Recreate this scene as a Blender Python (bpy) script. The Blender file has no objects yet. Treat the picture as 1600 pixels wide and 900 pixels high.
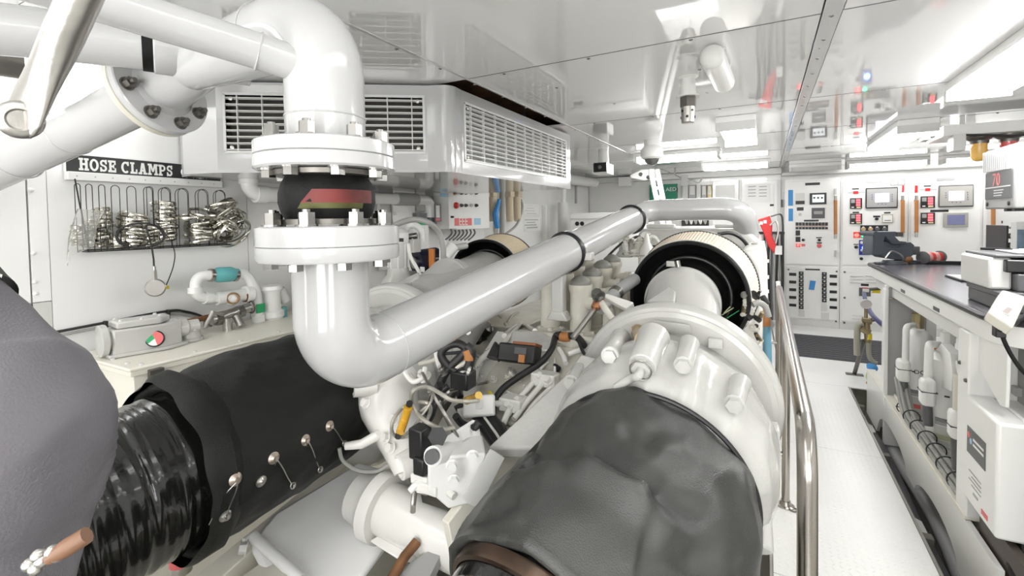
import bpy, bmesh, math, random
from mathutils import Vector, Matrix, Quaternion, noise
random.seed(7)
SC = bpy.context.scene
COL = SC.collection
V = Vector
PI = math.pi
# ------------------------------------------------------------------ camera
# photograph frame 1600 x 900; focal length and principal point in its pixels
FPX, CX, CY = 737.4, 800.0, 368.9
YAW, PIT, ROL, EYE = math.radians(28.24), math.radians(1.89), math.radians(-0.82), 1.55
fw = V((-math.sin(YAW)*math.cos(PIT), math.cos(YAW)*math.cos(PIT), -math.sin(PIT)))
rt0 = V((math.cos(YAW), math.sin(YAW), 0)); up0 = rt0.cross(fw)
rt = math.cos(ROL)*rt0 + math.sin(ROL)*up0
up = -math.sin(ROL)*rt0 + math.cos(ROL)*up0
CAMP = V((0, 0, EYE))
cd = bpy.data.cameras.new('camera'); cam = bpy.data.objects.new('camera', cd); COL.objects.link(cam)
cd.sensor_width = 36; cd.lens = 36*FPX/1600; cd.shift_y = (CY-450)/1600.0; cd.clip_start = 0.02
cam.matrix_world = Matrix(((rt.x, up.x, -fw.x, 0), (rt.y, up.y, -fw.y, 0), (rt.z, up.z, -fw.z, EYE), (0, 0, 0, 1)))
SC.camera = cam
# ------------------------------------------------------------------ world, exposure
W = bpy.data.worlds.new('world'); SC.world = W; W.use_nodes = True
W.node_tree.nodes['Background'].inputs[0].default_value = (0.9, 0.95, 1, 1)
W.node_tree.nodes['Background'].inputs[1].default_value = 0.3
SC.view_settings.view_transform = 'Standard'; SC.view_settings.look = 'None'
SC.view_settings.gamma = 1; SC.view_settings.use_curve_mapping = False
SC.view_settings.exposure = 1.28
LAMP = 14.0            # strength of every fluorescent diffuser
# ------------------------------------------------------------------ where a pixel of the photograph lies in the room
def ray(x, y): return fw + rt*((x-CX)/FPX) - up*((y-CY)/FPX)
def pt(x, y, d): return CAMP + ray(x, y)*d              # at depth d
def onx(x, y, X): r = ray(x, y); return CAMP + r*(X/r.x)
def pxof(p):
    v = V(p)-CAMP; q = v.dot(fw); return (CX+FPX*v.dot(rt)/q, CY-FPX*v.dot(up)/q)
def ony(x, y, Y): r = ray(x, y); return CAMP + r*(Y/r.y)
def onz(x, y, Z): r = ray(x, y); return CAMP + r*((Z-EYE)/r.z)
def px(n, d): return n*d/FPX                            # n pixels at depth d in metres
def dep(p): return (V(p)-CAMP).dot(fw)
# ------------------------------------------------------------------ materials
MATS = {}
def M(name, rgb, rough=0.4, metal=0.0, bump=0.0, bscale=40.0, var=0.0, vscale=6.0, coat=0.0, emit=0.0, trans=0.0, spec=0.5, stretch=None, dirt=None):
    if name in MATS: return MATS[name]
    m = bpy.data.materials.new(name); m.use_nodes = True; nt = m.node_tree; b = nt.nodes['Principled BSDF']
    c = (*rgb, 1)
    b.inputs['Base Color'].default_value = c; b.inputs['Roughness'].default_value = rough; b.inputs['Metallic'].default_value = metal
    b.inputs['Coat Weight'].default_value = coat; b.inputs['Coat Roughness'].default_value = 0.03
    b.inputs['Transmission Weight'].default_value = trans; b.inputs['Specular IOR Level'].default_value = spec
    if emit:
        b.inputs['Emission Color'].default_value = c; b.inputs['Emission Strength'].default_value = emit
    N = nt.nodes.new; Lk = nt.links.new
    if bump or var:
        tc = N('ShaderNodeTexCoord'); src = tc.outputs['Object']
        if stretch:
            mp = N('ShaderNodeMapping'); mp.inputs['Scale'].default_value = stretch; Lk(src, mp.inputs['Vector']); src = mp.outputs[0]
    if var:
        n = N('ShaderNodeTexNoise'); n.inputs['Scale'].default_value = vscale; n.inputs['Detail'].default_value = 6; Lk(src, n.inputs['Vector'])
        cr = N('ShaderNodeValToRGB'); cr.color_ramp.elements[0].position = 0.3; cr.color_ramp.elements[1].position = 0.62
        dc = dirt or tuple(x*(1-var) for x in rgb)
        if dirt: dc = tuple(rgb[i]*(1-var)+dirt[i]*var for i in range(3))
        cr.color_ramp.elements[0].color = (*dc, 1); cr.color_ramp.elements[1].color = c
        Lk(n.outputs[0], cr.inputs[0]); Lk(cr.outputs[0], b.inputs['Base Color'])
    if bump:
        n = N('ShaderNodeTexNoise'); n.inputs['Scale'].default_value = bscale; n.inputs['Detail'].default_value = 4; Lk(src, n.inputs['Vector'])
        bp = N('ShaderNodeBump'); bp.inputs['Strength'].default_value = bump; bp.inputs['Distance'].default_value = 0.01
        Lk(n.outputs[0], bp.inputs['Height']); Lk(bp.outputs[0], b.inputs['Normal'])
    MATS[name] = m; return m
WHITE = M('gloss_white_paint', (.80, .80, .78), .16, coat=.35, var=.05, vscale=3)
PIPEW = M('pipe_white_paint', (.50, .50, .50), .14, coat=.5)
CAST = M('painted_casting', (.55, .545, .52), .2, bump=.12, bscale=60, var=.08, vscale=5, coat=.3)
CASTL = M('lifted_casting_paint', (.80, .79, .755), .22, bump=.1, bscale=60, var=.10, vscale=6, dirt=(.5, .46, .36), coat=.3)  # casting paint made brighter to offset the shade under the long pipe
CASTD = M('grimy_painted_casting', (.68, .66, .59), .3, bump=.2, bscale=50, var=.45, vscale=7, dirt=(.35, .31, .22), coat=.2)
ENGD = M('painted_recess_shade', (.05, .045, .035), .55, var=.5, vscale=9)  # near-black stands in for the shade deep between parts
CREAM = M('cream_paint', (.80, .775, .69), .35, var=.1, vscale=5, dirt=(.5, .45, .33))
WALLM = M('wall_laminate', (.84, .84, .825), .22, var=.03, vscale=1.5, coat=.3)
WALLG = M('wall_grey_laminate', (.60, .60, .57), .28)
CEILM = M('ceiling_laminate', (.80, .80, .795), .03, coat=.5, spec=.6)
CEILS = M('ceiling_strip', (.66, .66, .65), .2, metal=.35)
BLACK = M('black_plastic', (.012, .012, .013), .35)
RUBBER = M('black_rubber', (.006, .006, .006), .6, spec=.25, bump=.2, bscale=60)
LEATH = M('black_coated_fabric', (.011, .0115, .010), .42, bump=.4, bscale=420, var=.4, vscale=5, spec=.28)
LEATG = M('grey_coated_fabric', (.044, .045, .042), .30, bump=.3, bscale=420, var=.4, vscale=4, spec=.6)
GREYB = M('grey_vinyl', (.16, .153, .17), .42, bump=.2, bscale=300, var=.18, vscale=4)
STEEL = M('stainless_steel', (.46, .43, .40), .22, metal=1, bump=.04, bscale=30, stretch=(1, 1, 12))
STEELB = M('brushed_steel', (.50, .485, .46), .33, metal=1, bump=.08, bscale=60)
CHROME = M('bolt_steel', (.30, .295, .28), .25, metal=1)
DARKST = M('dark_steel', (.18, .17, .155), .35, metal=.8)
GREY = M('grey_plastic', (.36, .36, .355), .4)
DGREY = M('dark_grey_plastic', (.10, .10, .105), .42)
LGREY = M('light_grey_plastic', (.66, .66, .64), .4)
PLW = M('white_plastic', (.84, .84, .82), .3, coat=.1)
TAN = M('pleated_filter_paper', (.66, .55, .38), .7)
BEIGE = M('beige_filter', (.66, .57, .42), .55)
RED = M('red_plastic', (.62, .03, .03), .35); REDL = M('red_print', (.75, .16, .16), .5)
BLUE = M('blue_tape', (.05, .27, .62), .5); BLUED = M('blue_hose', (.006, .014, .13), .3)
LBLUE = M('light_blue_print', (.35, .58, .76), .5)
GREEN = M('green_plastic', (.02, .22, .13), .4); GREENB = M('green_label', (.03, .38, .14), .45)
TEAL = M('teal_rubber', (.13, .45, .46), .45)
ORANGE = M('orange_plastic', (.66, .24, .06), .45); COPPER = M('orange_insulation', (.45, .19, .06), .55)
BROWN = M('brown_plastic', (.24, .08, .035), .45); YEL = M('yellow_plastic', (.75, .60, .04), .4)
YELO = M('amber_sleeve', (.66, .36, .03), .35); NAVY = M('navy_paint', (.01, .012, .035), .3)
PAPER = M('paper', (.84, .84, .82), .7); INK = M('ink', (.03, .03, .03), .6); GINK = M('grey_ink', (.42, .42, .42), .7)
BRASS = M('old_brass', (.36, .30, .17), .4, metal=.7, var=.4)
RUST = M('rusty_brown', (.22, .10, .04), .6, var=.5, vscale=20)
BILGE = M('bilge_paint', (.62, .61, .54), .4, var=.35, vscale=4, dirt=(.2, .17, .1))
BTOP = M('bench_laminate', (.115, .11, .125), .22, var=.15, vscale=3, stretch=(1, 6, 1))
VISE = M('vise_grey_paint', (.075, .085, .10), .42, bump=.1, bscale=80)
DECKM = M('deck_paint', (.73, .73, .715), .34, var=.04, vscale=3)
MATM = M('ribbed_mat', (.05, .05, .058), .6)
HOSEG = M('grey_hose', (.34, .34, .32), .4); WIRE = M('cable_black', (.018, .018, .018), .45); WIREW = M('cable_white', (.72, .72, .68), .45)
BRAID = M('braided_hose', (.45, .43, .38), .35, metal=.5, bump=.3, bscale=400)
CLEARP = M('clear_plastic', (.92, .92, .9), .1, trans=.85)
FILLN = M('fill_diffuser_near', (1, .995, .985), .4, emit=LAMP*.15); LITL = M('lit_diffuser_left', (1, .995, .985), .4, emit=LAMP*.13); FILLB = M('added_fill_lens', (1, .995, .985), .4, emit=LAMP*.21)  # near and bulkhead emitters serve added unseen lamps
FILLO = M('fill_diffuser_overhead', (1, .995, .985), .4, emit=LAMP*.11); LITF = M('lit_diffuser_far', (1, .995, .985), .4, emit=LAMP*.42)  # overhead emitter serves an added unseen lamp
LIT = M('lit_diffuser', (1, .995, .985), .4, emit=LAMP)
SCRN = M('lit_screen', (.80, .78, .92), .3, emit=.8); SCRND = M('dim_screen', (.12, .13, .24), .2, emit=.15)
LEDB = M('led_blue', (.1, .3, 1), .3, emit=6); LEDR = M('led_red', (1, .06, .05), .3, emit=2.5); LEDG = M('led_green', (.05, .9, .3), .3, emit=2.5)
SEGR = M('red_segments', (1, .10, .12), .3, emit=.9)
AMBER = M('amber_beacon_lens', (.85, .5, .12), .15, coat=.5); REDLENS = M('red_beacon_lens', (.75, .12, .12), .15, coat=.5)
WOOD = M('brown_insulation', (.20, .10, .05), .7, var=.5, vscale=10)
FINM = M('aluminium_fins', (.66, .66, .66), .35, metal=.6)
# ------------------------------------------------------------------ mesh builder
def perp(a):
    a = V(a).normalized(); t = V((0, 0, 1)) if abs(a.z) < .9 else V((1, 0, 0))
    u = t.cross(a).normalized(); return u, a.cross(u).normalized()
def fillet(pts, r, n=8):
    pts = [V(p) for p in pts]; out = [pts[0]]
    for i in range(1, len(pts)-1):
        a, b, c = pts[i-1], pts[i], pts[i+1]; d1 = (a-b).normalized(); d2 = (c-b).normalized(); ang = d1.angle(d2)
        ri = r[i-1] if isinstance(r, (list, tuple)) else r
        t = min(ri/math.tan(ang/2), .49*(a-b).length, .49*(c-b).length) if ang < PI-.01 else 0
        if t <= 1e-5: out.append(b); continue
        rr = t*math.tan(ang/2); bi = (d1+d2).normalized(); o = b+bi*(rr/math.sin(ang/2)); s = b+d1*t-o; e = b+d2*t-o; th = s.angle(e)
        for k in range(n+1):
            f = k/n; out.append(o+(s*math.sin((1-f)*th)+e*math.sin(f*th))/math.sin(th))
    out.append(pts[-1]); return out
def spline(pts, n=6):
    pts = [V(p) for p in pts]; P = [2*pts[0]-pts[1]]+pts+[2*pts[-1]-pts[-2]]; out = []
    for i in range(1, len(P)-2):
        a, b, c, d = P[i-1:i+3]
        for k in range(n):
            t = k/n; out.append(.5*((2*b)+(c-a)*t+(2*a-5*b+4*c-d)*t*t+(3*b-a-3*c+d)*t**3))
    out.append(pts[-1]); return out
WL = {}
class MB:
    def __init__(s): s.v = []; s.f = []
    def ring(s, c, u, w, r, n, rb=None):
        i = len(s.v); rb = r if rb is None else rb
        for k in range(n):
            a = 2*PI*k/n; s.v.append(V(c)+u*(r*math.cos(a))+w*(rb*math.sin(a)))
        return i
    def skin(s, i, j, n):
        for k in range(n): s.f.append((i+k, i+(k+1) % n, j+(k+1) % n, j+k))
    def cap(s, i, n): s.f.append(tuple(range(i, i+n)))
    def cyl(s, a, b, r, r2=None, n=20, caps=True):
        a, b = V(a), V(b); u, w = perp(b-a); i = s.ring(a, u, w, r, n); j = s.ring(b, u, w, r if r2 is None else r2, n); s.skin(i, j, n)
        if caps: s.cap(i, n); s.cap(j, n)
        return s
    def tube(s, path, r, n=12, caps=True):
        path = [V(p) for p in path]; T = []
        for k in range(len(path)):
            T.append((path[min(k+1, len(path)-1)]-path[max(k-1, 0)]).normalized())
        u, w = perp(T[0]); prev = None
        for k, p in enumerate(path):
            if k:
                q = T[k-1].rotation_difference(T[k]); u = (q @ u).normalized(); w = T[k].cross(u).normalized()
            i = s.ring(p, u, w, r[k] if isinstance(r, (list, tuple)) else r, n)
            if prev is None:
                if caps: s.cap(i, n)
            else: s.skin(prev, i, n)
            prev = i
        if caps: s.cap(prev, n)
        return s
    def box(s, c, d, R=None):
        c = V(c); h = [x/2 for x in d]; i = len(s.v)
        for x in (-1, 1):
            for y in (-1, 1):
                for z in (-1, 1):
                    p = V((x*h[0], y*h[1], z*h[2])); s.v.append(c+(R @ p if R else p))
        for q in ((0, 1, 3, 2), (4, 6, 7, 5), (0, 4, 5, 1), (2, 3, 7, 6), (0, 2, 6, 4), (1, 5, 7, 3)): s.f.append(tuple(i+k for k in q))
        return s
    def bb(s, a, b): a, b = V(a), V(b); return s.box((a+b)/2, [abs(b[k]-a[k]) for k in range(3)])
    def prism(s, poly, ext):
        n = len(poly); i = len(s.v); ext = V(ext); s.v += [V(p) for p in poly]; s.v += [V(p)+ext for p in poly]
        s.cap(i, n); s.cap(i+n, n); s.skin(i, i+n, n); return s
    def lathe(s, o, ax, prof, n=32, caps=True):
        o = V(o); ax = V(ax).normalized(); u, w = perp(ax); p = None
        for h, r in prof:
            i = s.ring(o+ax*h, u, w, max(r, 1e-4), n)
            if p is None:
                if caps: s.cap(i, n)
            else: s.skin(p, i, n)
            p = i
        if caps: s.cap(p, n)
        return s
    def loft(s, secs, n=40, caps=True):      # (centre, normal, radius[, second radius])
        p = None
        for q in secs:
            c, nn, r = q[:3]; nn = V(nn).normalized(); u = V((0, 0, 1)).cross(nn)
            u = u.normalized() if u.length > .05 else V((1, 0, 0)); w = nn.cross(u).normalized()
            i = s.ring(c, u, w, r, n, q[3] if len(q) > 3 else None)
            if p is None:
                if caps: s.cap(i, n)
            else: s.skin(p, i, n)
            p = i
        if caps: s.cap(p, n)
        return s
    def sph(s, c, r, n=14, m=8, sc=(1, 1, 1), R=None):
        c = V(c); p = None
        for k in range(m+1):
            a = PI*k/m; i = len(s.v)
            for q in range(n):
                b = 2*PI*q/n; d = V((r*sc[0]*max(math.sin(a), .002)*math.cos(b), r*sc[1]*max(math.sin(a), .002)*math.sin(b), r*sc[2]*math.cos(a)))
                s.v.append(c+(R @ d if R else d))
            if p is not None: s.skin(p, i, n)
            p = i
        return s
    def torus(s, c, ax, R, r, n=28, m=8, rb=None):
        u, w = perp(ax); ax = V(ax).normalized(); first = p = None
        for k in range(n):
            a = 2*PI*k/n; d = u*math.cos(a)+w*math.sin(a); i = s.ring(V(c)+d*R, d, ax, r, m, rb)
            if p is not None: s.skin(p, i, m)
            else: first = i
            p = i
        s.skin(p, first, m); return s
    def hexn(s, c, ax, r, h, stud=0.0):     # hex head on its washer
        ax = V(ax).normalized(); c = V(c); s.cyl(c, c+ax*(h*.15), r*1.3, n=14); s.cyl(c+ax*(h*.15), c+ax*h, r, n=6)
        if stud: s.cyl(c+ax*h, c+ax*(h+stud), r*.5, n=10)
        return s
    def warp(s, amp, sc, seed=0, keep=None, aniso=(1, 1, 1)):
        for k, p in enumerate(s.v):
            f = keep(p) if keep else 1
            q = V((p.x*aniso[0], p.y*aniso[1], p.z*aniso[2]))*sc+V((seed*7.3, seed*3.1, seed))
            s.v[k] = p+noise.noise_vector(q)*amp*f
        return s
    def done(s, name, mat, bevel=0, seg=2, ang=38, sub=0):
        me = bpy.data.meshes.new(name); lo = [min(p[k] for p in s.v) for k in range(3)]; hi = [max(p[k] for p in s.v) for k in range(3)]
        c = V([(lo[k]+hi[k])/2 for k in range(3)])
        me.from_pydata([tuple(p-c) for p in s.v], [], s.f)
        bm = bmesh.new(); bm.from_mesh(me); bmesh.ops.recalc_face_normals(bm, faces=bm.faces); bm.to_mesh(me); bm.free()
        me.polygons.foreach_set('use_smooth', [True]*len(me.polygons)); me.set_sharp_from_angle(angle=math.radians(ang))
        me.materials.append(mat); o = bpy.data.objects.new(name, me); o.location = c; COL.objects.link(o); WL[o] = c; o['_lo'] = lo[2]
        if bevel:
            m = o.modifiers.new('bevel', 'BEVEL'); m.width = bevel; m.segments = seg; m.limit_method = 'ANGLE'; m.angle_limit = math.radians(40); m.harden_normals = False
        if sub:
            m = o.modifiers.new('sub', 'SUBSURF'); m.levels = sub; m.render_levels = sub
        return o
def adopt(p, kids):
    for k in kids: k.parent = p; k.location = WL[k]-WL[p]
    return p
def tag(o, label, cat, group=None):
    o['label'] = label; o['category'] = cat
    if group: o['group'] = group
    return o
def struct(o, kids=()):
    o['kind'] = 'structure'; adopt(o, kids); return o
def stuff(o): o['kind'] = 'stuff'; return o
def split(name, mat, fns, bevel=0, **k): return [one(name, mat, f, bevel, **k) for f in fns]
def thing(name, label, cat, parts, group=None):
    lo = min(p['_lo'] for p in parts); c = V((0, 0, 0))
    for p in parts: c += WL[p]
    c /= len(parts); c.z = lo
    e = bpy.data.objects.new(name, None); e.empty_display_size = .05; e.location = c; COL.objects.link(e); WL[e] = c
    adopt(e, parts); return tag(e, label, cat, group)
from mathutils.bvhtree import BVHTree
class Surf:                                   # where a line of sight meets meshes already built
    def __init__(s, objs):
        vs, fs = [], []
        for o in objs:
            i = len(vs); vs += [v.co+WL[o] for v in o.data.vertices]; fs += [tuple(k+i for k in p.vertices) for p in o.data.polygons]
        s.t = BVHTree.FromPolygons(vs, fs)
    def at(s, x, y, h=0.0, fall=1.6):
        d = ray(x, y).normalized(); p, n, i, l = s.t.ray_cast(CAMP, d)
        if p is None: return pt(x, y, fall)
        return p-d*h
    def n(s, x, y):
        d = ray(x, y).normalized(); p, n, i, l = s.t.ray_cast(CAMP, d)
        if p is None: return -d
        return n if n.dot(d) < 0 else -n
def lab(o, t): o['label'] = t; return o
def copy_at(o, c, R=None, name=None):        # a copy of one mesh object sharing its mesh
    n = o.copy(); COL.objects.link(n); n.parent = None; n.location = c; WL[n] = V(c)
    if R is not None: n.rotation_euler = R.to_euler()
    n['_lo'] = c[2]; return n
def text(body, size, mat, c, right, upv, depth=.001, name='lettering', fat=0.0):
    cu = bpy.data.curves.new('t', 'FONT'); cu.body = body; cu.size = size; cu.align_x = 'CENTER'; cu.align_y = 'CENTER'; cu.extrude = depth; cu.offset = fat; cu.resolution_u = 3
    to = bpy.data.objects.new('t', cu); COL.objects.link(to)
    me = bpy.data.meshes.new_from_object(to); bpy.data.objects.remove(to); bpy.data.curves.remove(cu)
    r = V(right).normalized(); n = r.cross(V(upv)).normalized(); u = n.cross(r)
    m = Matrix(((r.x, u.x, n.x, 0), (r.y, u.y, n.y, 0), (r.z, u.z, n.z, 0), (0, 0, 0, 1))); me.transform(m)
    me.materials.clear(); me.materials.append(mat); o = bpy.data.objects.new(name, me); o.location = c; COL.objects.link(o); WL[o] = V(c); o['_lo'] = c[2]; return o
def one(name, mat, fn, bevel=0, **k):
    b = MB(); fn(b); return b.done(name, mat, bevel, **k)
def cable(name, mat, pts, r, n=8, sm=6): return MB().tube(spline(pts, sm), r, n).done(name, mat)
def bx(name, mat, a, b, bevel=0): return MB().bb(a, b).done(name, mat, bevel)

def slab_text(body, h, wtot, mat, c, right, upv, nrm, t=.0008):
    """heavy slab-serif capitals: strokes and curves laid on a plane, one mesh per letter"""
    def R(*r): return ('r',)+r
    def arc(cx, cy, rx, ry, a0, a1, w, n=14): return ('a', cx, cy, rx, ry, a0, a1, w, n)
    G = {'H': (7, [R(.8, 0, 2.6, 8), R(4.4, 0, 6.2, 8), R(2.6, 3.4, 4.4, 4.8), R(0, 0, 3.2, 1.3), R(0, 6.7, 3.2, 8), R(3.8, 0, 7, 1.3), R(3.8, 6.7, 7, 8)]),
         'O': (6.6, [arc(3.3, 4, 2.4, 3.3, 0, 360, 1.7, 28)]),
         'S': (5.8, [arc(2.9, 5.7, 1.75, 1.6, 20, 270, 1.5), arc(2.9, 2.3, 1.75, 1.65, -160, 90, 1.5), R(4.2, 5.1, 5.4, 8), R(.4, 0, 1.6, 2.9)]),
         'E': (6.2, [R(.8, 0, 2.6, 8), R(0, 0, 5.9, 1.4), R(0, 6.6, 5.7, 8), R(2.6, 3.4, 4.4, 4.7), R(4.6, 5.2, 5.7, 8), R(4.8, 0, 5.9, 2.9), R(3.7, 2.7, 4.6, 5.4)]),
         'C': (6.6, [arc(3.4, 4, 2.5, 3.3, 48, 312, 1.7, 22), R(4.7, 5.2, 6.0, 8)]),
         'L': (5.9, [R(.8, 0, 2.6, 8), R(0, 6.7, 3.4, 8), R(0, 0, 5.6, 1.4), R(4.4, 0, 5.6, 3.2)]),
         'A': (7.4, [('p', [(1.0, 0), (2.6, 0), (4.2, 8), (2.6, 8)]), ('p', [(4.6, 0), (6.5, 0), (4.9, 8), (3.0, 8)]), R(2.2, 2.0, 5.2, 3.2), R(0, 0, 3.1, 1.3), R(4.1, 0, 7.4, 1.3)]),
         'M': (8.6, [R(.8, 0, 2.3, 8), R(6.2, 0, 7.9, 8), ('p', [(1.2, 8), (3.2, 8), (4.9, 2.2), (3.7, 2.2)]), ('p', [(5.4, 8), (7.4, 8), (4.9, 2.2), (3.7, 2.2)]), R(0, 0, 3.1, 1.3), R(5.4, 0, 8.6, 1.3), R(0, 6.7, 2.4, 8), R(6.2, 6.7, 8.6, 8)]),
         'P': (6.4, [R(.8, 0, 2.6, 8), R(0, 0, 3.6, 1.3), R(0, 6.6, 3.5, 8), arc(3.5, 5.5, 1.9, 1.85, -90, 90, 1.4), R(2.6, 3.1, 3.5, 4.3)])}
    tot = sum(G[ch][0]+.55 if ch != ' ' else 3.2 for ch in body); sx = wtot/tot; sy = h/8; x = -tot/2; out = []
    rr, uu, nn = V(right), V(upv), V(nrm)
    for ch in body:
        if ch == ' ': x += 3.2; continue
        b = MB(); P = lambda a, q: V(c)+rr*((x+a)*sx)+uu*((q-4)*sy)
        t0_ = t
        for gi, g in enumerate(G[ch][1]):
            t = t0_*(1+.12*gi)
            if g[0] == 'r': b.prism([P(g[1], g[2]), P(g[3], g[2]), P(g[3], g[4]), P(g[1], g[4])], nn*t)
            elif g[0] == 'p': b.prism([P(*q) for q in g[1]], nn*t)
            else:
                _, cx, cy, rx, ry, a0, a1, w, n = g
                for k in range(n):
                    a, e = math.radians(a0+(a1-a0)*k/n), math.radians(a0+(a1-a0)*(k+1)/n); i, o = -w/2, w/2
                    b.prism([P(cx+(rx+i)*math.cos(a), cy+(ry+i*.8)*math.sin(a)), P(cx+(rx+o)*math.cos(a), cy+(ry+o*.8)*math.sin(a)), P(cx+(rx+o)*math.cos(e), cy+(ry+o*.8)*math.sin(e)), P(cx+(rx+i)*math.cos(e), cy+(ry+i*.8)*math.sin(e))], nn*t)
        t = t0_; out.append(b.done('sign_letter', mat)); x += G[ch][0]+.55
    return out
ORD = ['topmost', 'second from top', 'third from top', 'fourth from top', 'fifth from top', 'sixth from top', 'seventh from top', 'eighth from top', 'ninth from top', 'lowest']
NTH = ['first', 'second', 'third', 'fourth', 'fifth', 'sixth', 'seventh', 'eighth', 'ninth', 'tenth', 'eleventh', 'twelfth']
# ================================================================== THE ROOM
ZC = 2.25
def shell():
    # floor: bilge plating below, walkway deck plates on top
    fl = bx('floor', BILGE, (-2.75, -1.25, -.62), (2.95, 8.0, -.56))
    kids = []
    ys = [-1.1, 1.1, 2.3, 3.72, 5.16]
    for a, b in zip(ys, ys[1:]): kids.append(bx('deck_plate', DECKM, (.035, a+.002, -.012), (.665, b-.002, 0), .002))
    kids.append(bx('deck_plate', DECKM, (.035, 5.162, -.012), (1.4, 7.86, 0), .002)); kids.append(bx('deck_plate', DECKM, (1.404, 5.162, -.012), (2.88, 7.86, 0), .002))
    t = MB()
    for r in range(int(3.6/.03)):
        for c in range(20):
            x = .06+c*.03; y = 1.15+r*.03; a = PI/4 if (r+c) % 2 else -PI/4
            d = V((math.cos(a), math.sin(a), 0))*.013; n = V((-math.sin(a), math.cos(a), 0))*.0042; o = V((x, y, 0)); i = len(t.v)
            t.v += [o-d, o-n, o+d, o+n, o-d*.5+V((0, 0, .0016)), o+d*.5+V((0, 0, .0016))]
            t.f += [(i, i+1, i+5, i+4), (i+1, i+2, i+5), (i+2, i+3, i+4, i+5), (i+3, i, i+4)]
    kids.append(stuff(t.done('tread_pattern', DECKM)))
    kids.append(bx('deck_edge', STEELB, (.666, -1.1, -.03), (.678, 5.16, .003)))
    kids.append(bx('deck_edge', STEELB, (.022, -1.1, -.03), (.033, 5.16, .003)))
    for y in (0.2, 1.1, 2.0, 2.9, 3.8, 4.7): kids.append(bx('deck_bearer', DARKST, (-.02, y, -.10), (.72, y+.05, -.013)))
    struct(fl, kids)
    # ceiling
    ce = bx('ceiling', WOOD, (-2.75, -1.25, 2.37), (2.95, 8.0, 2.42)); kids = []
    xs = [(-2.7, -1.302), (-1.288, .168), (.232, 1.70), (1.704, 2.9)]; yy = [-1.2, .6, 1.975, 3.325, 4.5, 5.7, 6.9, 7.9]
    for xi, (x0, x1) in enumerate(xs):
        for a, b in zip(yy, yy[1:]):
            if xi == 0 and a == 1.975: continue               # the panel left out over the air handler
            kids.append(bx('ceiling_panel', CEILM, (x0, a+.002, ZC), (x1, b-.002, ZC+.02), .001))
    kids.append(bx('seam_strip', CEILS, (.172, -1.2, ZC-.004), (.228, 7.9, ZC+.01), .001))
    kids.append(bx('seam_strip', CEILS, (-1.303, -1.2, ZC-.003), (-1.287, 7.9, ZC+.01), .001))
    for a in yy[1:-1]:
        for x0, x1 in xs[1:]: kids.append(bx('seam_strip', DGREY, (x0, a-.0065, ZC-.001), (x1, a, ZC+.004)))
    sc = one('screw', CHROME, lambda b: b.lathe((0, 0, 0), (0, 0, -1), [(-.003, .0085), (.002, .008), (.0045, .003)], 10)); kids.append(sc)
    first = True
    for a in yy[1:-1]:
        for k in range(9):
            p = V((-1.1+k*.42, a+.018, ZC-.001))
            if abs(p.x-.2) < .06: continue
            if first: sc.location = p; WL[sc] = p; first = False
            else: kids.append(copy_at(sc, p))
    for k in range(30): kids.append(copy_at(sc, V((.2, .5+k*.25, ZC-.005))))
    for k in range(24): kids.append(copy_at(sc, V((-1.31, .9+k*.29, ZC-.003))))
    for x, y in ((870, 137), (960, 162), (1105, 145), (1093, 109), (1280, 75)):     # blanked holes
        kids.append(copy_at(sc, onz(x, y, ZC-.001)))
    struct(ce, kids)
    # walls
    wl = bx('wall_left', WALLM, (-2.76, -1.25, -.6), (-2.72, 8.0, 2.37)); X = -2.72; kids = []
    def panel(y0, y1, z0, z1, m=WALLM, x=-2.70): kids.append(bx('wall_panel', m, (X, y0, z0), (x, y1, z1), .001))
    panel(-1.2, .776, 1.235, 2.24); panel(-1.2, .776, -.5, 1.232, WALLG)
    panel(.782, .84, 1.235, 2.24, WALLM, -2.698); panel(.782, .84, -.5, 1.232, WALLG, -2.698)
    panel(.842, 1.72, -.5, 2.24); panel(1.724, 3.0, -.5, 2.24); panel(3.004, 4.4, -.5, 2.24); panel(4.404, 6.1, -.5, 2.24); panel(6.104, 7.85, -.5, 2.24)
    for x, y in ((48, 297), (54, 441), (55, 459), (52, 396)):
        kids.append(one('screw', PLW, lambda b: b.lathe(onx(x, y, -2.698), (1, 0, 0), [(-.002, .009), (.004, .008), (.007, .003)], 10)))
    for y in (2.0, 3.3, 4.6, 5.9): kids.append(bx('wall_stiffener', PLW, (-2.7, y, 0), (-2.64, y+.05, 1.75), .004))
    struct(wl, kids)
    wf = bx('wall_far', WALLM, (-2.75, 7.9, -.6), (2.95, 7.96, 2.37)); kids = []
    for a, b in ((-2.7, -1.5), (-1.496, -.75), (-.746, .2)): kids.append(bx('wall_panel', WALLM, (a, 7.88, 0), (b, 7.9, 2.24), .001))
    struct(wf, kids)
    struct(bx('wall_right', WALLM, (2.9, -1.25, -.6), (2.96, 8.0, 2.37))); struct(bx('wall_back', WALLM, (-2.75, -1.3, -.6), (2.95, -1.25, 2.37)))
    struct(bx('trim_1', LGREY, (-2.7, 7.70, 2.16), (.2, 7.88, 2.245), .004)); struct(bx('trim_2', LGREY, (.2, 7.72, 2.13), (2.9, 7.88, 2.17), .004))
shell()
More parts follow.
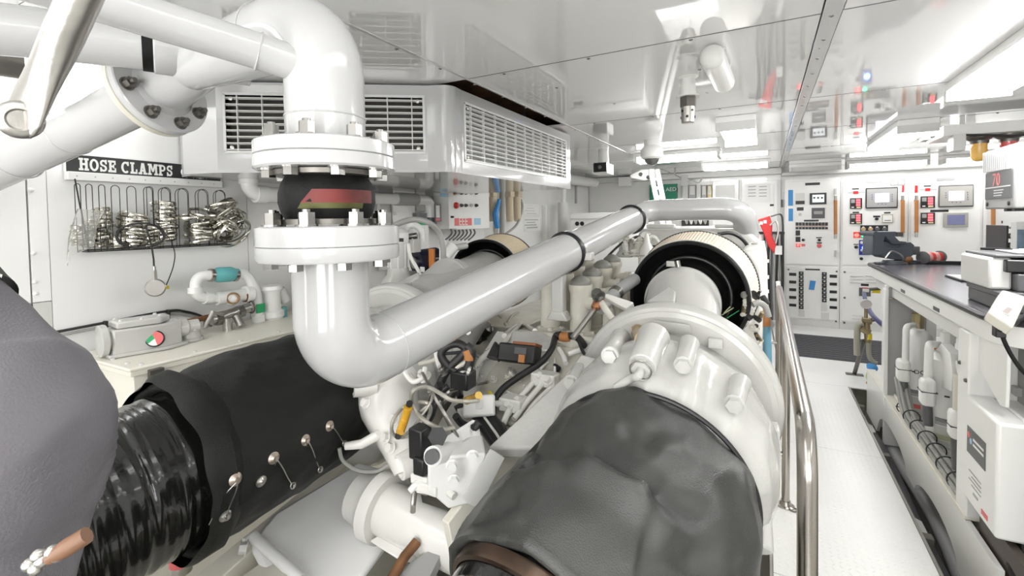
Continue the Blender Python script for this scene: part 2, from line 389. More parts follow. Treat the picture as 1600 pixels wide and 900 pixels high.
# ------------------------------------------------------------------ lamps: fluorescent fixtures under the ceiling, then added unseen fills
def lamp(label, x0, y0, x1, y1, h=.095, lit=True, group=None, mat=None):
    z = ZC-.001; b = MB()
    w = .018
    b.bb((x0, y0, z-h*.45), (x1, y1, z))
    hs = b.done('lamp_housing', PLW, .003)
    al = (y1-y0) > (x1-x0)
    d = MB()
    if al:
        d.prism([(x0+w, y0+.03, z-h*.45), (x1-w, y0+.03, z-h*.45), (x1-w-.02, y0+.03, z-h), (x0+w+.02, y0+.03, z-h)], (0, y1-y0-.06, 0))
        e = [bx('lamp_end_cap', LGREY, (x0, ya, z-h-.003), (x1, ya+.03, z-h*.4), .003) for ya in (y0, y1-.03)]
    else:
        d.prism([(x0+.03, y0+w, z-h*.45), (x0+.03, y1-w, z-h*.45), (x0+.03, y1-w-.02, z-h), (x0+.03, y0+w+.02, z-h)], (x1-x0-.06, 0, 0))
        e = [bx('lamp_end_cap', LGREY, (xa, y0, z-h-.003), (xa+.03, y1, z-h*.4), .003) for xa in (x0, x1-.03)]
    d = d.done('lamp_diffuser', (mat or LIT) if lit else LGREY)
    return thing('ceiling_light', label, 'light', [hs, d]+e, group)
lamp('large lit fluorescent ceiling light at top right above the workbench', .85, 1.95, 1.11, 3.38)
lamp('lit fluorescent light near ceiling centre, lengthwise above the engine filter', -.31, 3.60, -.06, 4.5, mat=LITF)
lamp('lit fluorescent light above the bench vise, lengthwise beside the ceiling strip', .86, 4.45, 1.10, 5.65, mat=LITF)
lamp('bright crosswise fluorescent light behind the dome camera', -1.25, 5.12, -.40, 5.36)
lamp('short crosswise fluorescent light between dome camera light and far wall', -.72, 6.45, .05, 6.65)
lamp('lit fluorescent light above the middle switchboard cabinet', .92, 7.38, 1.74, 7.58, mat=LITF)
lamp('lit fluorescent light above the right switchboard cabinet behind the beacons', 1.86, 7.38, 2.7, 7.58, mat=LITF)
lamp('unlit grey fluorescent light above the leftmost switchboard cabinet', .28, 7.38, .86, 7.56, lit=False)
lamp('fluorescent light behind the pipes at far top left by wall', -2.66, .25, -2.38, 1.22, mat=LITL)
for x, y, lb in ((-.55, -1.15, 'ceiling light out of view above the viewpoint'), (.75, -.9, 'ceiling light out of view behind the viewpoint, right of it'), (-1.9, -.9, 'ceiling light out of view behind the viewpoint, far left'), (1.6, .2, 'ceiling light out of view over the near end of bench')):
    lamp(lb, x, y, x+.26, y+1.2, mat=FILLN)  # unseen lamps added to light the near part of the room
lamp('ceiling light out of view above the grey blanket', -.40, -.15, -.14, 1.0, mat=FILLO)  # added unseen lamp that brightens the pan and blankets
for x, lb in ((-2.0, 'tall wall light out of view on the rear wall, left'), (-.6, 'tall wall light out of view on the rear wall, middle'), (.9, 'tall wall light out of view on the rear wall, right')):
    thing('fill_panel', lb, 'light', [bx('lamp_housing', PLW, (x, -1.249, .55), (x+1.0, -1.20, 1.95), .005), bx('fill_lens', FILLB, (x+.04, -1.20, .6), (x+.96, -1.17, 1.9), .004)])  # invented glowing panels, added for flat light from behind
# ------------------------------------------------------------------ small things under the ceiling
def detector():
    p = onz(1113, 89, ZC-.055); p0 = V(p); p1 = onz(1131, 129, ZC-.055)
    b = one('tube_body', PLW, lambda b: b.tube(fillet([p0, p1], .01), .048, 28))
    c1 = one('end_cap', LGREY, lambda b: b.sph(p0, .0485, 24, 12, (1, .5, 1)))
    m = one('mounting_clip', LGREY, lambda b: [b.box((p0.x+.01, p0.y+.1, ZC-.004), (.07, .05, .012)), b.box((p1.x, p1.y-.1, ZC-.006), (.07, .05, .012))])
    thing('tube_lamp', 'white round-ended tube hanging horizontally under ceiling near its centre', 'tube', [b, c1, m])
detector()
def nozzle():
    p = onz(1075, 120, ZC)
    b = one('socket', PLW, lambda b: b.lathe(p, (0, 0, -1), [(0, .05), (.012, .034), (.09, .040), (.094, .056), (.100, .056)], 24))
    h = one('hex_body', DARKST, lambda b: b.cyl(p+V((0, 0, -.10)), p+V((0, 0, -.15)), .040, n=6))
    n = one('nozzle_head', STEELB, lambda b: b.lathe(p+V((0, 0, -.15)), (0, 0, -1), [(0, .034), (.03, .033), (.075, .031), (.08, .025)], 20))
    hs = []
    for k in range(8):
        a = k*PI/4; z = -.17 if k % 2 else -.20
        d = V((math.cos(a), math.sin(a), 0)); hs.append(one('spray_hole', BLACK, lambda b: b.cyl(p+d*.030+V((0, 0, z)), p+d*.0345+V((0, 0, z)), .007, n=10)))
    thing('fire_nozzle', 'steel spray nozzle with round holes hanging from ceiling', 'nozzle', [b, h, n]+hs)
nozzle()
def dome():
    p = onz(1017, 210, ZC); p = V((-.90, 4.35, ZC))
    b = one('camera_base', PLW, lambda b: b.lathe(p, (0, 0, -1), [(0, .07), (.05, .072), (.07, .09), (.09, .097), (.15, .097), (.158, .09)], 32))
    d = one('smoked_dome', M('smoked_dome', (.10, .10, .10), .06, coat=1), lambda b: b.sph(p+V((0, 0, -.158)), .068, 28, 14))
    r = one('dome_ring', LGREY, lambda b: b.torus(p+V((0, 0, -.16)), (0, 0, 1), .074, .008))
    thing('dome_camera', 'white dome security camera hanging from ceiling', 'camera', [b, d, r])
    q = V((-1.44, 4.66, ZC))
    bb = one('camera_body', PLW, lambda b: b.box(q+V((0, -.02, -.20)), (.15, .22, .10)))
    s = one('camera_stem', PLW, lambda b: b.cyl(q, q+V((0, 0, -.16)), .05, .055, 20))
    l = one('camera_front', BLACK, lambda b: b.box(q+V((.01, -.14, -.19)), (.13, .03, .09)))
    e = one('lens', CHROME, lambda b: b.lathe(q+V((.01, -.155, -.19)), (0, -1, 0), [(0, .022), (.01, .020), (.011, .012)], 16))
    thing('wall_camera', 'small white camera with black front on ceiling left of the dome camera', 'camera', [bb, s, l, e])
dome()
def tray():
    # cable tray with beacons hung under the ceiling at upper right
    y0, y1 = 4.45, 4.85; q0 = ony(1474, 213, y0); x0, x1, z = q0.x, 2.75, q0.z
    b = MB(); b.bb((x0, y0, z), (x1, y1, z+.004)); b.bb((x0, y0, z), (x1, y0+.006, z+.075)); b.bb((x0, y1-.006, z), (x1, y1, z+.075)); b.bb((x0+.002, y0+.008, z+.005), (x0+.012, y1-.008, z+.074))
    t = b.done('tray_body', PLW, .004)
    hg = [one('hanger', LGREY, lambda q: q.bb((x, y0+.05, z+.07), (x+.03, y0+.08, ZC))) for x in (x0+.1, x0+.6, 2.5)]
    jb = bx('junction_box', LGREY, (ony(1488, 230, y0).x, y0-.02, z-.11), (ony(1508, 230, y0).x, y0+.1, z), .004)
    sb = bx('small_box', PLW, (ony(1438, 200, y0+.18).x, y0+.18, z+.03), (ony(1465, 200, y0+.18).x, y0+.32, ZC-.002), .01); sk = bx('socket', GREY, (ony(1442, 215, y0+.17).x, y0+.17, z), (ony(1454, 215, y0+.17).x, y0+.27, z+.03), .005)
    hl = [one('tray_slot', BLACK, lambda q: q.bb((x, y0-.002, z+.02), (x+.05, y0, z+.032))) for x in (x0+.62, x0+.70, x0+.78, x0+.86)]
    thing('cable_tray', 'white cable tray hung below ceiling at upper right, carrying two beacons', 'tray', [t, jb, sb, sk]+hg+hl)
    for x, m, nm, lb in ((ony(1530, 225, y0+.14).x, AMBER, 'amber', 'amber beacon lamp hanging upside down under the cable tray'), (ony(1576, 225, y0+.14).x, REDLENS, 'red', 'red beacon lamp hanging upside down under the cable tray')):
        p = V((x, y0+.14, z))
        k = one('beacon_base', DARKST, lambda b: b.lathe(p, (0, 0, -1), [(0, .075), (.015, .075), (.035, .052), (.055, .050)], 28))
        l = one('beacon_lens', m, lambda b: b.lathe(p, (0, 0, -1), [(.055, .046), (.15, .044), (.17, .036), (.18, .02)], 28))
        thing('beacon', lb, 'beacon', [k, l])
    cb = cable('looped_cable', WIRE, [(x0+.62+dx, y0+dy, z+dz) for dx, dy, dz in ((0, -.02, -.01), (.1, -.06, -.10), (.23, -.05, -.04), (.15, -.03, 0), (.05, -.05, -.08), (.25, -.04, -.11), (.45, 0, -.02))], .009)
    tag(cb, 'black cables looped under the cable tray at the right edge', 'cable')
    tag(cable('looped_cable', WIRE, [(x0+.12, y0, z-.002), (x0+.24, y0-.03, z-.02), (x0+.38, y0-.03, z-.035), (x0+.48, y0, z-.02), (x0+.58, y0, z-.002)], .008), 'black cable sagging between the two beacon lamps', 'cable')
tray()
# ================================================================== PIPES IN THE FOREGROUND
RX = pt(511, 250, 1.045); RX = V((RX.x, RX.y, 0))           # riser axis
def rz(y): return pt(511, y, 1.045).z
def at_r(z): return V((RX.x, RX.y, z))
DOWN = V((0, 0, -1))
def bolts(c, ax, R, n, r, h, stud, name='bolt', mat=CHROME, ph=0.0):
    u, w = perp(ax); out = []
    for k in range(n):
        a = 2*PI*k/n+ph; out.append(one(name, mat, lambda b: b.hexn(V(c)+(u*math.cos(a)+w*math.sin(a))*R, ax, r, h, stud)))
    return out
def riser():
    zt = rz(226); zm = rz(247); zb = rz(268); r = px(59, 1.045); R = px(103, 1.045)
    # vertical leg, elbow over the top, reducer and flange pipe behind
    q1 = pt(511, 20, 1.06); corner = at_r(rz(34)); back = pt(330, 95, 1.22); hub = pt(266, 128, 1.30)
    path = fillet([at_r(zt), corner, pt(300, 104, 1.27)], .155, 16)
    L = len(path); b = MB().tube(path, [r if k < L-1 else r*.74 for k in range(L)], 40)
    body = b.done('pipe', PIPEW)
    weld = split('weld_bead', PIPEW, [lambda b: b.torus(at_r(rz(186)), DOWN, r, .0022, 40, 6), lambda b: b.torus(path[-2]*.86+path[-1]*.14, path[-1]-path[-2], r*.965, .003, 40, 6)])
    fl = one('flange', PIPEW, lambda b: b.lathe(at_r(zt), DOWN, [(0, R*.62), (0, R-.004), (.003, R), (zt-zm-.0015, R), (zt-zm, R-.002)], 56), 0)
    fl2 = one('flange', PIPEW, lambda b: b.lathe(at_r(zm-.0005), DOWN, [(0, R-.002), (.002, R+.001), (zm-zb-.004, R+.001), (zm-zb, R-.003), (zm-zb, R*.5)], 56))
    bs = bolts(at_r(zt), (0, 0, 1), R*.80, 8, .0155, .026, .006, 'bolt', CHROME, .55) + bolts(at_r(zb), (0, 0, -1), R*.80, 8, .0155, .018, 0, 'bolt_head', CHROME, .55)
    # smaller branch pipe welded into the elbow
    e = pt(474, 104, 1.0); w = pt(404, 80, .955); s = pt(130, -6, .74); o = pt(-260, -128, .55)
    br = one('branch_pipe', PIPEW, lambda b: b.tube([o, s, w, e], [px(33, .74), px(33, .74)*1.0, .0365, .0365], 32))
    bw = split('weld_bead', PIPEW, [lambda b: b.torus(w*.995+e*.005, e-w, .0368, .003, 36, 6), lambda b: b.torus(pt(466, 102, .993), e-w, .0385, .0032, 36, 6)])
    thing('riser_pipe', 'thick white elbow pipe with bolted flange, arching at upper left with a branch', 'pipe', [body, fl, fl2, br]+weld+bw+bs)
    # flange and diagonal pipe to lower left
    ax = (pt(60, 232, 1.52)-pt(262, 132, 1.36)).normalized()
    c = pt(252, 138, 1.37); f = one('flange', PIPEW, lambda b: b.lathe(c, ax, [(-.012, .04), (-.012, .134), (-.009, .137), (.008, .137), (.011, .133)], 48))
    f2 = one('flange', CASTD, lambda b: b.lathe(c+ax*.0125, ax, [(0, .133), (.002, .136), (.018, .136), (.021, .13), (.021, .05)], 48))
    hubm = one('pipe_neck', PIPEW, lambda b: b.tube([c-ax*.012, c-ax*.03, pt(310, 102, 1.30)], [.088, .074, .066], 36))
    pp = fillet([c+ax*.02, pt(120, 203, 1.47), pt(-160, 330, 1.60)], .3)
    dp = one('pipe', PIPEW, lambda b: b.tube(pp, .069, 36))
    dw = split('weld_bead', PIPEW, [lambda b: b.torus(pt(110, 208, 1.475), ax, .0692, .0022, 36, 6), lambda b: b.torus(pt(30, 246, 1.512), ax, .0692, .0022, 36, 6)])
    bs = bolts(c-ax*.012, -ax, .109, 8, .0145, .02, .012, 'bolt', DARKST, .2)
    thing('flanged_pipe', 'diagonal white pipe with a dark-bolted round flange at upper left', 'pipe', [f, f2, hubm, dp]+dw+bs)
    # second pipe with rubber coupling band
    P = [pt(-200, 25, .92), pt(60, 52, 1.08), pt(225, 74, 1.19), pt(300, 86, 1.25), pt(392, 106, 1.33)]
    rr = .056
    a = one('pipe', PIPEW, lambda b: b.tube([P[0], P[1], P[2]], rr, 36)); d = (P[3]-P[2]).normalized()
    k1 = one('rubber_band', RUBBER, lambda b: b.tube([P[2]-d*.004, P[2]+d*.018], rr*1.04, 36))
    k2 = one('collar', PIPEW, lambda b: b.tube([P[2]+d*.018, P[2]+d*.021, P[3]-d*.006, P[3]-d*.003], [rr*1.05, rr*1.1, rr*1.1, rr*1.06], 36))
    k3 = one('rubber_band', RUBBER, lambda b: b.tube([P[3]-d*.003, P[3]+d*.004], rr*1.06, 36))
    a2 = one('pipe', PIPEW, lambda b: b.tube([P[3]+d*.004, P[4]], [rr, rr*.9], 36))
    thing('coupled_pipe', 'white pipe with black-banded collar running behind the branch pipe', 'pipe', [a, k1, k2, k3, a2])
    # more pipe behind at the left edge
    tag(one('dark_duct', DARKST, lambda b: b.tube([pt(-200, 60, 1.25), pt(28, 98, 1.5)], .05, 24)), 'dark duct end behind the pipes at the top left edge', 'duct')
    # expansion joint
    z0, z1 = rz(274), rz(346); h = z0-z1; rj = px(60, 1.045)
    j = one('rubber_bellows', RUBBER, lambda b: b.lathe(at_r(z0), DOWN, [(0, rj*1.0), (h*.06, rj*1.02), (h*.2, rj*1.12), (h*.4, rj*1.185), (h*.6, rj*1.19), (h*.8, rj*1.13), (h*.94, rj*1.04), (h, rj*1.02)], 48))
    lip = one('steel_ring', DARKST, lambda b: [b.lathe(at_r(z0+.006), DOWN, [(0, rj*1.30), (.010, rj*1.28), (.011, rj*1.0)], 48), b.lathe(at_r(z1+.006), DOWN, [(0, rj*1.0), (.001, rj*1.22), (.012, rj*1.22)], 48)])
    view = V((0, 0, EYE))-at_r(z0); a0 = math.atan2(view.y, view.x)
    st = []
    def band(nm, m, f0, f1, aL, aR, cut):
        b = MB(); n = 14; 
        for k in range(n+1):
            for f in (f0, f1):
                aa = aL+(aR-aL)*k/n+(cut*(f-f0)/(f1-f0) if k == 0 else 0)
                rad = rj*(1.19-.62*(f-.5)**2*1.4)+.0022; ang = a0+aa
                b.v.append(at_r(z0-h*f)+V((math.cos(ang), math.sin(ang), 0))*rad)
        b.f = [(2*k, 2*k+1, 2*k+3, 2*k+2) for k in range(n)]
        return b.done(nm, m)
    st.append(band('red_stripe', M('worn_red_print', (.17, .02, .017), .55, var=.8, vscale=8), .36, .63, -.30, 1.05, -.24))
    st.append(band('yellow_stripe', M('worn_olive_print', (.10, .10, .025), .5, var=.6, vscale=12), .63, .74, -.53, .75, -.10))
    thing('expansion_joint', 'black rubber expansion joint with red and yellow stripe between two white flanges', 'joint', [j, lip]+st)
    # lower pipe
    z2, z3, z4 = rz(353), rz(382), rz(404); RL = px(105, 1.045); cx = pt(516, 380, 1.045); ax2 = V((cx.x, cx.y, 0))
    def al(z): return ax2+V((0, 0, z))
    g1 = one('flange', PIPEW, lambda b: b.lathe(al(z2), DOWN, [(0, RL*.5), (0, RL-.004), (.003, RL), (z2-z3-.001, RL), (z2-z3, RL-.002)], 56))
    g2 = one('flange', PIPEW, lambda b: b.lathe(al(z3-.0005), DOWN, [(0, RL-.002), (.002, RL), (z3-z4-.004, RL), (z3-z4, RL-.003), (z3-z4, RL*.5)], 56))
    A = pt(884, 394, 2.03); Q = pt(519, 578, 1.06); Q = V((ax2.x, ax2.y, Q.z)); rl = px(57, 1.045)
    path = fillet([al(z4), Q, A], .16, 18)
    low = one('pipe', PIPEW, lambda b: b.tube(path, rl, 44))
    d = (A-Q).normalized()
    m1 = one('weld_bead', PIPEW, lambda b: b.torus(path[19]+d*.03, d, rl, .0016, 44, 6))
    bs = bolts(al(z2), (0, 0, 1), RL*.80, 8, .0165, .028, .006, 'bolt', CHROME, .5)+bolts(al(z4), DOWN, RL*.80, 8, .0155, .016, 0, 'bolt_head', CHROME, .5)
    # clamp, long reach, second clamp and far bend
    B = pt(986, 343, 2.82); dd = (B-A).normalized()
    cl = one('clamp_band', BLACK, lambda b: b.tube([A-d*.012, A-d*.002, A+d*.002, A+dd*.012], [rl*1.04, rl*1.12, rl*1.12, rl*1.04], 44))
    cl2 = one('clamp_ring', PIPEW, lambda b: b.tube([A+dd*.012, A+dd*.016, A+dd*.045, A+dd*.05], [rl*.9, rl*1.08, rl*1.08, rl*.95], 44))
    mid = one('pipe', PIPEW, lambda b: b.tube([A+dd*.03, B], rl*.95, 40))
    cl3 = one('clamp_band', BLACK, lambda b: b.tube([B-dd*.012, B-dd*.002, B+dd*.012, B+dd*.022], [rl*.97, rl*1.10, rl*1.10, rl*.97], 40))
    t0 = pt(1008, 329, 2.98); t1 = V((-.12, t0.y, t0.z)); t2 = V((-.10, t0.y+.17, t0.z-.13))
    fp = fillet([B+dd*.02, t0, t1, t2, V((-.10, t0.y+.20, t0.z-.30))], [.12, .12, .08], 8)
    far = one('pipe', PIPEW, lambda b: b.tube(fp, .066, 36))
    # clamp lugs and support legs
    lg = split('clamp_lug', CAST, [lambda b: b.box(pt(909, 400, 2.02), (.10, .05, .035)), lambda b: b.box(pt(1000, 346, 2.82), (.09, .05, .03))], .006)
    lb = [one('clamp_bolt', DARKST, lambda b: b.hexn(pt(x, y, q), (0, 0, 1), .018, .022, .02)) for x, y, q in ((909, 395, 2.0), (1004, 343, 2.80))]
    thing('cooling_pipe', 'long white elbow pipe sweeping from the lower flange over the engine to far end', 'pipe', [g1, g2, low, m1, cl, cl2, mid, cl3, far]+lg+bs+lb)
    # support legs of the long pipe
    for x, y, y2, q, lb in ((873, 428, 500, 2.04, 'nearer white pipe support leg under the first black clamp'), (975, 368, 402, 2.78, 'farther white pipe support leg under the second black clamp')):
        p = pt(x, y, q); z = pt(x, y2, q).z
        tag(one('pipe_support', CAST, lambda b: [b.bb((p.x-.026, p.y-.026, z), (p.x+.026, p.y+.026, p.z+.02)), b.prism([(p.x-.05, p.y-.03, z), (p.x+.05, p.y-.03, z), (p.x+.045, p.y-.03, z+.012), (p.x+.0255, p.y-.03, z+.04), (p.x-.0255, p.y-.03, z+.04), (p.x-.045, p.y-.03, z+.012)], (0, .06, 0))], .006), lb, 'support')
    # brushed strut with flattened bolted eye in the very foreground
    s = [pt(175, -110, .47), pt(112, 25, .50), pt(88, 82, .515), pt(62, 130, .525), pt(38, 178, .53), pt(28, 212, .535)]
    ey = pt(31, 187, .53); n = -ray(31, 187).normalized()
    def strut(b):
        b.loft([(s[0], s[1]-s[0], .0178), (s[1], s[1]-s[0], .0178), (s[2], s[2]-s[1], .0175, .019), (s[3], s[3]-s[2], .0115, .025), (s[4], s[4]-s[3], .0065, .029), (s[5], s[5]-s[4], .0055, .022)], 32)
    k = one('strut_tube', STEELB, strut, sub=1, ang=80)
    bh = one('bolt_head', STEELB, lambda b: b.lathe(ey+n*.004, n, [(0, .021), (.008, .0205), (.012, .017), (.013, .012), (.010, .010), (.010, .001)], 36))
    thing('steel_strut', 'out of focus brushed steel strut with flattened bolted end at top left corner', 'strut', [k, bh])
riser()
# ================================================================== AIR HANDLER UNDER THE CEILING
def grille(name_pts, nrow, ncol, thick, mat, mat_in, inset, rows_at=None):
    """grille between four corner points (tl, tr, bl, br): backing, horizontal slats, upright bars, frame"""
    tl, tr, bl, br = name_pts; nrm = (tr-tl).cross(bl-tl).normalized()
    if nrm.dot(CAMP-tl) < 0: nrm = -nrm
    out = [MB().prism([tl-nrm*inset, tr-nrm*inset, br-nrm*inset, bl-nrm*inset], -nrm*.004).done('grille_backing', mat_in)]
    for k in range(nrow):
        f = (k+.5)/nrow; a = tl.lerp(bl, f); b = tr.lerp(br, f)
        q = MB().prism([a+nrm*.003, a-nrm*.010+V((0, 0, -.006)), a-nrm*.010+V((0, 0, -.0095)), a+nrm*.003+V((0, 0, -.004))], b-a).done('slat', mat); out.append(q)
    for k in range(ncol):
        f = (k+.5)/ncol; a = tl.lerp(tr, f); b = bl.lerp(br, f); h = (tr-tl).normalized()*.0022
        out.append(MB().prism([a-h+nrm*.002, a+h+nrm*.002, a+h-nrm*.012, a-h-nrm*.012], b-a).done('upright_bar', mat))
    fr = MB(); e = .006
    hx = (tr-tl).normalized(); vz = (bl-tl).normalized()
    for a, b, d in ((tl, tr, vz), (bl, br, -vz)): fr.prism([a-d*e-hx*e, b-d*e+hx*e, b+d*e+hx*e, a+d*e-hx*e], nrm*.005)
    for a, b, d in ((tl, bl, hx), (tr, br, -hx)): fr.prism([a-d*e, b-d*e, b+d*e, a+d*e], nrm*.005)
    out.append(fr.done('grille_frame', mat))
    for a, sx, sy in ((tl, 1, 1), (bl, 1, -1), (tr, -1, 1), (br, -1, -1)):
        out.append(one('grille_screw', STEELB, lambda b: b.lathe(a+hx*(.03*sx)+vz*(.022*sy), nrm, [(-.012, .010), (.001, .010), (.003, .006)], 12)))
    return out
def aircon():
    zt, zb = 2.225, 1.815
    A = pt(345, 200, 2.29); Bq = pt(668, 200, 2.39); L = pt(296, 200, 2.38)
    xs = -1.405; yb = 3.64; c1 = onx(722, 210, xs)
    fp = [V((-2.69, L.y+.02, 0)), V((L.x, L.y, 0)), V((L.x+.03, L.y-.05, 0)), V((A.x, A.y-.02, 0)), V((Bq.x, Bq.y, 0))]
    fp += [p for p in fillet([(Bq.x, Bq.y, 0), (xs+.012, Bq.y+.045, 0), (c1.x, c1.y, 0)], .09, 8)][1:-1] + [V((xs, c1.y, 0)), V((xs, yb, 0)), V((-2.69, yb, 0))]
    z = lambda p, h: V((p.x, p.y, h))
    # housing shell with window openings: build side walls panel by panel
    b = MB(); n = len(fp)
    b.prism([z(p, zb) for p in fp], (0, 0, -.014)); b.prism([z(p, zt) for p in fp], (0, 0, .012))
    def wall(p, q, holes, t=.02):
        d = (q-p); ln = d.length; d = d.normalized(); nn = V((d.y, -d.x, 0))
        xs_ = sorted({0, ln, *[h[0] for h in holes], *[h[1] for h in holes]}); 
        for a, c in zip(xs_, xs_[1:]):
            cuts = [(h[2], h[3]) for h in holes if h[0] <= a+1e-6 and h[1] >= c-1e-6]
            segs = []; lo = zb
            for k0, k1 in sorted(cuts): segs.append((lo, k0)); lo = k1
            segs.append((lo, zt))
            for z0, z1 in segs: b.prism([z(p+d*a, z0), z(p+d*c, z0), z(p+d*c, z1), z(p+d*a, z1)], -nn*t)
    gl = [ony(0, 0, 1)]*0
    fA, fB = fp[3], fp[4]; d = (fB-fA); ln = d.length; d = d.normalized()
    def front(u, h): return z(fA+d*u, h)
    def uof(x): # along the front face
        r = ray(x, 200); a = fA; det = r.x*(-d.y)+d.x*r.y
        t = (a.x*(-d.y)+d.x*a.y)/det; s = (r.x*a.y-r.y*a.x)/det*1.0
        return ((CAMP+r*t)-V((fA.x, fA.y, 0))).dot(V((d.x, d.y, 0)))
    uL0, uL1, uR0, uR1 = uof(350), uof(468), uof(548), uof(664)
    g0, g1 = zb+.085, zt-.045
    wall(fA, fB, [(uL0, uL1, g0, g1), (uR0, uR1, g0, g1)])
    ys0, ys1 = onx(726, 200, xs).y, onx(884, 250, xs).y; s0 = fp[-3]; h0, h1 = zb+.055, zt-.05
    wall(V((xs, s0.y, 0)), V((xs, yb, 0)), [(ys0-s0.y, ys1-s0.y, h0, h1)])
    def strip(ps_):
        k0 = len(b.v)
        for p in ps_: b.v.extend([z(p, zb), z(p, zt)])
        b.f.extend([(k0+2*k, k0+2*k+2, k0+2*k+3, k0+2*k+1) for k in range(len(ps_)-1)])
    strip(fp[0:4]); strip(fp[4:n-2]+[V((xs, s0.y, 0))]); strip([V((xs, yb, 0)), fp[-1]])
    hs = b.done('housing', PIPEW, .004)
    parts = [hs]
    parts += grille((front(uL0+.004, g1), front(uL1, g1), front(uL0+.004, g0), front(uL1, g0)), 9, 3, .003, LGREY, ENGD, .05)
    parts += grille((front(uR0, g1), front(uR1-.004, g1), front(uR0, g0), front(uR1-.004, g0)), 9, 3, .003, LGREY, ENGD, .05)
    parts += grille((V((xs, ys0, h1)), V((xs, ys1, h1)), V((xs, ys0, h0)), V((xs, ys1, h0))), 12, 11, .003, PLW, M('fin_core', (.30, .30, .29), .4, metal=.5, bump=.4, bscale=90), .025)
    parts.append(bx('end_hatch', PIPEW, (L.x+.0, L.y-.03, zb+.1), (L.x+.07, L.y-.02, zb+.2)))
    parts += [one('hanger', DARKST, lambda q: q.cyl((p[0], p[1], zt), (p[0], p[1], 2.37), .012)) for p in ((-1.62, 2.15), (-1.6, 3.2), (-2.3, 2.1), (-2.3, 3.2))]
    thing('air_handler', 'white air handler with dark louvred grilles, hung under ceiling at left', 'air conditioner', parts)
    tag(one('bracket', LGREY, lambda b: [b.box((-1.95, 1.78, 2.243), (.05, .03, .012)), b.cyl((-1.95, 1.80, 2.238), (-1.95, 1.80, 2.26), .02)]), 'small bracket on the edge of dark ceiling gap over the air handler', 'bracket')
aircon()
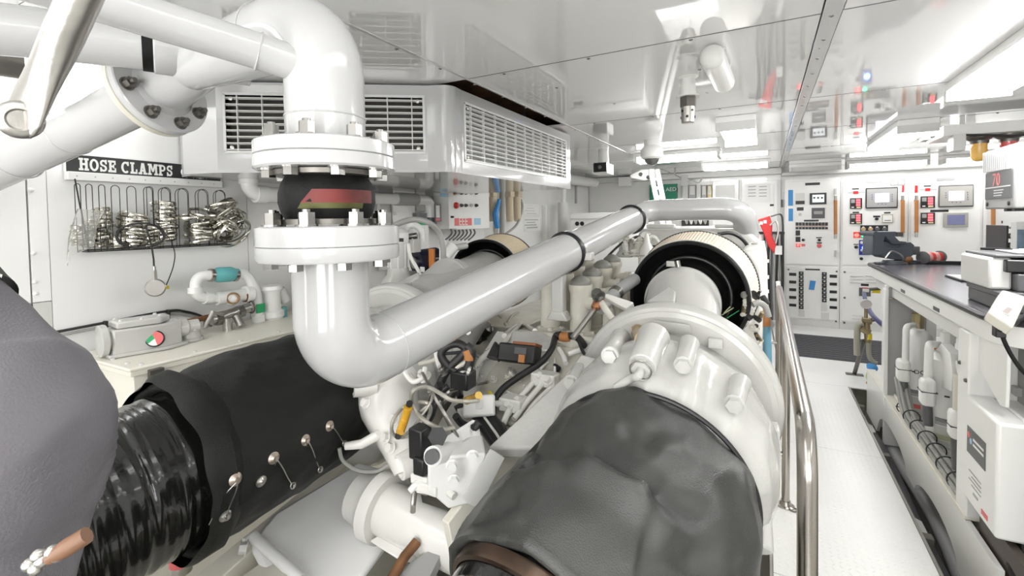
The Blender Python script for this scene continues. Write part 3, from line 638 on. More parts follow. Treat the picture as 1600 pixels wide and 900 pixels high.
# ================================================================== LEFT WALL
def rack():
    xw, xf = -2.695, -2.60
    y0, y1 = onx(101, 260, xw).y, onx(342, 262, xw).y; zt, zm, zr, zb = 1.868, 1.793, 1.755, 1.44
    back = bx('sign_board', BLACK, (xw, y0, zm), (xw+.012, y1, zt), .001)
    rail = bx('rail', PLW, (xw, y0, zr), (xw+.03, y1, zm-.001), .002)
    rim = one('sign_rim', PLW, lambda b: [b.bb((xw, y0-.004, zr), (xw+.014, y0, zt)), b.bb((xw, y0-.004, zt), (xw+.014, y1, zt+.004))])
    ya_, yb_ = onx(121, 260, xw).y, onx(268.5, 262, xw).y
    t = slab_text('HOSE CLAMPS', .055, yb_-ya_, PAPER, V((xw+.0125, (ya_+yb_)/2, (zm+zt)/2-.002)), (0, 1, 0), (0, 0, 1), (1, 0, 0))
    em = [one('clamp_emblem', PAPER, lambda b: [b.torus((xw+.014, onx(289, 270, xw).y, 1.827), (1, 0, 0), .024, .003, 28, 6), b.torus((xw+.014, onx(310, 270, xw).y, 1.827), (1, 0, 0), .026, .003, 28, 6)] + [b.box((xw+.0135, onx(300+k*5, 270, xw).y, 1.822), (.001, .003, .045)) for k in range(5)])]
    fr = one('wire_frame', WIRE, lambda b: [b.tube([(xf, y0+.0, zr), (xf, y0+.035, zb)], .003, 6), b.tube([(xf, y0+.035, zb), (xf, y1+.02, zb)], .003, 6), b.tube([(xw, y0+.035, zb+.004), (xw, y1+.02, zb+.004)], .003, 6), b.tube([(xw, y0+.035, zb), (xf, y0+.035, zb)], .003, 6), b.tube([(xw, y1+.02, zb), (xf, y1+.02, zb)], .003, 6)])
    tr = bx('bottom_tray', LGREY, (xw, y0+.035, zb-.004), (xf, y1+.02, zb), 0)
    hooks = []
    for x, w, dbl in ((121, 7, 0), (139, 8, 0), (159, 8, 0), (180, 11, 0), (205, 12, 0), (231, 12, 1), (256, 16, 1), (283, 18, 1), (314, 18, 1), (342, 18, 1)):
        for q in range(dbl+1):
            xx = xf+.0-q*.03; p = onx(x+q*(3 if x != 342 else 2), 297, xx); hw = px(w/2-q*1.5, dep(p)); ztop = zr-.02+q*.004
            path = [V((xx, p.y-hw, zb)), V((xx, p.y-hw, ztop-hw))]+[V((xx, p.y-hw*math.cos(a), ztop-hw+hw*math.sin(a))) for a in (PI/6, PI/3, PI/2, 2*PI/3, 5*PI/6)]+[V((xx, p.y+hw, ztop-hw)), V((xx, p.y+hw, zb))]
            hooks.append(one('hook_wire', WIRE, lambda b: b.tube(path, .0018, 6)))
    holes = [one('rail_hole', GREY, lambda b: b.cyl((xw+.03, y0+.03+k*.065, zr+.018), (xw+.0305, y0+.03+k*.065, zr+.018), .003, n=8)) for k in range(10)]
    thing('clamp_rack', 'wall rack with black sign reading HOSE CLAMPS, wire hooks and tray', 'rack', [back, rail, rim, fr, tr]+t+em+hooks+holes)
    # --- the clamps, each a ring with its screw housing
    SSB = M('clamp_steel', (.55, .53, .47), .22, metal=1)
    band0 = one('clamp_band', SSB, lambda b: b.torus((0, 0, 0), (0, 0, 1), .025, .0009, 24, 4, .0065)); hous0 = one('screw_housing', SSB, lambda b: [b.box((.028, 0, 0), (.008, .016, .012)), b.cyl((.031, -.014, 0), (.031, .014, 0), .0045, n=8), b.cyl((.031, -.019, 0), (.031, -.014, 0), .0055, n=6)])
    used = [False]
    def clamp(c, R, eul, label, group):
        s = R/.025; rot = Matrix.Rotation(eul[2], 3, 'Z') @ Matrix.Rotation(eul[0], 3, 'X') @ Matrix.Rotation(eul[1], 3, 'Y')
        if not used[0]: a, h = band0, hous0; used[0] = True
        else: a, h = band0.copy(), hous0.copy(); COL.objects.link(a); COL.objects.link(h); a.parent = h.parent = None
        e = bpy.data.objects.new('hose_clamp', None); COL.objects.link(e); e.location = c; e.rotation_euler = rot.to_euler(); e.empty_display_size = .02
        a.parent = e; h.parent = e; a.location = (0, 0, 0); a.scale = (s, s, min(1.25, max(.8, s)))
        hl = V((.0285, 0, 0)); h.location = (R+.0035, 0, 0)
        tag(e, label, 'clamp', group)
    rnd = random.Random(3)
    st = [(123, 384, 352, 8, 6, 'small hose clamp inside the plastic bag on the rack', 'hose clamps in the plastic bag'),
          (143, 386, 342, 7.5, 8, 'small hose clamp stacked on the second hook of rack', 'hose clamps on the second hook'),
          (160, 386, 324, 11, 10, 'hose clamp in tall stack on the third hook of rack', 'hose clamps on the third hook'),
          (184, 386, 372, 14, 4, 'hose clamp in low pile on the fourth hook of rack', 'hose clamps on the fourth hook'),
          (209, 384, 334, 19, 9, 'large hose clamp behind the coiled black cable on rack', 'hose clamps behind the coiled cable'),
          (234, 384, 354, 15, 6, 'hose clamp on the sixth hook beside the coiled cable', 'hose clamps on the sixth hook'),
          (258, 378, 315, 15, 10, 'hose clamp in tall stack on the seventh hook of rack', 'hose clamps on the seventh hook'),
          (312, 378, 345, 20, 7, 'wide hose clamp stacked on the ninth hook of rack', 'hose clamps on the ninth hook')]
    for x, yb_, yt, r, n, lb, gr in st:
        for k in range(n):
            y = yb_+(yt-yb_)*(k+.5)/n; p = onx(x+rnd.uniform(-1.5, 1.5), y, -2.645); R = px(r, dep(p))*rnd.uniform(.85, 1.12)
            clamp(p, R, (rnd.uniform(-.28, .28), rnd.uniform(-.22, .3), rnd.uniform(-2.6, .6)), lb+', '+(ORD[n-1-k] if k else 'lowest'), gr)
    for k in range(16):
        p = onx(352+rnd.uniform(-17, 15), 344+rnd.uniform(-26, 24), -2.60+rnd.uniform(-.03, .03)); R = px(rnd.uniform(15, 27), dep(p))
        clamp(p, R, (rnd.uniform(-.9, .9), rnd.uniform(-.8, .8), rnd.uniform(-2.6, 1)), 'large loose hose clamp in tangled bunch at the right end of rack', 'tangled large hose clamps')
    for (x, y, r, e, lb) in ((346, 318, 22, (.2, .15, -1), 'large clamp ring on top of tangled bunch at right end of rack'), (365, 364, 27, (.75, .5, -.4), 'largest clamp ring hanging tilted below the tangled bunch on rack'), (296, 339, 19, (.1, .1, .3), 'open clamp ring sticking out right of the seventh hook stack'), (318, 333, 20, (.35, -.1, 2), 'thin open clamp ring above the ninth hook stack')):
        p = onx(x, y, -2.58); clamp(p, px(r, dep(p)), e, lb, 'largest clamp rings on rack')
    bg = MB(); q = [onx(x, y, -2.585) for x, y in ((120, 326), (160, 330), (150, 352), (146, 385), (110, 400), (103, 418), (106, 372), (114, 345))]
    bg.prism(q, (.012, 0, 0)); tag(bg.done('plastic_bag', CLEARP, .003), 'crumpled clear plastic bag of clamps at left end of rack', 'bag')
    cp = onx(220, 368, -2.57); path = []
    for k in range(64):
        a = 2*PI*k/20; path.append(cp+V((.004*math.sin(k*.7)+.03*math.cos(a), (.083+.003*math.sin(k))*math.cos(a), (.058+.002*math.cos(k*1.3))*math.sin(a))))
    path += [onx(x, y, -2.54) for x, y in ((228, 352), (237, 385), (240, 405), (241, 424))]
    ck = one('cable_coil', WIRE, lambda b: b.tube(path, .004, 8)); g = onx(246, 450, -2.54)
    c2 = cable('thin_cable', WIRE, [onx(x, y, -2.54) for x, y in ((252, 360), (266, 375), (273, 395), (271, 415), (265, 433), (259, 447))], .0025)
    nt = one('cable_gland', STEELB, lambda b: [b.cyl(onx(241, 422, -2.54), onx(242, 438, -2.54), .011, n=6), b.cyl(onx(241, 416, -2.54), onx(241, 424, -2.54), .007, n=10)])
    ga = one('float_case', STEELB, lambda b: b.lathe(g-V((.02, -.0, 0)), (.9, -.4, .1), [(0, .02), (.004, .040), (.03, .042), (.036, .036)], 28)); yl = one('yellow_tab', YEL, lambda b: b.box(onx(260, 449, -2.54), (.012, .02, .016)))
    thing('cabled_sensor', 'round steel sensor hanging on a coiled black cable from the rack', 'sensor', [ck, c2, nt, ga, yl])
rack()
def locker():
    x0, x1, y0, y1, zt = -2.635, -2.15, .885, 2.35, 1.0
    b = bx('body', CREAM, (x0, y0+.01, -.56), (x1-.008, y1, zt-.012), .006)
    l = bx('lid', CREAM, (x0, y0-.004, zt-.012), (x1+.006, y1, zt), .004)
    l2 = bx('lid_rim', CREAM, (x0, y0, zt-.034), (x1, y1, zt-.013), .003)
    rv = [one('lid_bolt', LGREY, lambda q: q.hexn(p, (0, 0, 1), .008, .006)) for p in [V((x1-.03, y0+.05+k*.2, zt)) for k in range(7)]+[V((x0+.15+k*.12, y0+.03, zt)) for k in range(3)]]
    p = onx(241, 585, x1); la = one('latch', DARKST, lambda q: [q.box((x1+.004, p.y, p.z-.01), (.012, .045, .07)), q.box((x1+.016, p.y, p.z+.015), (.02, .05, .02)), q.torus((x1+.02, p.y, p.z-.005), (0, 1, 0), .012, .003, 12, 6)], .001)
    thing('cream_locker', 'long cream metal locker against left wall with bolted lid', 'locker', [b, l, l2, la]+rv)
    sh = bx('wall_ledge', WALLM, (-2.70, -.9, -.5), (-2.60, .875, .95), .004); sh['kind'] = 'structure'
    # actuator valve on the lid
    z = zt+.002; c = onx(222, 537, -2.42); Y = V((.12, .99, 0)).normalized(); Xp = V((Y.y, -Y.x, 0))
    def L(a, bb, h): return V((c.x, c.y, z))+Y*a+Xp*bb+V((0, 0, h))
    body = one('body', CAST, lambda q: [q.prism([L(-.115, -.05, 0), L(-.115, .055, 0), L(.06, .075, 0), L(.14, .045, 0), L(.14, -.03, 0), L(.06, -.05, 0)], (0, 0, .115))], .008)
    cov = one('cover', CAST, lambda q: q.prism([L(-.10, -.06, .117), L(-.10, .05, .117), L(.05, .07, .117), L(.10, .03, .117), L(.10, -.04, .117)], (0, 0, .028)), .007)
    fl = one('end_flange', CAST, lambda q: q.lathe(L(-.15, .0, .07), Y, [(0, .05), (.004, .066), (.025, .066), (.03, .05), (.05, .045)], 28)); nk = one('cable_neck', CAST, lambda q: q.lathe(L(.12, 0, .07), Y, [(0, .045), (.05, .04), (.06, .03), (.10, .03)], 20))
    bp = one('base_plate', CAST, lambda q: q.prism([L(-.13, .06, 0), L(.08, .09, 0), L(.16, .05, 0), L(.16, .0, 0), L(-.13, 0, 0)], (0, 0, .014)), .003)
    dc = L(.025, .072, .055); dn = (Xp*.95+V((0, 0, .25))-Y*.35).normalized()
    ring = one('indicator_ring', BLACK, lambda q: q.lathe(dc-dn*.01, dn, [(0, .036), (.014, .035), (.016, .031), (.012, .030)], 28)); u, w = perp(dn)
    def pie(a0, a1, r, m, nm): return one(nm, m, lambda q: q.prism([dc+dn*.004]+[dc+dn*.004+(u*math.cos(a)+w*math.sin(a))*r for a in [a0+(a1-a0)*k/8 for k in range(9)]], dn*.002))
    pies = [pie(.2, 2.0, .030, REDL, 'red_sector'), pie(2.0, 3.8, .030, GREENB, 'green_sector'), pie(3.8, 5.0, .030, PAPER, 'white_sector'), pie(5.0, 6.5, .030, REDL, 'red_sector')]
    thing('valve_actuator', 'white valve actuator with red and green dial on the cream locker', 'valve', [body, cov, fl, nk, bp, ring]+pies+[one('cover_bolt', LGREY, lambda q: q.hexn(L(a, bb, .145), (0, 0, 1), .007, .007)) for a, bb in ((-.08, .03), (-.08, -.04), (.06, .03), (.06, -.03), (-.01, .045))])
    q0 = onx(297, 530, -2.42); q0.z = z
    thing('pipe_fitting', 'small white bolted fitting standing on cream locker beside the actuator', 'fitting', [one('base', CAST, lambda q: q.lathe(q0, (0, 0, 1), [(0, .055), (.012, .055), (.014, .045), (.05, .042), (.055, .05), (.068, .05), (.07, .03)], 20)), one('bolt_ring', CAST, lambda q: [q.hexn(q0+V((.045*math.cos(a), .045*math.sin(a), .05)), (0, 0, 1), .009, .03) for a in [k*PI/3 for k in range(6)]])])
    tag(cable('brown_hose', RUST, [onx(275, 507, -2.46), onx(310, 499, -2.5), onx(340, 492, -2.52), onx(372, 485, -2.5)], .014), 'brown hose running from the actuator along the wall', 'hose')
    v = onx(355, 497, -2.46)
    thing('chrome_valve', 'tarnished steel valve with handle at the end of brown hose', 'valve', [one('body', STEELB, lambda q: [q.cyl(v+V((-.02, -.07, 0)), v+V((-.03, .14, .03)), .026, n=16), q.cyl(v, v+V((0, 0, -.075)), .022, n=14), q.cyl(v+V((0, .05, 0)), v+V((0.04, .05, -.05)), .02, n=12)]), one('hex_nut', CHROME, lambda q: [q.cyl(v+V((-.02, -.05, 0)), v+V((-.02, -.02, 0)), .034, n=6), q.cyl(v+V((-.025, .07, .015)), v+V((-.025, .10, .02)), .034, n=6)]), one('handle', STEELB, lambda q: q.tube([v+V((0, -.02, .02)), v+V((.03, -.09, .05)), v+V((.03, -.13, -.02))], .009, 8)), one('clip_ring', DARKST, lambda q: q.torus(v+V((-.03, .15, .03)), (0, 1, 0), .032, .005, 20, 6))])
    # PVC loop with teal coupling
    X = -2.52
    def w_(x, y): return onx(x, y, X)
    P1 = one('pvc_pipe', PLW, lambda q: q.tube(fillet([w_(344, 467), w_(306, 464), w_(305, 431), w_(336, 430)], .05, 6), .026, 20)); P2 = one('pvc_pipe', PLW, lambda q: q.tube(fillet([w_(366, 428), w_(386, 428), w_(400, 455), w_(405, 510)], .06, 6), .026, 20))
    k = [one('pipe_socket', PLW, lambda q: q.cyl(a, b, .033, n=20)) for a, b in ((w_(305, 458), w_(305, 449)), (w_(320, 465), w_(330, 466)), (w_(403, 492), w_(405, 505)))]
    te = one('teal_coupling', TEAL, lambda q: q.lathe(w_(330, 430), w_(368, 428)-w_(330, 430), [(0, .028), (.01, .030), (.035, .040), (.10, .040), (.125, .030), (.14, .028)], 24)); cl = [one('hose_band', STEEL, lambda q: q.cyl(w_(x, 430), w_(x+5, 430), .034, n=20)) for x in (327, 365)]
    T = one('tee', PLW, lambda q: [q.cyl(w_(338, 467), w_(385, 460), .034, n=20), q.sph(w_(362, 466), .042, 16, 10), q.cyl(w_(382, 460), w_(392, 459), .046, n=20)]); op = w_(363, 466); dn = (CAMP-op).normalized(); dn = (dn+V((0.2, 0, 0))).normalized()
    bo = one('brass_opening', M('brown_brass', (.38, .24, .12), .45, metal=.5), lambda q: q.lathe(op+dn*.02, dn, [(0, .032), (.03, .032), (.034, .028), (.03, .024), (.0, .022)], 24)); bb = one('brown_seal', RUST, lambda q: q.cyl(w_(380, 463), w_(383, 462), .036, n=20))
    gl = one('green_label', GREENB, lambda q: q.box(w_(402, 481)+V((.03, 0, 0)), (.004, .05, .05)))
    thing('drain_pipework', 'white plastic pipe loop with teal coupling on left wall', 'pipe', [P1, P2, te, T, bo, bb, gl]+k+cl)
    c = w_(428, 470)
    thing('sea_valve', 'white valve with teal joint beside the plastic pipe loop', 'valve', [one('valve_body', PLW, lambda q: q.lathe(w_(428, 510), w_(424, 445)-w_(428, 510), [(0, .05), (.05, .05), (.06, .06), (.09, .06), (.1, .045), (.2, .045), (.22, .06), (.24, .055)], 24)), one('teal_joint', TEAL, lambda q: q.cyl(w_(441, 505), w_(440, 480), .028, n=16)), one('bracket', LGREY, lambda q: q.cyl(w_(436, 452), w_(446, 470), .03, n=16))])
    # wall cables with clips
    pts = [onx(x, y, -2.688) for x, y in ((-60, 545), (65, 523), (165, 504), (262, 486), (290, 487), (315, 494), (330, 505))]
    tag(one('wall_cable', WIRE, lambda q: q.tube(spline(pts, 6), .006, 8)), 'black cable clipped along left wall above the locker', 'cable'); tag(one('wall_cable', HOSEG, lambda q: q.tube([p+V((.003, 0, -.017)) for p in spline(pts, 6)], .006, 8)), 'grey cable clipped below the black one along left wall', 'cable')
    for x, y, lb in ((164, 506, 'black cable clip on left wall cables, nearer of two'), (262, 488, 'black cable clip on left wall cables, farther of two')):
        p = onx(x, y, -2.688); tag(one('cable_clip', WIRE, lambda q: q.bb((p.x-.006, p.y-.006, p.z-.032), (p.x+.014, p.y+.006, p.z+.014)), .002), lb, 'clip')
locker()
def wall_plant():
    # white pipe along the wall behind the riser
    X = -2.56
    p = fillet([onx(388, 262, X), onx(388, 303, X), onx(672, 313, X), onx(674, 352, X)], .07, 8)
    thing('wall_pipe', 'white plastic pipe with elbow running along left wall behind the riser', 'pipe', [one('pipe', PLW, lambda b: b.tube(p, .042, 24)), one('pipe_socket', PLW, lambda b: b.tube([onx(398, 303, X), onx(416, 304, X)], .05, 24)), one('pipe_socket', PLW, lambda b: b.tube([onx(388, 270, X), onx(388, 288, X)], .05, 24)), one('pipe_socket', GREY, lambda b: b.tube([onx(618, 311, X), onx(650, 312, X)], .05, 24)), one('rubber_sleeve', DGREY, lambda b: b.tube([onx(674, 340, X), onx(674, 350, X)], .048, 24))])
    # tall white cabinet, grey columns
    def fx(nm, m, x0, ya, x1, yb, X, dx=.02, bev=.002):
        a, b = onx(x0, ya, X), onx(x1, yb, X); return one(nm, m, lambda q: q.bb((X, a.y, b.z), (X+dx, b.y, a.z)), bev)
    a, b = onx(609, 270, -2.6), onx(640, 270, -2.6)
    thing('grey_column', 'grey wall column behind the riser flange', 'column', [fx('face', WALLG, 588, 272, 608, 420, -2.66, .03), fx('edge_strip', GREY, 586, 310, 672, 300, -2.66, .035)])
    c = fx('cabinet_face', PLW, 609, 268, 642, 420, -2.66, .06); thing('wall_cabinet', 'narrow white cabinet on left wall behind the hose arch', 'cabinet', [c, fx('door', PLW, 613, 276, 636, 332, -2.60, .008), fx('door', PLW, 613, 336, 636, 410, -2.60, .008), fx('side_panel', LGREY, 643, 270, 658, 330, -2.66, .05)])
    # panels with gauges
    X = -2.47
    p = [fx('box_body', PLW, 672, 268, 696, 357, X-.2, .2), fx('gauge_window', DGREY, 677, 279, 688, 301, X, .006), fx('gauge_window', DGREY, 678, 318, 689, 346, X, .006), fx('gauge_scale', LGREY, 680, 282, 686, 298, X+.006, .002), fx('gauge_scale', LGREY, 681, 321, 687, 340, X+.006, .002), fx('blue_strip', LBLUE, 687, 302, 699, 308, X+.004, .004), fx('red_mark', REDL, 681, 341, 687, 345, X+.007, .002)]
    thing('gauge_box', 'white box with two tall dark gauge windows beside the control panel', 'box', p)
    p = [fx('panel_box', PLW, 698, 274, 752, 357, X-.1, .1, .006), fx('red_header', REDL, 709, 278, 736, 290, X, .003), fx('blue_square', LBLUE, 739, 281, 750, 286, X, .003), fx('red_label', REDL, 710, 341, 737, 352, X, .003), fx('blue_square', LBLUE, 741, 341, 751, 351, X, .003)]
    p.append(text('EEE', .10, PAPER, onx(724, 346.5, X+.0045), (0, 1, 0), (0, 0, 1), .0006))
    def knob(x, y, r, m, nm): q = onx(x, y, X); return one(nm, m, lambda b: b.lathe(q, (1, 0, 0), [(0, r), (.012, r), (.02, r*.8), (.03, r*.5)], 14))
    p += [knob(x, 302, .014, m, 'knob') for x, m in ((709, RUST), (720, DGREY), (727, DGREY), (735, LGREY), (743, DGREY))]+[knob(712, 321, .03, RED, 'stop_button')]+[knob(x, 321, .016, m, 'knob') for x, m in ((720, DGREY), (727, DGREY), (735, LGREY), (743, BLACK))]+[knob(705, 287, .008, BLACK, 'panel_lock'), knob(705, 339, .01, BLACK, 'panel_lock')]
    thing('control_panel', 'white wall control panel with red and blue labels and red stop button', 'panel', p)
    for k in range(7):
        x = 704+k*6; tag(cable('panel_wire', DGREY, [onx(x, 357, X-.05), onx(x+2, 364, X-.04), onx(x-2, 370, X-.05), onx(x-8, 375, X-.05)], .008), NTH[k]+' grey cable from left under the control panel', 'cable', 'cables under the control panel')
    # beige filter housings
    for k, (x, lb) in enumerate(((757, 'leftmost beige filter canister on left wall right of control panel'), (769, 'second beige filter canister right of the control panel'), (796, 'third beige filter canister, right of the blue strap'), (808, 'rightmost beige filter canister beside wall papers'))):
        X = -2.58; t = onx(x, 293, X); m = onx(x, 308, X); z = onx(x, 346, X); r = px(6.2, dep(m))
        thing('filter_canister', lb, 'filter', [one('filter_head', BEIGE, lambda b: b.bb((m.x-r, m.y-r*1.05, m.z), (m.x+r, m.y+r*1.05, t.z)), .008), one('filter_bowl', BEIGE, lambda b: b.lathe(m, (0, 0, -1), [(0, r), (m.z-z.z-.02, r*.92), (m.z-z.z, r*.7)], 20))])
    X = -2.55
    tag(one('grey_hose', HOSEG, lambda b: b.tube([onx(785, 285, X), onx(784, 378, X)], .03, 16)), 'grey upright hose between the beige filter canisters', 'hose')
    tag(one('blue_strap', BLUE, lambda b: b.tube([onx(780, 312, X+.05), onx(774, 335, X+.05), onx(777, 356, X+.05)], [.02, .035, .03], 8)), 'blue strap hanging beside grey hose between filter canisters', 'strap')
    tag(cable('grey_line', HOSEG, [onx(814, 312, X), onx(816, 325, X), onx(808, 350, X), onx(790, 366, X)], .014), 'thin grey line curving under the rightmost beige filter', 'hose')
    tag(fx('shelf', DARKST, 732, 287, 808, 290, -2.6, .15), 'thin dark shelf above the beige filter canisters', 'shelf')
    for i, (x0, y0, x1, y1, lb) in enumerate(((818, 318, 842, 335, 'upper white instruction sheet on left wall'), (818, 340, 844, 360, 'lower white instruction sheet on left wall'))):
        X = -2.70; thing('instruction_sheet', lb, 'paper', [fx('sheet', PAPER, x0, y0, x1, y1, X+.001, .002, 0)]+[fx('print_line', GINK, x0+2+(j % 2)*3, y0+3+j*4, x1-3-(j*5 % 7), y0+4+j*4, X+.003, .0008, 0) for j in range(4)])
    # tall white tank with green top band, hose arch, pump
    q = pt(656, 400, 3.25); q = V((q.x, q.y, -.56)); t = pt(656, 346, 3.25)
    thing('white_standpipe', 'white upright pipe with green band behind the hose arch', 'pipe', [one('pipe', PLW, lambda b: b.tube([q, t], .058, 24)), one('green_band', GREENB, lambda b: b.tube([pt(656, 352, 3.25), pt(656, 344, 3.25)], .0595, 24)), one('dark_cap', DGREY, lambda b: b.tube([pt(656, 344, 3.25), pt(656, 333, 3.25)], .05, 24))])
    c = pt(622, 418, 2.75); t = pt(622, 358, 2.75); m = pt(622, 380, 2.75)
    thing('sight_canister', 'clear-sided white canister right of the lower riser flange', 'canister', [one('head', PLW, lambda b: b.lathe(m, (0, 0, 1), [(0, .062), (.06, .062), (.078, .045), (.09, .02)], 24)), one('bowl', LGREY, lambda b: b.lathe(c, (0, 0, 1), [(0, .05), (.01, .056), (m.z-c.z, .056)], 24)), one('rib', PLW, lambda b: [b.box(c+V((.055*math.cos(a), .055*math.sin(a), (m.z-c.z)/2)), (.008, .008, m.z-c.z)) for a in (-2.4, -1.6, -.8, 0)]), one('label_mark', INK, lambda b: b.box(pt(625, 375, 2.68), (.05, .004, .02))), one('foot_casting', CAST, lambda b: b.lathe(c-V((0, 0, .13)), (0, 0, 1), [(0, .11), (.05, .10), (.09, .065), (.13, .06)], 24))])
    a = pt(650, 410, 2.85); n = pt(682, 405, 2.95)
    thing('pump_motor', 'navy blue pump motor with orange label behind the lower flange', 'motor', [one('motor_body', NAVY, lambda b: b.tube([a, n], .075, 24)), one('motor_face', STEELB, lambda b: b.tube([a-(n-a).normalized()*.02, a], .035, 20)), one('orange_label', ORANGE, lambda b: b.box(pt(675, 407, 2.82), (.04, .012, .14))), one('mount', CAST, lambda b: b.box(pt(668, 428, 2.88), (.25, .10, .04)), .005), one('paper_tag', PAPER, lambda b: b.box(pt(660, 421, 2.78), (.03, .005, .03)))])
    tag(cable('hose_arch', HOSEG, [pt(x, y, d) for x, y, d in ((602, 368, 2.5), (618, 352, 2.5), (645, 343, 2.55), (670, 348, 2.55), (686, 364, 2.6), (692, 386, 2.6), (693, 405, 2.6))], .016, 12), 'grey hose arching over the pump motor', 'hose')
    thing('white_hose_leg', 'white hose leg at the right foot of grey arching hose', 'hose', [one('leg', PLW, lambda b: b.tube([pt(692, 375, 2.62), pt(691, 432, 2.62)], .019, 16)), one('band', DGREY, lambda b: b.tube([pt(692, 412, 2.62), pt(692, 416, 2.62)], .021, 16))])
    tag(cable('cream_hose', WIREW, [pt(x, y, 2.55) for x, y in ((638, 380), (641, 400), (652, 420), (662, 438), (672, 452))], .010), 'cream hose crossing in front of the pump motor', 'hose')
    thing('pump_valve', 'small chrome valve head above the pump motor', 'valve', [one('block', CAST, lambda b: b.box(pt(645, 384, 2.8), (.07, .07, .08)), .006), one('stem', CHROME, lambda b: [b.cyl(pt(637, 370, 2.8), pt(652, 368, 2.8), .018, n=12), b.cyl(pt(644, 368, 2.8), pt(645, 380, 2.8), .012, n=12)]), one('elbow', PLW, lambda b: b.tube(fillet([pt(632, 362, 2.85), pt(640, 350, 2.85), pt(658, 355, 2.85), pt(659, 378, 2.85)], .06), .02, 16))])
    thing('angled_fitting', 'white angled fitting right of hose leg, left of far air filter', 'fitting', [one('body', PLW, lambda b: b.tube([pt(694, 402, 2.75), pt(708, 385, 2.8)], .034, 18)), one('arm', CAST, lambda b: b.tube([pt(706, 388, 2.8), pt(728, 384, 2.9)], .02, 14))])
wall_plant()
# ================================================================== BLANKETS AND TURBOCHARGERS
def cat3(a, b, c, d, t): return .5*((2*b)+(c-a)*t+(2*a-5*b+4*c-d)*t*t+(3*b-a-3*c+d)*t**3)
def blanket(name, mat, secs, per=10, n=72, amp=.012, sc=4.5, seed=0, hem=.014, aniso=(1, 1, 1), normals=None, ends=(1, 1), folds=()):
    P = [V(s[0]) for s in secs]; R = [s[1] for s in secs]; m = len(P); C = []; Q = []
    for i in range(m-1):
        a, d = P[max(i-1, 0)], P[min(i+2, m-1)]; ra, rd = R[max(i-1, 0)], R[min(i+2, m-1)]
        for k in range(per): C.append(cat3(a, P[i], P[i+1], d, k/per)); Q.append(cat3(ra, R[i], R[i+1], rd, k/per))
    C.append(P[-1]); Q.append(R[-1]); b = MB(); S = []
    T = [(C[min(i+1, len(C)-1)]-C[max(i-1, 0)]).normalized() for i in range(len(C))]
    if normals:
        for i in range(len(T)):
            f = i/(len(T)-1); T[i] = (V(normals[0])*(1-f)+V(normals[1])*f).normalized()*.75+T[i]*.25
    if ends[0]: S += [(C[0]+T[0]*hem*.9, T[0], Q[0]-hem*1.6), (C[0]-T[0]*hem*.2, T[0], Q[0]-hem*1.1), (C[0]-T[0]*hem*.5, T[0], Q[0]-hem*.5), (C[0]-T[0]*hem*.2, T[0], Q[0]+hem*.15), (C[0]+T[0]*hem*.7, T[0], Q[0]+hem*.15)]
    S += [(c, t, q) for c, t, q in zip(C, T, Q)][1:-1]
    if ends[1]: S += [(C[-1]-T[-1]*hem*.7, T[-1], Q[-1]+hem*.1), (C[-1]+T[-1]*hem*.3, T[-1], Q[-1]), (C[-1], T[-1], Q[-1]-hem*1.6)]
    b.loft(S, n, caps=False)
    cen = C
    ax = [(V(p), min(cen, key=lambda c: (c-p).length_squared)) for p in b.v]
    for k, (p, c) in enumerate(ax):
        d = (p-c); d = d.normalized() if d.length > 1e-6 else d; q = V((p.x*aniso[0], p.y*aniso[1], p.z*aniso[2]))*sc+V((seed*3.7, seed*1.3, 0))
        v1 = noise.noise(q); v2 = abs(noise.noise(q*1.9+V((5, 2, 1)))); v3 = noise.noise(q*4.3)
        off = amp*(v1*1.1-v2*.9+v3*.16)
        if folds and d.dot(CAMP-p) > 0:
            x, y = pxof(p)
            for (xa, ya, xb, yb, wd, am) in folds:
                ex, ey = xb-xa, yb-ya; t = max(0, min(1, ((x-xa)*ex+(y-ya)*ey)/(ex*ex+ey*ey))); q2 = ((x-xa-ex*t)**2+(y-ya-ey*t)**2)/wd**2
                off += 1.8*am*math.exp(-q2)
        b.v[k] = p+d*off
    return b.done(name, mat, ang=60)
def strand(nm, m, pts, r): return cable(nm, m, pts, r, 5, 5)
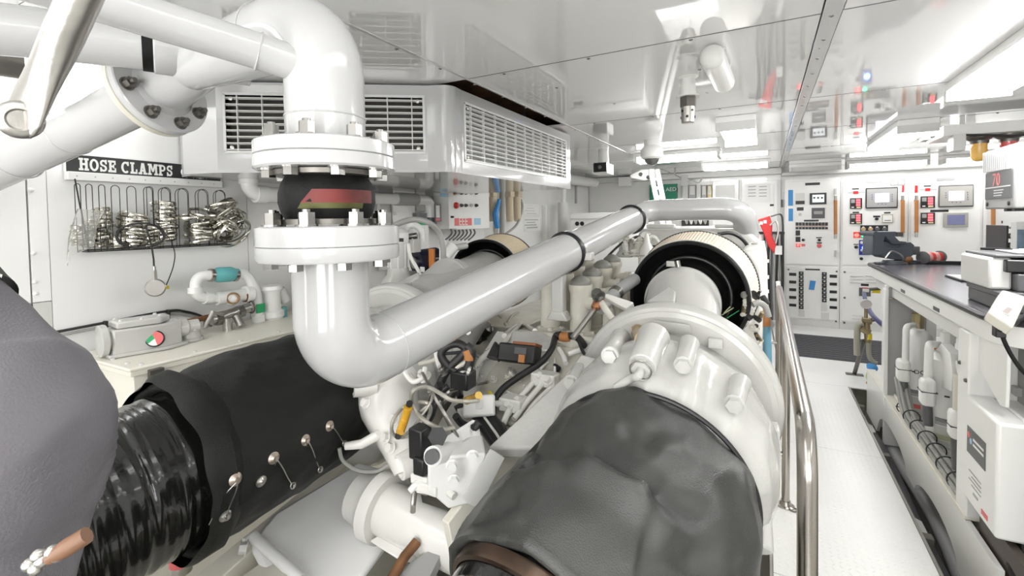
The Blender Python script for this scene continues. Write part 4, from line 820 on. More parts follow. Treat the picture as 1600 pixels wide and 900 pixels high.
def insulation():
    # ---- right exhaust bellows, wrapped
    secs = [(pt(840, 985, .84), .212), (pt(880, 955, .90), .252), (pt(938, 905, .985), .286), (pt(975, 845, 1.08), .288), (pt(995, 795, 1.15), .277), (pt(1007, 762, 1.215), .266)]
    FOLDS = [(912, 740, 985, 790, 20, .014), (985, 790, 1060, 850, 22, .012), (894, 699, 793, 717, 16, -.011), (930, 700, 1010, 752, 15, -.013), (780, 745, 860, 735, 22, .008), (1040, 700, 1120, 740, 22, .008), (1020, 760, 1080, 800, 18, -.010), (994, 823, 983, 882, 12, .005), (1010, 826, 1000, 890, 12, -.004), (818, 750, 809, 803, 8, .003), (740, 790, 800, 770, 16, -.006), (860, 640, 960, 660, 20, .006), (960, 650, 1010, 690, 16, -.007), (1060, 860, 1110, 910, 22, -.010), (1090, 760, 1150, 860, 26, .008)]
    bl = blanket('blanket', LEATG, secs, 22, 200, .024, 3.9, 2, .016, (1, .8, 1), normals=((.12, .90, .42), (.02, .98, .14)), folds=FOLDS)
    # stitched hems and a lashing
    e = secs[-1][0]; s0 = secs[0][0]
    c0 = V(secs[0][0]); nn = V((.12, .90, .42)).normalized()
    cone = one('steel_collar', M('heat_blued_collar', (.13, .085, .06), .3, metal=.9, var=.6, vscale=12, dirt=(.03, .03, .03)), lambda b: b.loft([(c0+nn*.02, nn, .184), (c0+nn*.002, nn, .186), (c0-nn*.006, nn, .185), (c0-nn*.008, nn, .176)], 64, False))
    inn = one('black_sleeve', M('black_gloss_sleeve', (.008, .008, .008), .16, bump=.35, bscale=30, coat=.6), lambda b: b.tube(spline([c0+nn*.08, c0-nn*.04, c0-nn*.10, c0+V((-.03, -.16, -.16)), c0+V((-.06, -.2, -.36)), c0+V((-.08, -.22, -1.3))], 8), .174, 56))
    kt = strand('lashing', BLACK, [pt(980, 888, .855), pt(1000, 880, .86), pt(1012, 868, .87), pt(1004, 860, .87), pt(992, 872, .86)], .004)
    kp = one('edge_piping', BLACK, lambda b: b.torus(secs[-1][0]-V((0, .004, 0)), (.02, .98, .14), .264, .006, 90, 8))
    thing('wrapped_exhaust', 'dark grey padded exhaust blanket in the foreground at bottom centre, black sleeve emerging', 'blanket', [bl, cone, inn, kt, kp])
    # ---- left exhaust bellows, wrapped
    ax = [V((-1.405, .665, .90)), V((-1.415, .83, .905)), V((-1.425, 1.0, .91)), V((-1.435, 1.16, .915)), V((-1.445, 1.33, .915))]
    bl = blanket('blanket', LEATH, list(zip(ax, (.234, .246, .250, .243, .236))), 8, 96, .016, 6, 5, .014, (1, .8, 1), normals=((0, 1, 0), (0, 1, 0)))
    hem = one('loose_hem', LEATH, lambda b: b.loft([(V((-1.405, .632, .90)), (0, 1, 0), .234), (V((-1.405, .65, .90)), (0, 1, 0), .246), (V((-1.405, .69, .90)), (0, 1, 0), .250), (V((-1.41, .72, .90)), (0, 1, 0), .236)], 96, False).warp(.014, 11, 3))
    path = [V((-1.40, .95, .90)), V((-1.40, .64, .895)), V((-1.40, .50, .885)), V((-1.40, .34, .87)), V((-1.41, .1, .85)), V((-1.43, -.5, .82))]
    pp = []; 
    for a, b in zip(path, path[1:]):
        n = max(2, int((b-a).length/.006))
        for k in range(n): pp.append(a.lerp(b, k/n))
    rr = [.203+.0016*math.sin(k*1.7+.8*math.sin(k*.31))+.0026*noise.noise(V((k*.37, 0, 0))) for k in range(len(pp))]
    du = one('ribbed_duct', M('black_wrapped_duct', (.010, .010, .009), .17, bump=.25, bscale=22, coat=.5), lambda b: b.tube(pp, rr, 96).warp(.007, 9, 1, None, (.8, 3.2, .8)), ang=70)
    parts = [bl, hem, du]; sfb = Surf([bl, hem])
    def on_cyl(x, y, r=.253):      # point on the blanket seen at a pixel
        return sfb.at(x, y)
    for i, (x, y, x2, y2) in enumerate(((368, 749, 352, 806), (428, 716, 455, 758), (477, 688, 498, 733), (515, 666, 536, 692))):
        p = on_cyl(x, y); n = (p-V((-1.425, p.y, .907))).normalized()
        bt = one('lacing_button', M('button_steel', (.55, .47, .40), .3, metal=.8), lambda b: b.lathe(p-n*.004, n, [(0, .016), (.004, .0165), (.007, .012), (.012, .006), (.017, .0055)], 18))
        q = on_cyl(x2, y2); adopt(bt, [strand('lacing_wire', STEELB, [p+n*.012, p.lerp(q, .3)+n*.014, p.lerp(q, .7)+n*.007, q+n*.006], .0016), strand('lacing_wire', STEELB, [p+n*.012, p.lerp(q, .4)+n*.008+V((-.01, -.02, 0)), q+n*.004+V((-.02, -.03, -.01))], .0012)])
        parts.append(bt); parts.append(one('lacing_hook', STEELB, lambda b: [b.box(q+n*.004, (.018, .006, .01)), b.torus(q+n*.008, n, .008, .002, 12, 5)]))
    for x, y in ((408, 752), (352, 806)):
        p = on_cyl(x, y); n = (p-V((-1.425, p.y, .907))).normalized(); parts.append(one('lacing_button', STEELB, lambda b: b.lathe(p-n*.004, n, [(0, .015), (.005, .015), (.008, .008), (.013, .005)], 14)))
    thing('wrapped_exhaust', 'black padded exhaust blanket at left with steel lacing buttons over ribbed duct', 'blanket', parts)
    fo = MB(); 
    for k in range(46):
        a = 1.9+k*.07; c = V((-1.44, 1.335, .915))+V((math.cos(a), 0, math.sin(a)))*.225; fo.sph(c, .011+random.random()*.012, 7, 5, (1, .8, 1))
    tag(stuff(fo.warp(.012, 30, 1).done('foil_lagging', M('foil', (.5, .48, .43), .3, metal=.8, bump=.5, bscale=60))), 'crumpled foil lagging at far end of the black blanket', 'lagging')
    # ---- grey jacket at far left, close to the viewer
    secs = [(pt(-154, 400, .66), .07), (pt(-139, 468, .63), .082), (pt(-124, 530, .615), .112), (pt(-106, 610, .605), .152), (pt(-86, 700, .59), .172), (pt(-94, 780, .58), .165), (pt(-110, 860, .57), .148), (pt(-134, 1080, .55), .125)]
    j = blanket('jacket', GREYB, secs, 8, 72, .012, 5, 9, .01, ends=(0, 0))
    pp = V(secs[-1][0])
    lo = one('lower_duct', BLACK, lambda b: b.tube([pp+V((0, 0, .02)), V((pp.x, pp.y, .3)), V((pp.x, pp.y, -.56))], .12, 32))
    cl = one('neck_strap', M('dark_strap', (.05, .052, .045), .6), lambda b: b.loft([(pt(-144, 448, .635), secs[1][0]-secs[2][0], .088), (pt(-138, 470, .63), secs[1][0]-secs[2][0], .094), (pt(-134, 482, .627), secs[1][0]-secs[2][0], .098)], 48, False))
    d = .437
    st = one('leather_strap', M('tan_leather', (.17, .085, .045), .5), lambda b: b.tube([pt(78, 872, d), pt(104, 856, d), pt(136, 836, d+.005)], [.006, .0085, .008], 10))
    be = [one('strap_snap', STEELB, lambda b: b.sph(pt(x, y, d), .0062, 12, 8)) for x, y in ((46, 882), (60, 868), (66, 876), (56, 888), (82, 862), (90, 868))]
    thing('grey_jacket', 'out of focus grey padded jacket around duct at far left foreground', 'jacket', [j, lo, cl, st]+be)
insulation()
def turbo(dx, dy, dz, right):
    o = V((dx, dy, dz))
    def p(x, y, d): return pt(x, y, d)+o
    AX = V((0, 1, .0))
    ps = []; subs = []
    tilt = V((.0, .985, .17)).normalized()
    cf = p(1051, 625, 1.52); R = px(152, 1.52)
    ps.append(one('rim', CAST, lambda b: b.lathe(cf, tilt, [(.052, R*.80), (.055, R-.004), (.05, R), (.012, R), (.006, R-.004), (.004, R-.014), (.0, R-.016), (-.006, R-.03)], 84, False)))
    # dome between rim and blanket
    f1 = p(1030, 690, 1.36); e = p(1006, 764, 1.235)
    d1, d2 = p(1046, 655, 1.475), p(1036, 690, 1.38)
    ps.append(one('rim_face', CAST, lambda b: b.loft([(cf-tilt*.006, tilt, R-.03), (cf-tilt*.004, tilt, .1)], 84)))
    key = [(d1+tilt*.05, .255), (d1, .258), (d1.lerp(d2, .4), .285), (d2, .300), (d2.lerp(e, .45), .302), (d2.lerp(e, .8), .288), (e, .262), (e-V((0, .06, 0)), .2)]; db = MB(); ss = []
    for i in range(len(key)-1):
        for k in range(5): t = k/5; ss.append((key[i][0].lerp(key[i+1][0], t), tilt, key[i][1]*(1-t)+key[i+1][1]*t))
    ss.append((key[-1][0], tilt, key[-1][1])); db.loft(ss, 150)
    if right:
        for k, q in enumerate(db.v):
            x, y = pxof(q); off = 0
            for (xa, ya, xb, yb, wd, am) in ((1024, 520, 1000, 640, 26, .016), (1085, 560, 1074, 650, 18, .012), (1154, 600, 1140, 690, 20, .014), (1050, 570, 1040, 660, 14, -.007), (1115, 590, 1102, 680, 16, -.010), (1186, 680, 1184, 760, 22, .014), (966, 560, 935, 640, 20, .012)):
                ex, ey = xb-xa, yb-ya; t = max(0, min(1, ((x-xa)*ex+(y-ya)*ey)/(ex*ex+ey*ey))); off += am*math.exp(-((x-xa-ex*t)**2+(y-ya-ey*t)**2)/wd**2)
            c_ = cf+tilt*((q-cf).dot(tilt)); db.v[k] = q+(q-c_).normalized()*off
    dome = db.done('housing', CAST, ang=70)
    ps.append(dome); sf = Surf([dome, ps[1]])
    # inlet neck toward the filter
    n0 = p(1066, 473, 1.93); n1 = p(1063, 505, 1.77); n2 = p(1056, 560, 1.63)
    ps.append(one('inlet_neck', CAST, lambda b: b.loft([(n0+V((0, .05, 0)), AX, px(56, 1.93)-.004), (n0, AX, px(57, 1.93)), (n0-V((0, .02, 0)), AX, px(57, 1.93)), (n0-V((0, .024, 0)), AX, px(54, 1.93)), (n1, AX, .146), (n1.lerp(n2, .5), AX, .150), (n2, tilt, .166), (cf+tilt*.10, tilt, .20), (cf+tilt*.055, tilt, R*.80)], 64, False), ang=50))
    ps.append(one('gusset', CAST, lambda b: b.prism([p(1010, 470, 1.66), p(1046, 446, 1.72), p(1056, 455, 1.66), p(1054, 470, 1.60)], (.0, .02, -.05)), .006))
    if right:
        hot = []
        for x, y, x2, y2, r, nm in ((953, 556, 970, 528, 15, 'boss'), (1068, 570, 1076, 540, 14, 'boss'), (1148, 630, 1156, 600, 14, 'boss'), (893, 597, 905, 580, 11, 'boss'), (1003, 573, 1020, 530, 22, 'fitting_boss')):
            g0, g1 = sf.at(x, y, .03, 1.42), sf.at(x2, y2, .006, 1.5); a = g0; b2 = g1; d = dep(a); ax = (b2-a).normalized()
            bs = one(nm, CAST, lambda b: b.lathe(a, ax, [(0, px(r, d)*.94), (.004, px(r, d)), ((b2-a).length*.6, px(r, d)*1.08), ((b2-a).length*1.1, px(r, d)*1.25)], 28), .002)
            if nm == 'boss': adopt(bs, [one('bolt_head', CAST, lambda b: b.hexn(a, -ax, .0185, .018))])
            else:
                adopt(bs, [one('gland_nut', CAST, lambda b: b.hexn(a, -ax, .024, .018)), one('outlet_tube', CAST, lambda b: b.tube(spline([a-ax*.01, a-ax*.045, sf.at(985, 592, .03), sf.at(962, 606, .012)], 5), .0105, 12)), one('snap_ring', STEELB, lambda b: b.torus(a-ax*.018, ax, .027, .002, 20, 5))])
            hot.append(bs)
        ps += hot
        ps.append(one('mounting_skirt', CAST, lambda b: b.prism([pt(908, 552, 1.54), pt(938, 560, 1.47), pt(960, 615, 1.36), pt(850, 700, 1.33), pt(760, 700, 1.42), pt(880, 588, 1.51)], (0, .02, -.04)), .008))
        ps.append(one('lifting_bar', CAST, lambda b: b.prism([sf.at(x, y, .02) for x, y in ((1012, 508), (1020, 499), (1078, 507), (1080, 517))], (0, .03, -.03)), .004))
        ps.append(one('lug', CAST, lambda b: [b.box(sf.at(1118, 536, .01), (.04, .03, .03))], .004))
        ps.append(one('plug', M('brassy_plug', (.5, .4, .25), .3, metal=.8), lambda b: [b.hexn(sf.at(997, 520, .012), (-.1, -.5, .8), .017, .022), b.cyl(sf.at(1002, 530, -.02), sf.at(997, 520, .012), .02, n=14)]))
        ps.append(one('side_lug', CAST, lambda b: [b.box(pt(1202, 684, 1.30), (.05, .06, .075)), b.tube([pt(1190, 745, 1.22), pt(1196, 700, 1.30)], .028, 20), b.tube([pt(1187, 860, 1.12), pt(1184, 780, 1.2)], .03, 20)], .006))
        ps.append(one('rim_bolt', CAST, lambda b: b.hexn(pt(1194, 764, 1.20), (-.1, -.95, .1), .02, .02)))
    pd = one('pedestal', CASTD, lambda b: b.bb((cf.x-.22, cf.y+.02, -.56), (cf.x+.22, cf.y+.30, cf.z-.1)), .01); ps.append(pd)
    return thing('turbocharger', ('right' if right else 'left')+(' white turbocharger housing with bolted bosses, between blanket and air filter' if right else ' white turbocharger housing mostly hidden behind the long white pipe'), 'turbocharger', ps)
turbo(0, 0, 0, True)
turbo(-1.19, .04, .0, False)
def air_filter(cf, cb, rf, rb, label, clips=(), tan=None):
    ax = (cb-cf).normalized(); L = (cb-cf).length
    n = 240; b = MB(); pr = None
    u, w = perp(ax)
    for h, r in ((.006, rf), (L*.5, (rf+rb)/2), (L, rb)):          # pleats
        i = len(b.v)
        for k in range(n):
            a = 2*PI*k/n; q = r-(.0028 if k % 2 else 0); b.v.append(cf+ax*h+(u*math.cos(a)+w*math.sin(a))*q)
        if pr is not None: b.skin(pr, i, n)
        pr = i
    pl = b.done('pleated_element', tan or TAN, ang=20)
    BL = M('filter_black_rubber', (.008, .008, .008), .3)
    fr = one('front_cap', BL, lambda q: q.lathe(cf, ax, [(.012, rf+.003), (-.004, rf+.003), (-.010, rf-.004), (-.006, rf-.012), (.03, rf*.90), (.09, rf*.74), (.11, rf*.55)], 72, False))
    wr = one('lip_ring', LGREY, lambda q: q.torus(cf+ax*.010, ax, rf+.004, .0022, 72, 6))
    bk = one('back_cap', BL, lambda q: q.lathe(cb, ax, [(-.004, rb-.01), (-.004, rb+.003), (.012, rb+.004), (.016, rb-.02), (.016, .01)], 72))
    ins = one('inner_step', BL, lambda q: q.torus(cf+ax*.05, ax, rf*.70, .012, 64, 10))
    kids = [pl, fr, wr, bk, ins]
    for x, y, d in clips: kids.append(one('band_clip', CHROME, lambda q: [q.box(pt(x, y, d), (.05, .02, .022)), q.cyl(pt(x+6, y-5, d-.02), pt(x+8, y+5, d-.02), .012, n=10)]))
    return thing('air_filter', label, 'filter', kids), cf, ax
f, cf, ax = air_filter(pt(1074, 465, 2.0), pt(1087, 449.5, 2.27), .2385, .272, 'right round air filter, black front and tan pleats, beside the handrail', [(1052, 412, 1.92)], M('pale_pleated_paper', (.80, .69, .55), .7))
def filter_marks():
    kids = []
    for (x0, y0, x1, y1, m) in ((1128, 492, 1146, 481, M('pale_green_print', (.55, .58, .35), .5)), (1131, 489, 1141, 479, M('pale_green_print', (.55, .58, .35), .5)), (1136, 497, 1160, 482, GREENB)):
        a, b = pt(x0, y0, 1.955), pt(x1, y1, 1.955); kids.append(one('printed_mark', m, lambda q: q.tube([a, b], .0022, 6)))
    adopt(f, kids)
filter_marks()
f2, cf2, ax2 = air_filter(pt(757, 430, 2.95), pt(783, 423, 3.35), .222, .262, 'left round air filter with tan pleats behind the long white pipe')
tl = one('filter_inlet', CAST, lambda b: b.loft([(cf2+V((0, .1, 0)), (0, 1, 0), .13), (cf2-V((0, .02, 0)), (0, 1, 0), .15), (V((-1.46, 2.05, 1.10)), (0, 1, 0), .22), (V((-1.45, 1.72, 1.0)), (0, 1, 0), .27)], 48))
tag(tl, 'white duct joining the left turbocharger to its air filter', 'duct')
# ================================================================== THE ENGINE BETWEEN THE TURBOCHARGERS
def engine():
    ps = []
    A, B = V((0, 1.20, .62)), V((0, 1.92, 1.03))
    def slab(nm, m, x0, x1, a, b_, t, lift=0): 
        n = V((0, -(b_.z-a.z), (b_.y-a.y))).normalized(); a = a+n*lift; b_ = b_+n*lift
        return one(nm, m, lambda q: q.prism([V((x0, a.y, a.z)), V((x1, a.y, a.z)), V((x1, b_.y, b_.z)), V((x0, b_.y, b_.z))], -n*t), .006)
    cover = slab('front_cover', CASTL, -1.12, -.40, A, B, .06)
    block = one('engine_block', CASTD, lambda q: q.bb((-.95, 1.93, -.5), (-.42, 4.3, 1.05)), .01)
    lbank = one('cylinder_bank', CASTD, lambda q: q.bb((-1.65, 2.5, -.5), (-1.3, 4.3, .9)), .01)
    rbank = one('cylinder_bank', CASTD, lambda q: q.bb((-.42, 2.05, -.5), (-.06, 4.3, .95)), .01)
    rec = one('recess_shade', ENGD, lambda q: [q.bb((-1.3, 2.3, -.5), (-.95, 4.2, .80)), q.bb((-1.22, 1.95, -.5), (-.95, 2.3, .72))])  # solid dark boxes paint the shade left of the canisters
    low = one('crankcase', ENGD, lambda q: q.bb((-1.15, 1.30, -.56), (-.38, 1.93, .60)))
    ps += [cover, block, lbank, rbank, rec, low]
    S = Surf([cover, block, lbank, rec])
    ps.append(slab('cover_panel', CASTD, -1.02, -.62, A+V((0, .30, .171)), B-V((0, .06, .034)), .02, .02)); ps.append(slab('cover_flange', CASTL, -.66, -.42, A+V((0, .2, .114)), B-V((0, .02, .0114)), .04, .03))
    S = Surf([cover, block, lbank, rec, ps[-1], ps[-2]])
    # row of grey caps on upright canisters
    row = [(907, 437, 2.05), (925, 424, 2.19), (941, 412, 2.33), (956, 403, 2.47)]
    for x, y, d in row:
        for off in (0, -.155):
            c = pt(x, y, d)+V((off, .0 if not off else .03, 0)); r = .043
            bd = one('canister', CASTD, lambda q: q.lathe(V((c.x, c.y, 1.04)), (0, 0, 1), [(0, r*1.55), (.02, r*1.5), (.03, r*1.1), (c.z-1.10, r*1.05), (c.z-1.08, r*1.2), (c.z-1.06, r*1.2)], 24))
            cp = one('canister_cap', M('grey_cap', (.20, .195, .175), .45), lambda q: q.lathe(V((c.x, c.y, c.z-.022)), (0, 0, 1), [(0, r*1.02), (.014, r*1.04), (.02, r*.96), (.034, r*.6), (.040, r*.22), (.042, .005)], 28))
            fl = [one('canister_bolt', CASTD, lambda q: q.hexn(V((c.x+r*1.35*math.cos(a), c.y+r*1.35*math.sin(a), 1.06)), (0, 0, 1), .010, .012)) for a in (-2.3, -1.2, -.2)]
            adopt(bd, fl); ps += [bd, cp]
            if off == 0:
                pipe = one('canister_elbow', CASTD, lambda q: q.tube(fillet([c+V((.03, -.01, -.10)), c+V((.13, -.015, -.10)), c+V((.13, -.02, -.22))], .04, 5), .026, 14)); ring = one('pipe_nut', CASTD, lambda q: q.cyl(c+V((.075, -.012, -.10)), c+V((.098, -.013, -.10)), .036, n=6)); adopt(pipe, [ring]); ps.append(pipe)
    ps.append(one('arched_base', CASTD, lambda q: [q.bb((-.92, 1.86, .90), (-.48, 1.95, 1.06))], .012))
    for x in (-.84, -.70, -.56): ps.append(one('arch_shade', ENGD, lambda q: q.cyl((x, 1.855, .95), (x, 1.862, .95), .045, n=24)))  # dark discs painted as the shade of recesses in the base
    # tubes and rods by the right bank
    def rod(nm, m, pts, r, n=10, sm=0): ps.append(one(nm, m, lambda q: q.tube([pt(*p) for p in pts] if not sm else spline([pt(*p) for p in pts], sm), r, n)))
    rod('grey_coolant_hose', GREY, [(938, 482, 1.90), (965, 455, 2.0), (992, 436, 2.1)], .027, 18); rod('hose_clip', DARKST, [(960, 460, 1.985), (965, 455, 2.0)], .030, 18)
    rod('oil_tube', STEELB, [(895, 528, 1.72), (933, 478, 1.80)], .011); rod('oil_tube', CASTD, [(958, 500, 1.72), (934, 466, 1.80)], .013); rod('copper_fitting', M('copper', (.45, .2, .1), .4, metal=.7), [(930, 482, 1.78), (938, 464, 1.80)], .018)
    ps.append(one('flat_bracket', CASTL, lambda q: q.prism([pt(940, 462, 1.82), pt(948, 458, 1.82), pt(990, 472, 1.74), pt(978, 482, 1.72)], (0, .02, -.02)), .004))
    ps.append(one('bracket_nuts', CHROME, lambda q: q.hexn(pt(936, 464, 1.78), (-.2, -.6, .7), .02, .03)))
    # the far hood and the linkage behind the filter
    h0, h1 = V((-.74, 3.12, 1.06)), V((-.02, 4.1, 1.50))
    ps.append(one('aftercooler_hood', CASTL, lambda q: q.prism([V((h0.x, 3.12, 1.06)), V((h1.x, 3.12, 1.06)), V((h1.x, 3.12, 1.40)), V((h1.x-.08, 3.12, 1.485)), V((h0.x+.03, 3.12, 1.485)), V((h0.x, 3.12, 1.45))], (0, 1.0, 0)), .02))
    ps.append(one('hood_ledge', CASTL, lambda q: q.bb((-.80, 2.55, 1.16), (-.42, 3.12, 1.20)), .006))
    ps.append(one('hood_handle', CASTL, lambda q: [q.bb((-.70, 3.2, 1.485), (-.52, 3.26, 1.512)), q.bb((-.28, 3.2, 1.485), (-.12, 3.26, 1.508))], .006))
    for pth, r, m in ((((974, 398), (985, 376), (998, 370), (1006, 378), (1004, 392), (996, 402)), .008, WIRE), (((975, 384), (1010, 384), (1040, 386)), .006, WIRE), (((948, 402), (962, 388), (975, 377)), .007, WIRE), (((1010, 372), (1022, 370), (1030, 380)), .010, WIREW)):
        ps.append(one('linkage_cable', m, lambda q: q.tube(spline([pt(x, y, 2.72) for x, y in pth], 6), r, 7)))
    for k in range(14):
        x, y = 978+random.random()*40, 384+random.random()*16
        ps.append(one('injector_fitting', random.choice((CASTD, CASTD, STEELB, CASTL)), lambda q: q.hexn(pt(x, y, 2.72), (random.uniform(-.3, .3), -.4, 1), .014+random.random()*.016, .03+random.random()*.05, .02)))
    ps.append(one('injector_cone', CASTL, lambda q: q.lathe(pt(1011, 398, 2.66), (0, 0, 1), [(0, .045), (.03, .042), (.07, .018), (.10, .014), (.12, .006)], 18)))
    # ----- right side dress-up between filter and handrail
    rb = one('side_box', CASTL, lambda q: q.bb((-.10, 2.45, .80), (-.01, 3.10, 1.40)), .015); ps.append(rb)
    ps.append(one('side_pipe', CASTL, lambda q: q.tube([pt(1184, 378, 2.6), pt(1188, 400, 2.6), pt(1189, 480, 2.55)], .034, 18))); ps += [one('pipe_clamp', CASTL, lambda q: q.tube([pt(1188, y, 2.6), pt(1188, y+5, 2.6)], .043, 18)) for y in (405, 430, 452)]
    ps.append(one('hood_cable', WIRE, lambda q: q.tube(spline([pt(x, y, 2.56) for x, y in ((1122, 366), (1140, 364), (1155, 370), (1166, 381), (1172, 394))], 6), .010, 8)))
    rnd = random.Random(11)
    for k in range(26):
        x, y = rnd.uniform(1163, 1192), rnd.uniform(455, 545); 
        if y > 470+(x-1160)*2.6: y = 470+(x-1160)*2.2
        ps.append(one('side_fitting', rnd.choice((CASTD, WIRE, STEELB, CASTL, BRASS)), lambda q: q.tube([pt(x, y, 1.92), pt(x+rnd.uniform(-9, 9), y+rnd.uniform(-12, 12), 1.90)], rnd.uniform(.006, .016), 8)))
    ps.append(one('side_hose', HOSEG, lambda q: q.tube(spline([pt(x, y, 1.88) for x, y in ((1176, 476), (1186, 473), (1196, 480), (1201, 495))], 6), .012, 10)))
    # ----- front dress-up, everything lying on the sloping cover
    def on(x, y, h=.02): return S.at(x, y, h)
    def line(nm, m, pts, r, h=.03, n=10): 
        ps.append(one(nm, m, lambda q: q.tube(spline([on(p[0], p[1], p[2] if len(p) > 2 else h) for p in pts], 6), r, n))); return ps[-1]
    line('fuel_tube', CASTL, [(792, 650), (812, 622), (845, 585)], .011, .05); line('fuel_tube', CASTL, [(803, 655), (823, 628), (852, 595)], .011, .05); line('fuel_tube', CASTL, [(812, 664), (832, 634), (860, 606)], .009, .04)
    ps.append(one('tube_block', CASTL, lambda q: [q.box(on(802, 630, .05), (.09, .07, .05))], .006)); ps.append(one('tube_block', CASTL, lambda q: q.box(on(852, 592, .05), (.10, .06, .05)), .006))
    for x, y in ((797, 635), (811, 628), (846, 590), (858, 596)): ps.append(one('tube_nut', CASTL, lambda q: q.hexn(on(x, y, .07), (-.3, -.6, .7), .014, .02)))
    line('white_tube', CASTL, [(786, 662), (796, 640), (802, 630), (790, 620)], .012, .06); line('white_tube', CASTL, [(770, 632), (784, 630), (800, 626)], .013, .07)
    line('white_tube', CASTL, [(738, 602), (746, 575), (752, 562), (768, 548)], .014, .05); line('white_tube', CASTL, [(752, 562), (744, 555), (736, 552)], .014, .05)
    line('white_tube', CASTD, [(760, 560), (780, 545), (800, 520), (815, 505)], .010, .04); line('white_tube', CASTD, [(640, 585), (650, 595), (665, 588)], .008, .04)
    line('white_tube', CASTL, [(788, 525), (805, 510), (818, 508), (836, 518)], .013, .06); line('white_tube', CASTD, [(690, 585), (720, 570), (735, 560)], .009)
    line('steel_rod', STEELB, [(662, 585), (700, 660), (715, 685)], .0065, .10); line('steel_rod', STEELB, [(700, 612), (740, 602), (763, 597)], .006, .06)
    for k, (x, y) in enumerate(((745, 560), (738, 553), (665, 590), (782, 560), (760, 640), (835, 560))): ps.append(one('tube_nut', CASTL, lambda q: q.hexn(on(x, y, .04), (-.2, -.6, .75), .018, .025, .01)))
    hood = one('connector_hood', CASTL, lambda q: q.prism([on(792, 530, .05), on(800, 520, .09), on(812, 514, .10), on(848, 520, .09), on(866, 530, .05), on(862, 548, .02), on(795, 548, .02)], (0, .06, -.06)), .008); ps.append(hood)
    line('hood_edge_cable', WIRE, [(770, 660), (772, 630), (785, 608), (812, 588), (845, 566), (862, 545), (868, 525), (876, 522)], .013, .07)
    line('harness_cable', WIRE, [(868, 524), (880, 527), (895, 525), (905, 530), (912, 540)], .016, .07); line('harness_sleeve', COPPER, [(876, 526), (884, 527), (890, 526)], .020, .075)
    line('white_tube', CASTL, [(873, 545), (880, 556), (884, 568)], .011, .04); line('white_tube', CASTL, [(888, 553), (908, 546)], .011, .05); line('harness_cable', WIRE, [(903, 530), (910, 548), (916, 556)], .007, .07)
    # looped black harness
    line('black_harness', WIRE, [(680, 620), (692, 590), (704, 573), (722, 555), (727, 545), (716, 537), (700, 540), (690, 550), (692, 562), (703, 574), (712, 580)], .0145, .09, 12); line('black_harness', WIRE, [(728, 540), (736, 548), (734, 565), (730, 580), (728, 590)], .017, .09, 12)
    line('harness_sleeve', COPPER, [(729, 546), (733, 556), (733, 562)], .020, .095); line('black_harness', WIRE, [(680, 618), (676, 632), (672, 648)], .018, .08)
    ps.append(one('black_connector', BLACK, lambda q: q.box(on(724, 592, .08), (.07, .06, .06)), .006)); line('connector_clip', CASTL, [(715, 586), (728, 584), (736, 592), (737, 602)], .010, .12)
    line('black_harness', WIRE, [(719, 600), (718, 615), (722, 632), (712, 640)], .014, .08); line('black_harness', WIRE, [(700, 604), (690, 612), (680, 625)], .011, .06)
    ps.append(one('black_solenoid', BLACK, lambda q: [q.tube([on(742, 530, .06), on(763, 510, .06)], .045, 16), q.box(on(752, 522, .08), (.05, .06, .08))], .006)); ps.append(one('solenoid_clip', CHROME, lambda q: [q.box(on(758, 505, .11), (.03, .02, .02)), q.box(on(767, 513, .10), (.012, .02, .04))], .003))
    # braided loops with an amber capsule
    def fl(nm, m, pts, r, d=1.40, n=8): ps.append(one(nm, m, lambda q: q.tube(spline([pt(x, y, d+.02*math.sin(k*1.9)) for k, (x, y) in enumerate(pts)], 6), r, n)))
    fl('braided_loop', BRAID, [(642, 632), (630, 636), (615, 655), (612, 672), (620, 683), (635, 682), (655, 672), (668, 655), (673, 640), (668, 630), (655, 628)], .0055); fl('braided_loop', BRAID, [(748, 626), (725, 627), (705, 625), (690, 616), (672, 606), (656, 605), (645, 612), (643, 628), (652, 645), (668, 660), (690, 670), (710, 668)], .0062, 1.38); fl('braided_loop', BRAID, [(630, 682), (645, 668), (660, 648), (672, 630), (676, 618)], .004, 1.39, 6); fl('steel_line', STEELB, [(660, 582), (680, 622), (700, 655), (716, 684)], .005, 1.42)
    fl('amber_capsule', YELO, [(638, 636), (632, 656), (625, 676)], .0125, 1.37, 12); fl('capsule_cap', WIRE, [(640, 630), (638, 638)], .010, 1.37); fl('capsule_cap', WIRE, [(625, 674), (622, 682)], .010, 1.37); fl('brass_union', M('brass', (.62, .42, .12), .3, metal=.8), [(728, 626), (740, 622), (748, 618)], .012, 1.40, 12); line('yellow_tie', YEL, [(764, 612), (768, 618), (766, 622)], .006, .12)
    fl('black_harness', WIRE, [(688, 600), (682, 618), (676, 635), (672, 652), (660, 672), (655, 690)], .012, 1.47, 10); fl('white_tube', CASTL, [(625, 560), (632, 580), (645, 596), (660, 590), (664, 575)], .008, 1.52); fl('black_harness', WIRE, [(712, 650), (722, 662), (740, 668), (748, 660)], .012, 1.46)
    rnd = random.Random(5)
    for k in range(46):
        x = rnd.uniform(672, 880); y = rnd.uniform(500, 655)-(x-672)*.25
        if y < 478: continue
        m = rnd.choice((CASTL, CASTL, CASTD, WIRE, STEELB, CASTL, HOSEG)); a_ = rnd.uniform(0, PI); L_ = rnd.uniform(6, 22)
        if k % 3 == 0: ps.append(one('small_nut', m, lambda q: q.hexn(on(x, y, .012), (-.2, -.6, .75), rnd.uniform(.008, .015), rnd.uniform(.012, .03), .01)))
        else: ps.append(one('small_line', m, lambda q: q.tube(spline([on(x-L_*math.cos(a_), y-L_*.6*math.sin(a_), .02), on(x, y+rnd.uniform(-4, 4), .045), on(x+L_*math.cos(a_), y+L_*.6*math.sin(a_), .02)], 4), rnd.uniform(.004, .009), 7)))
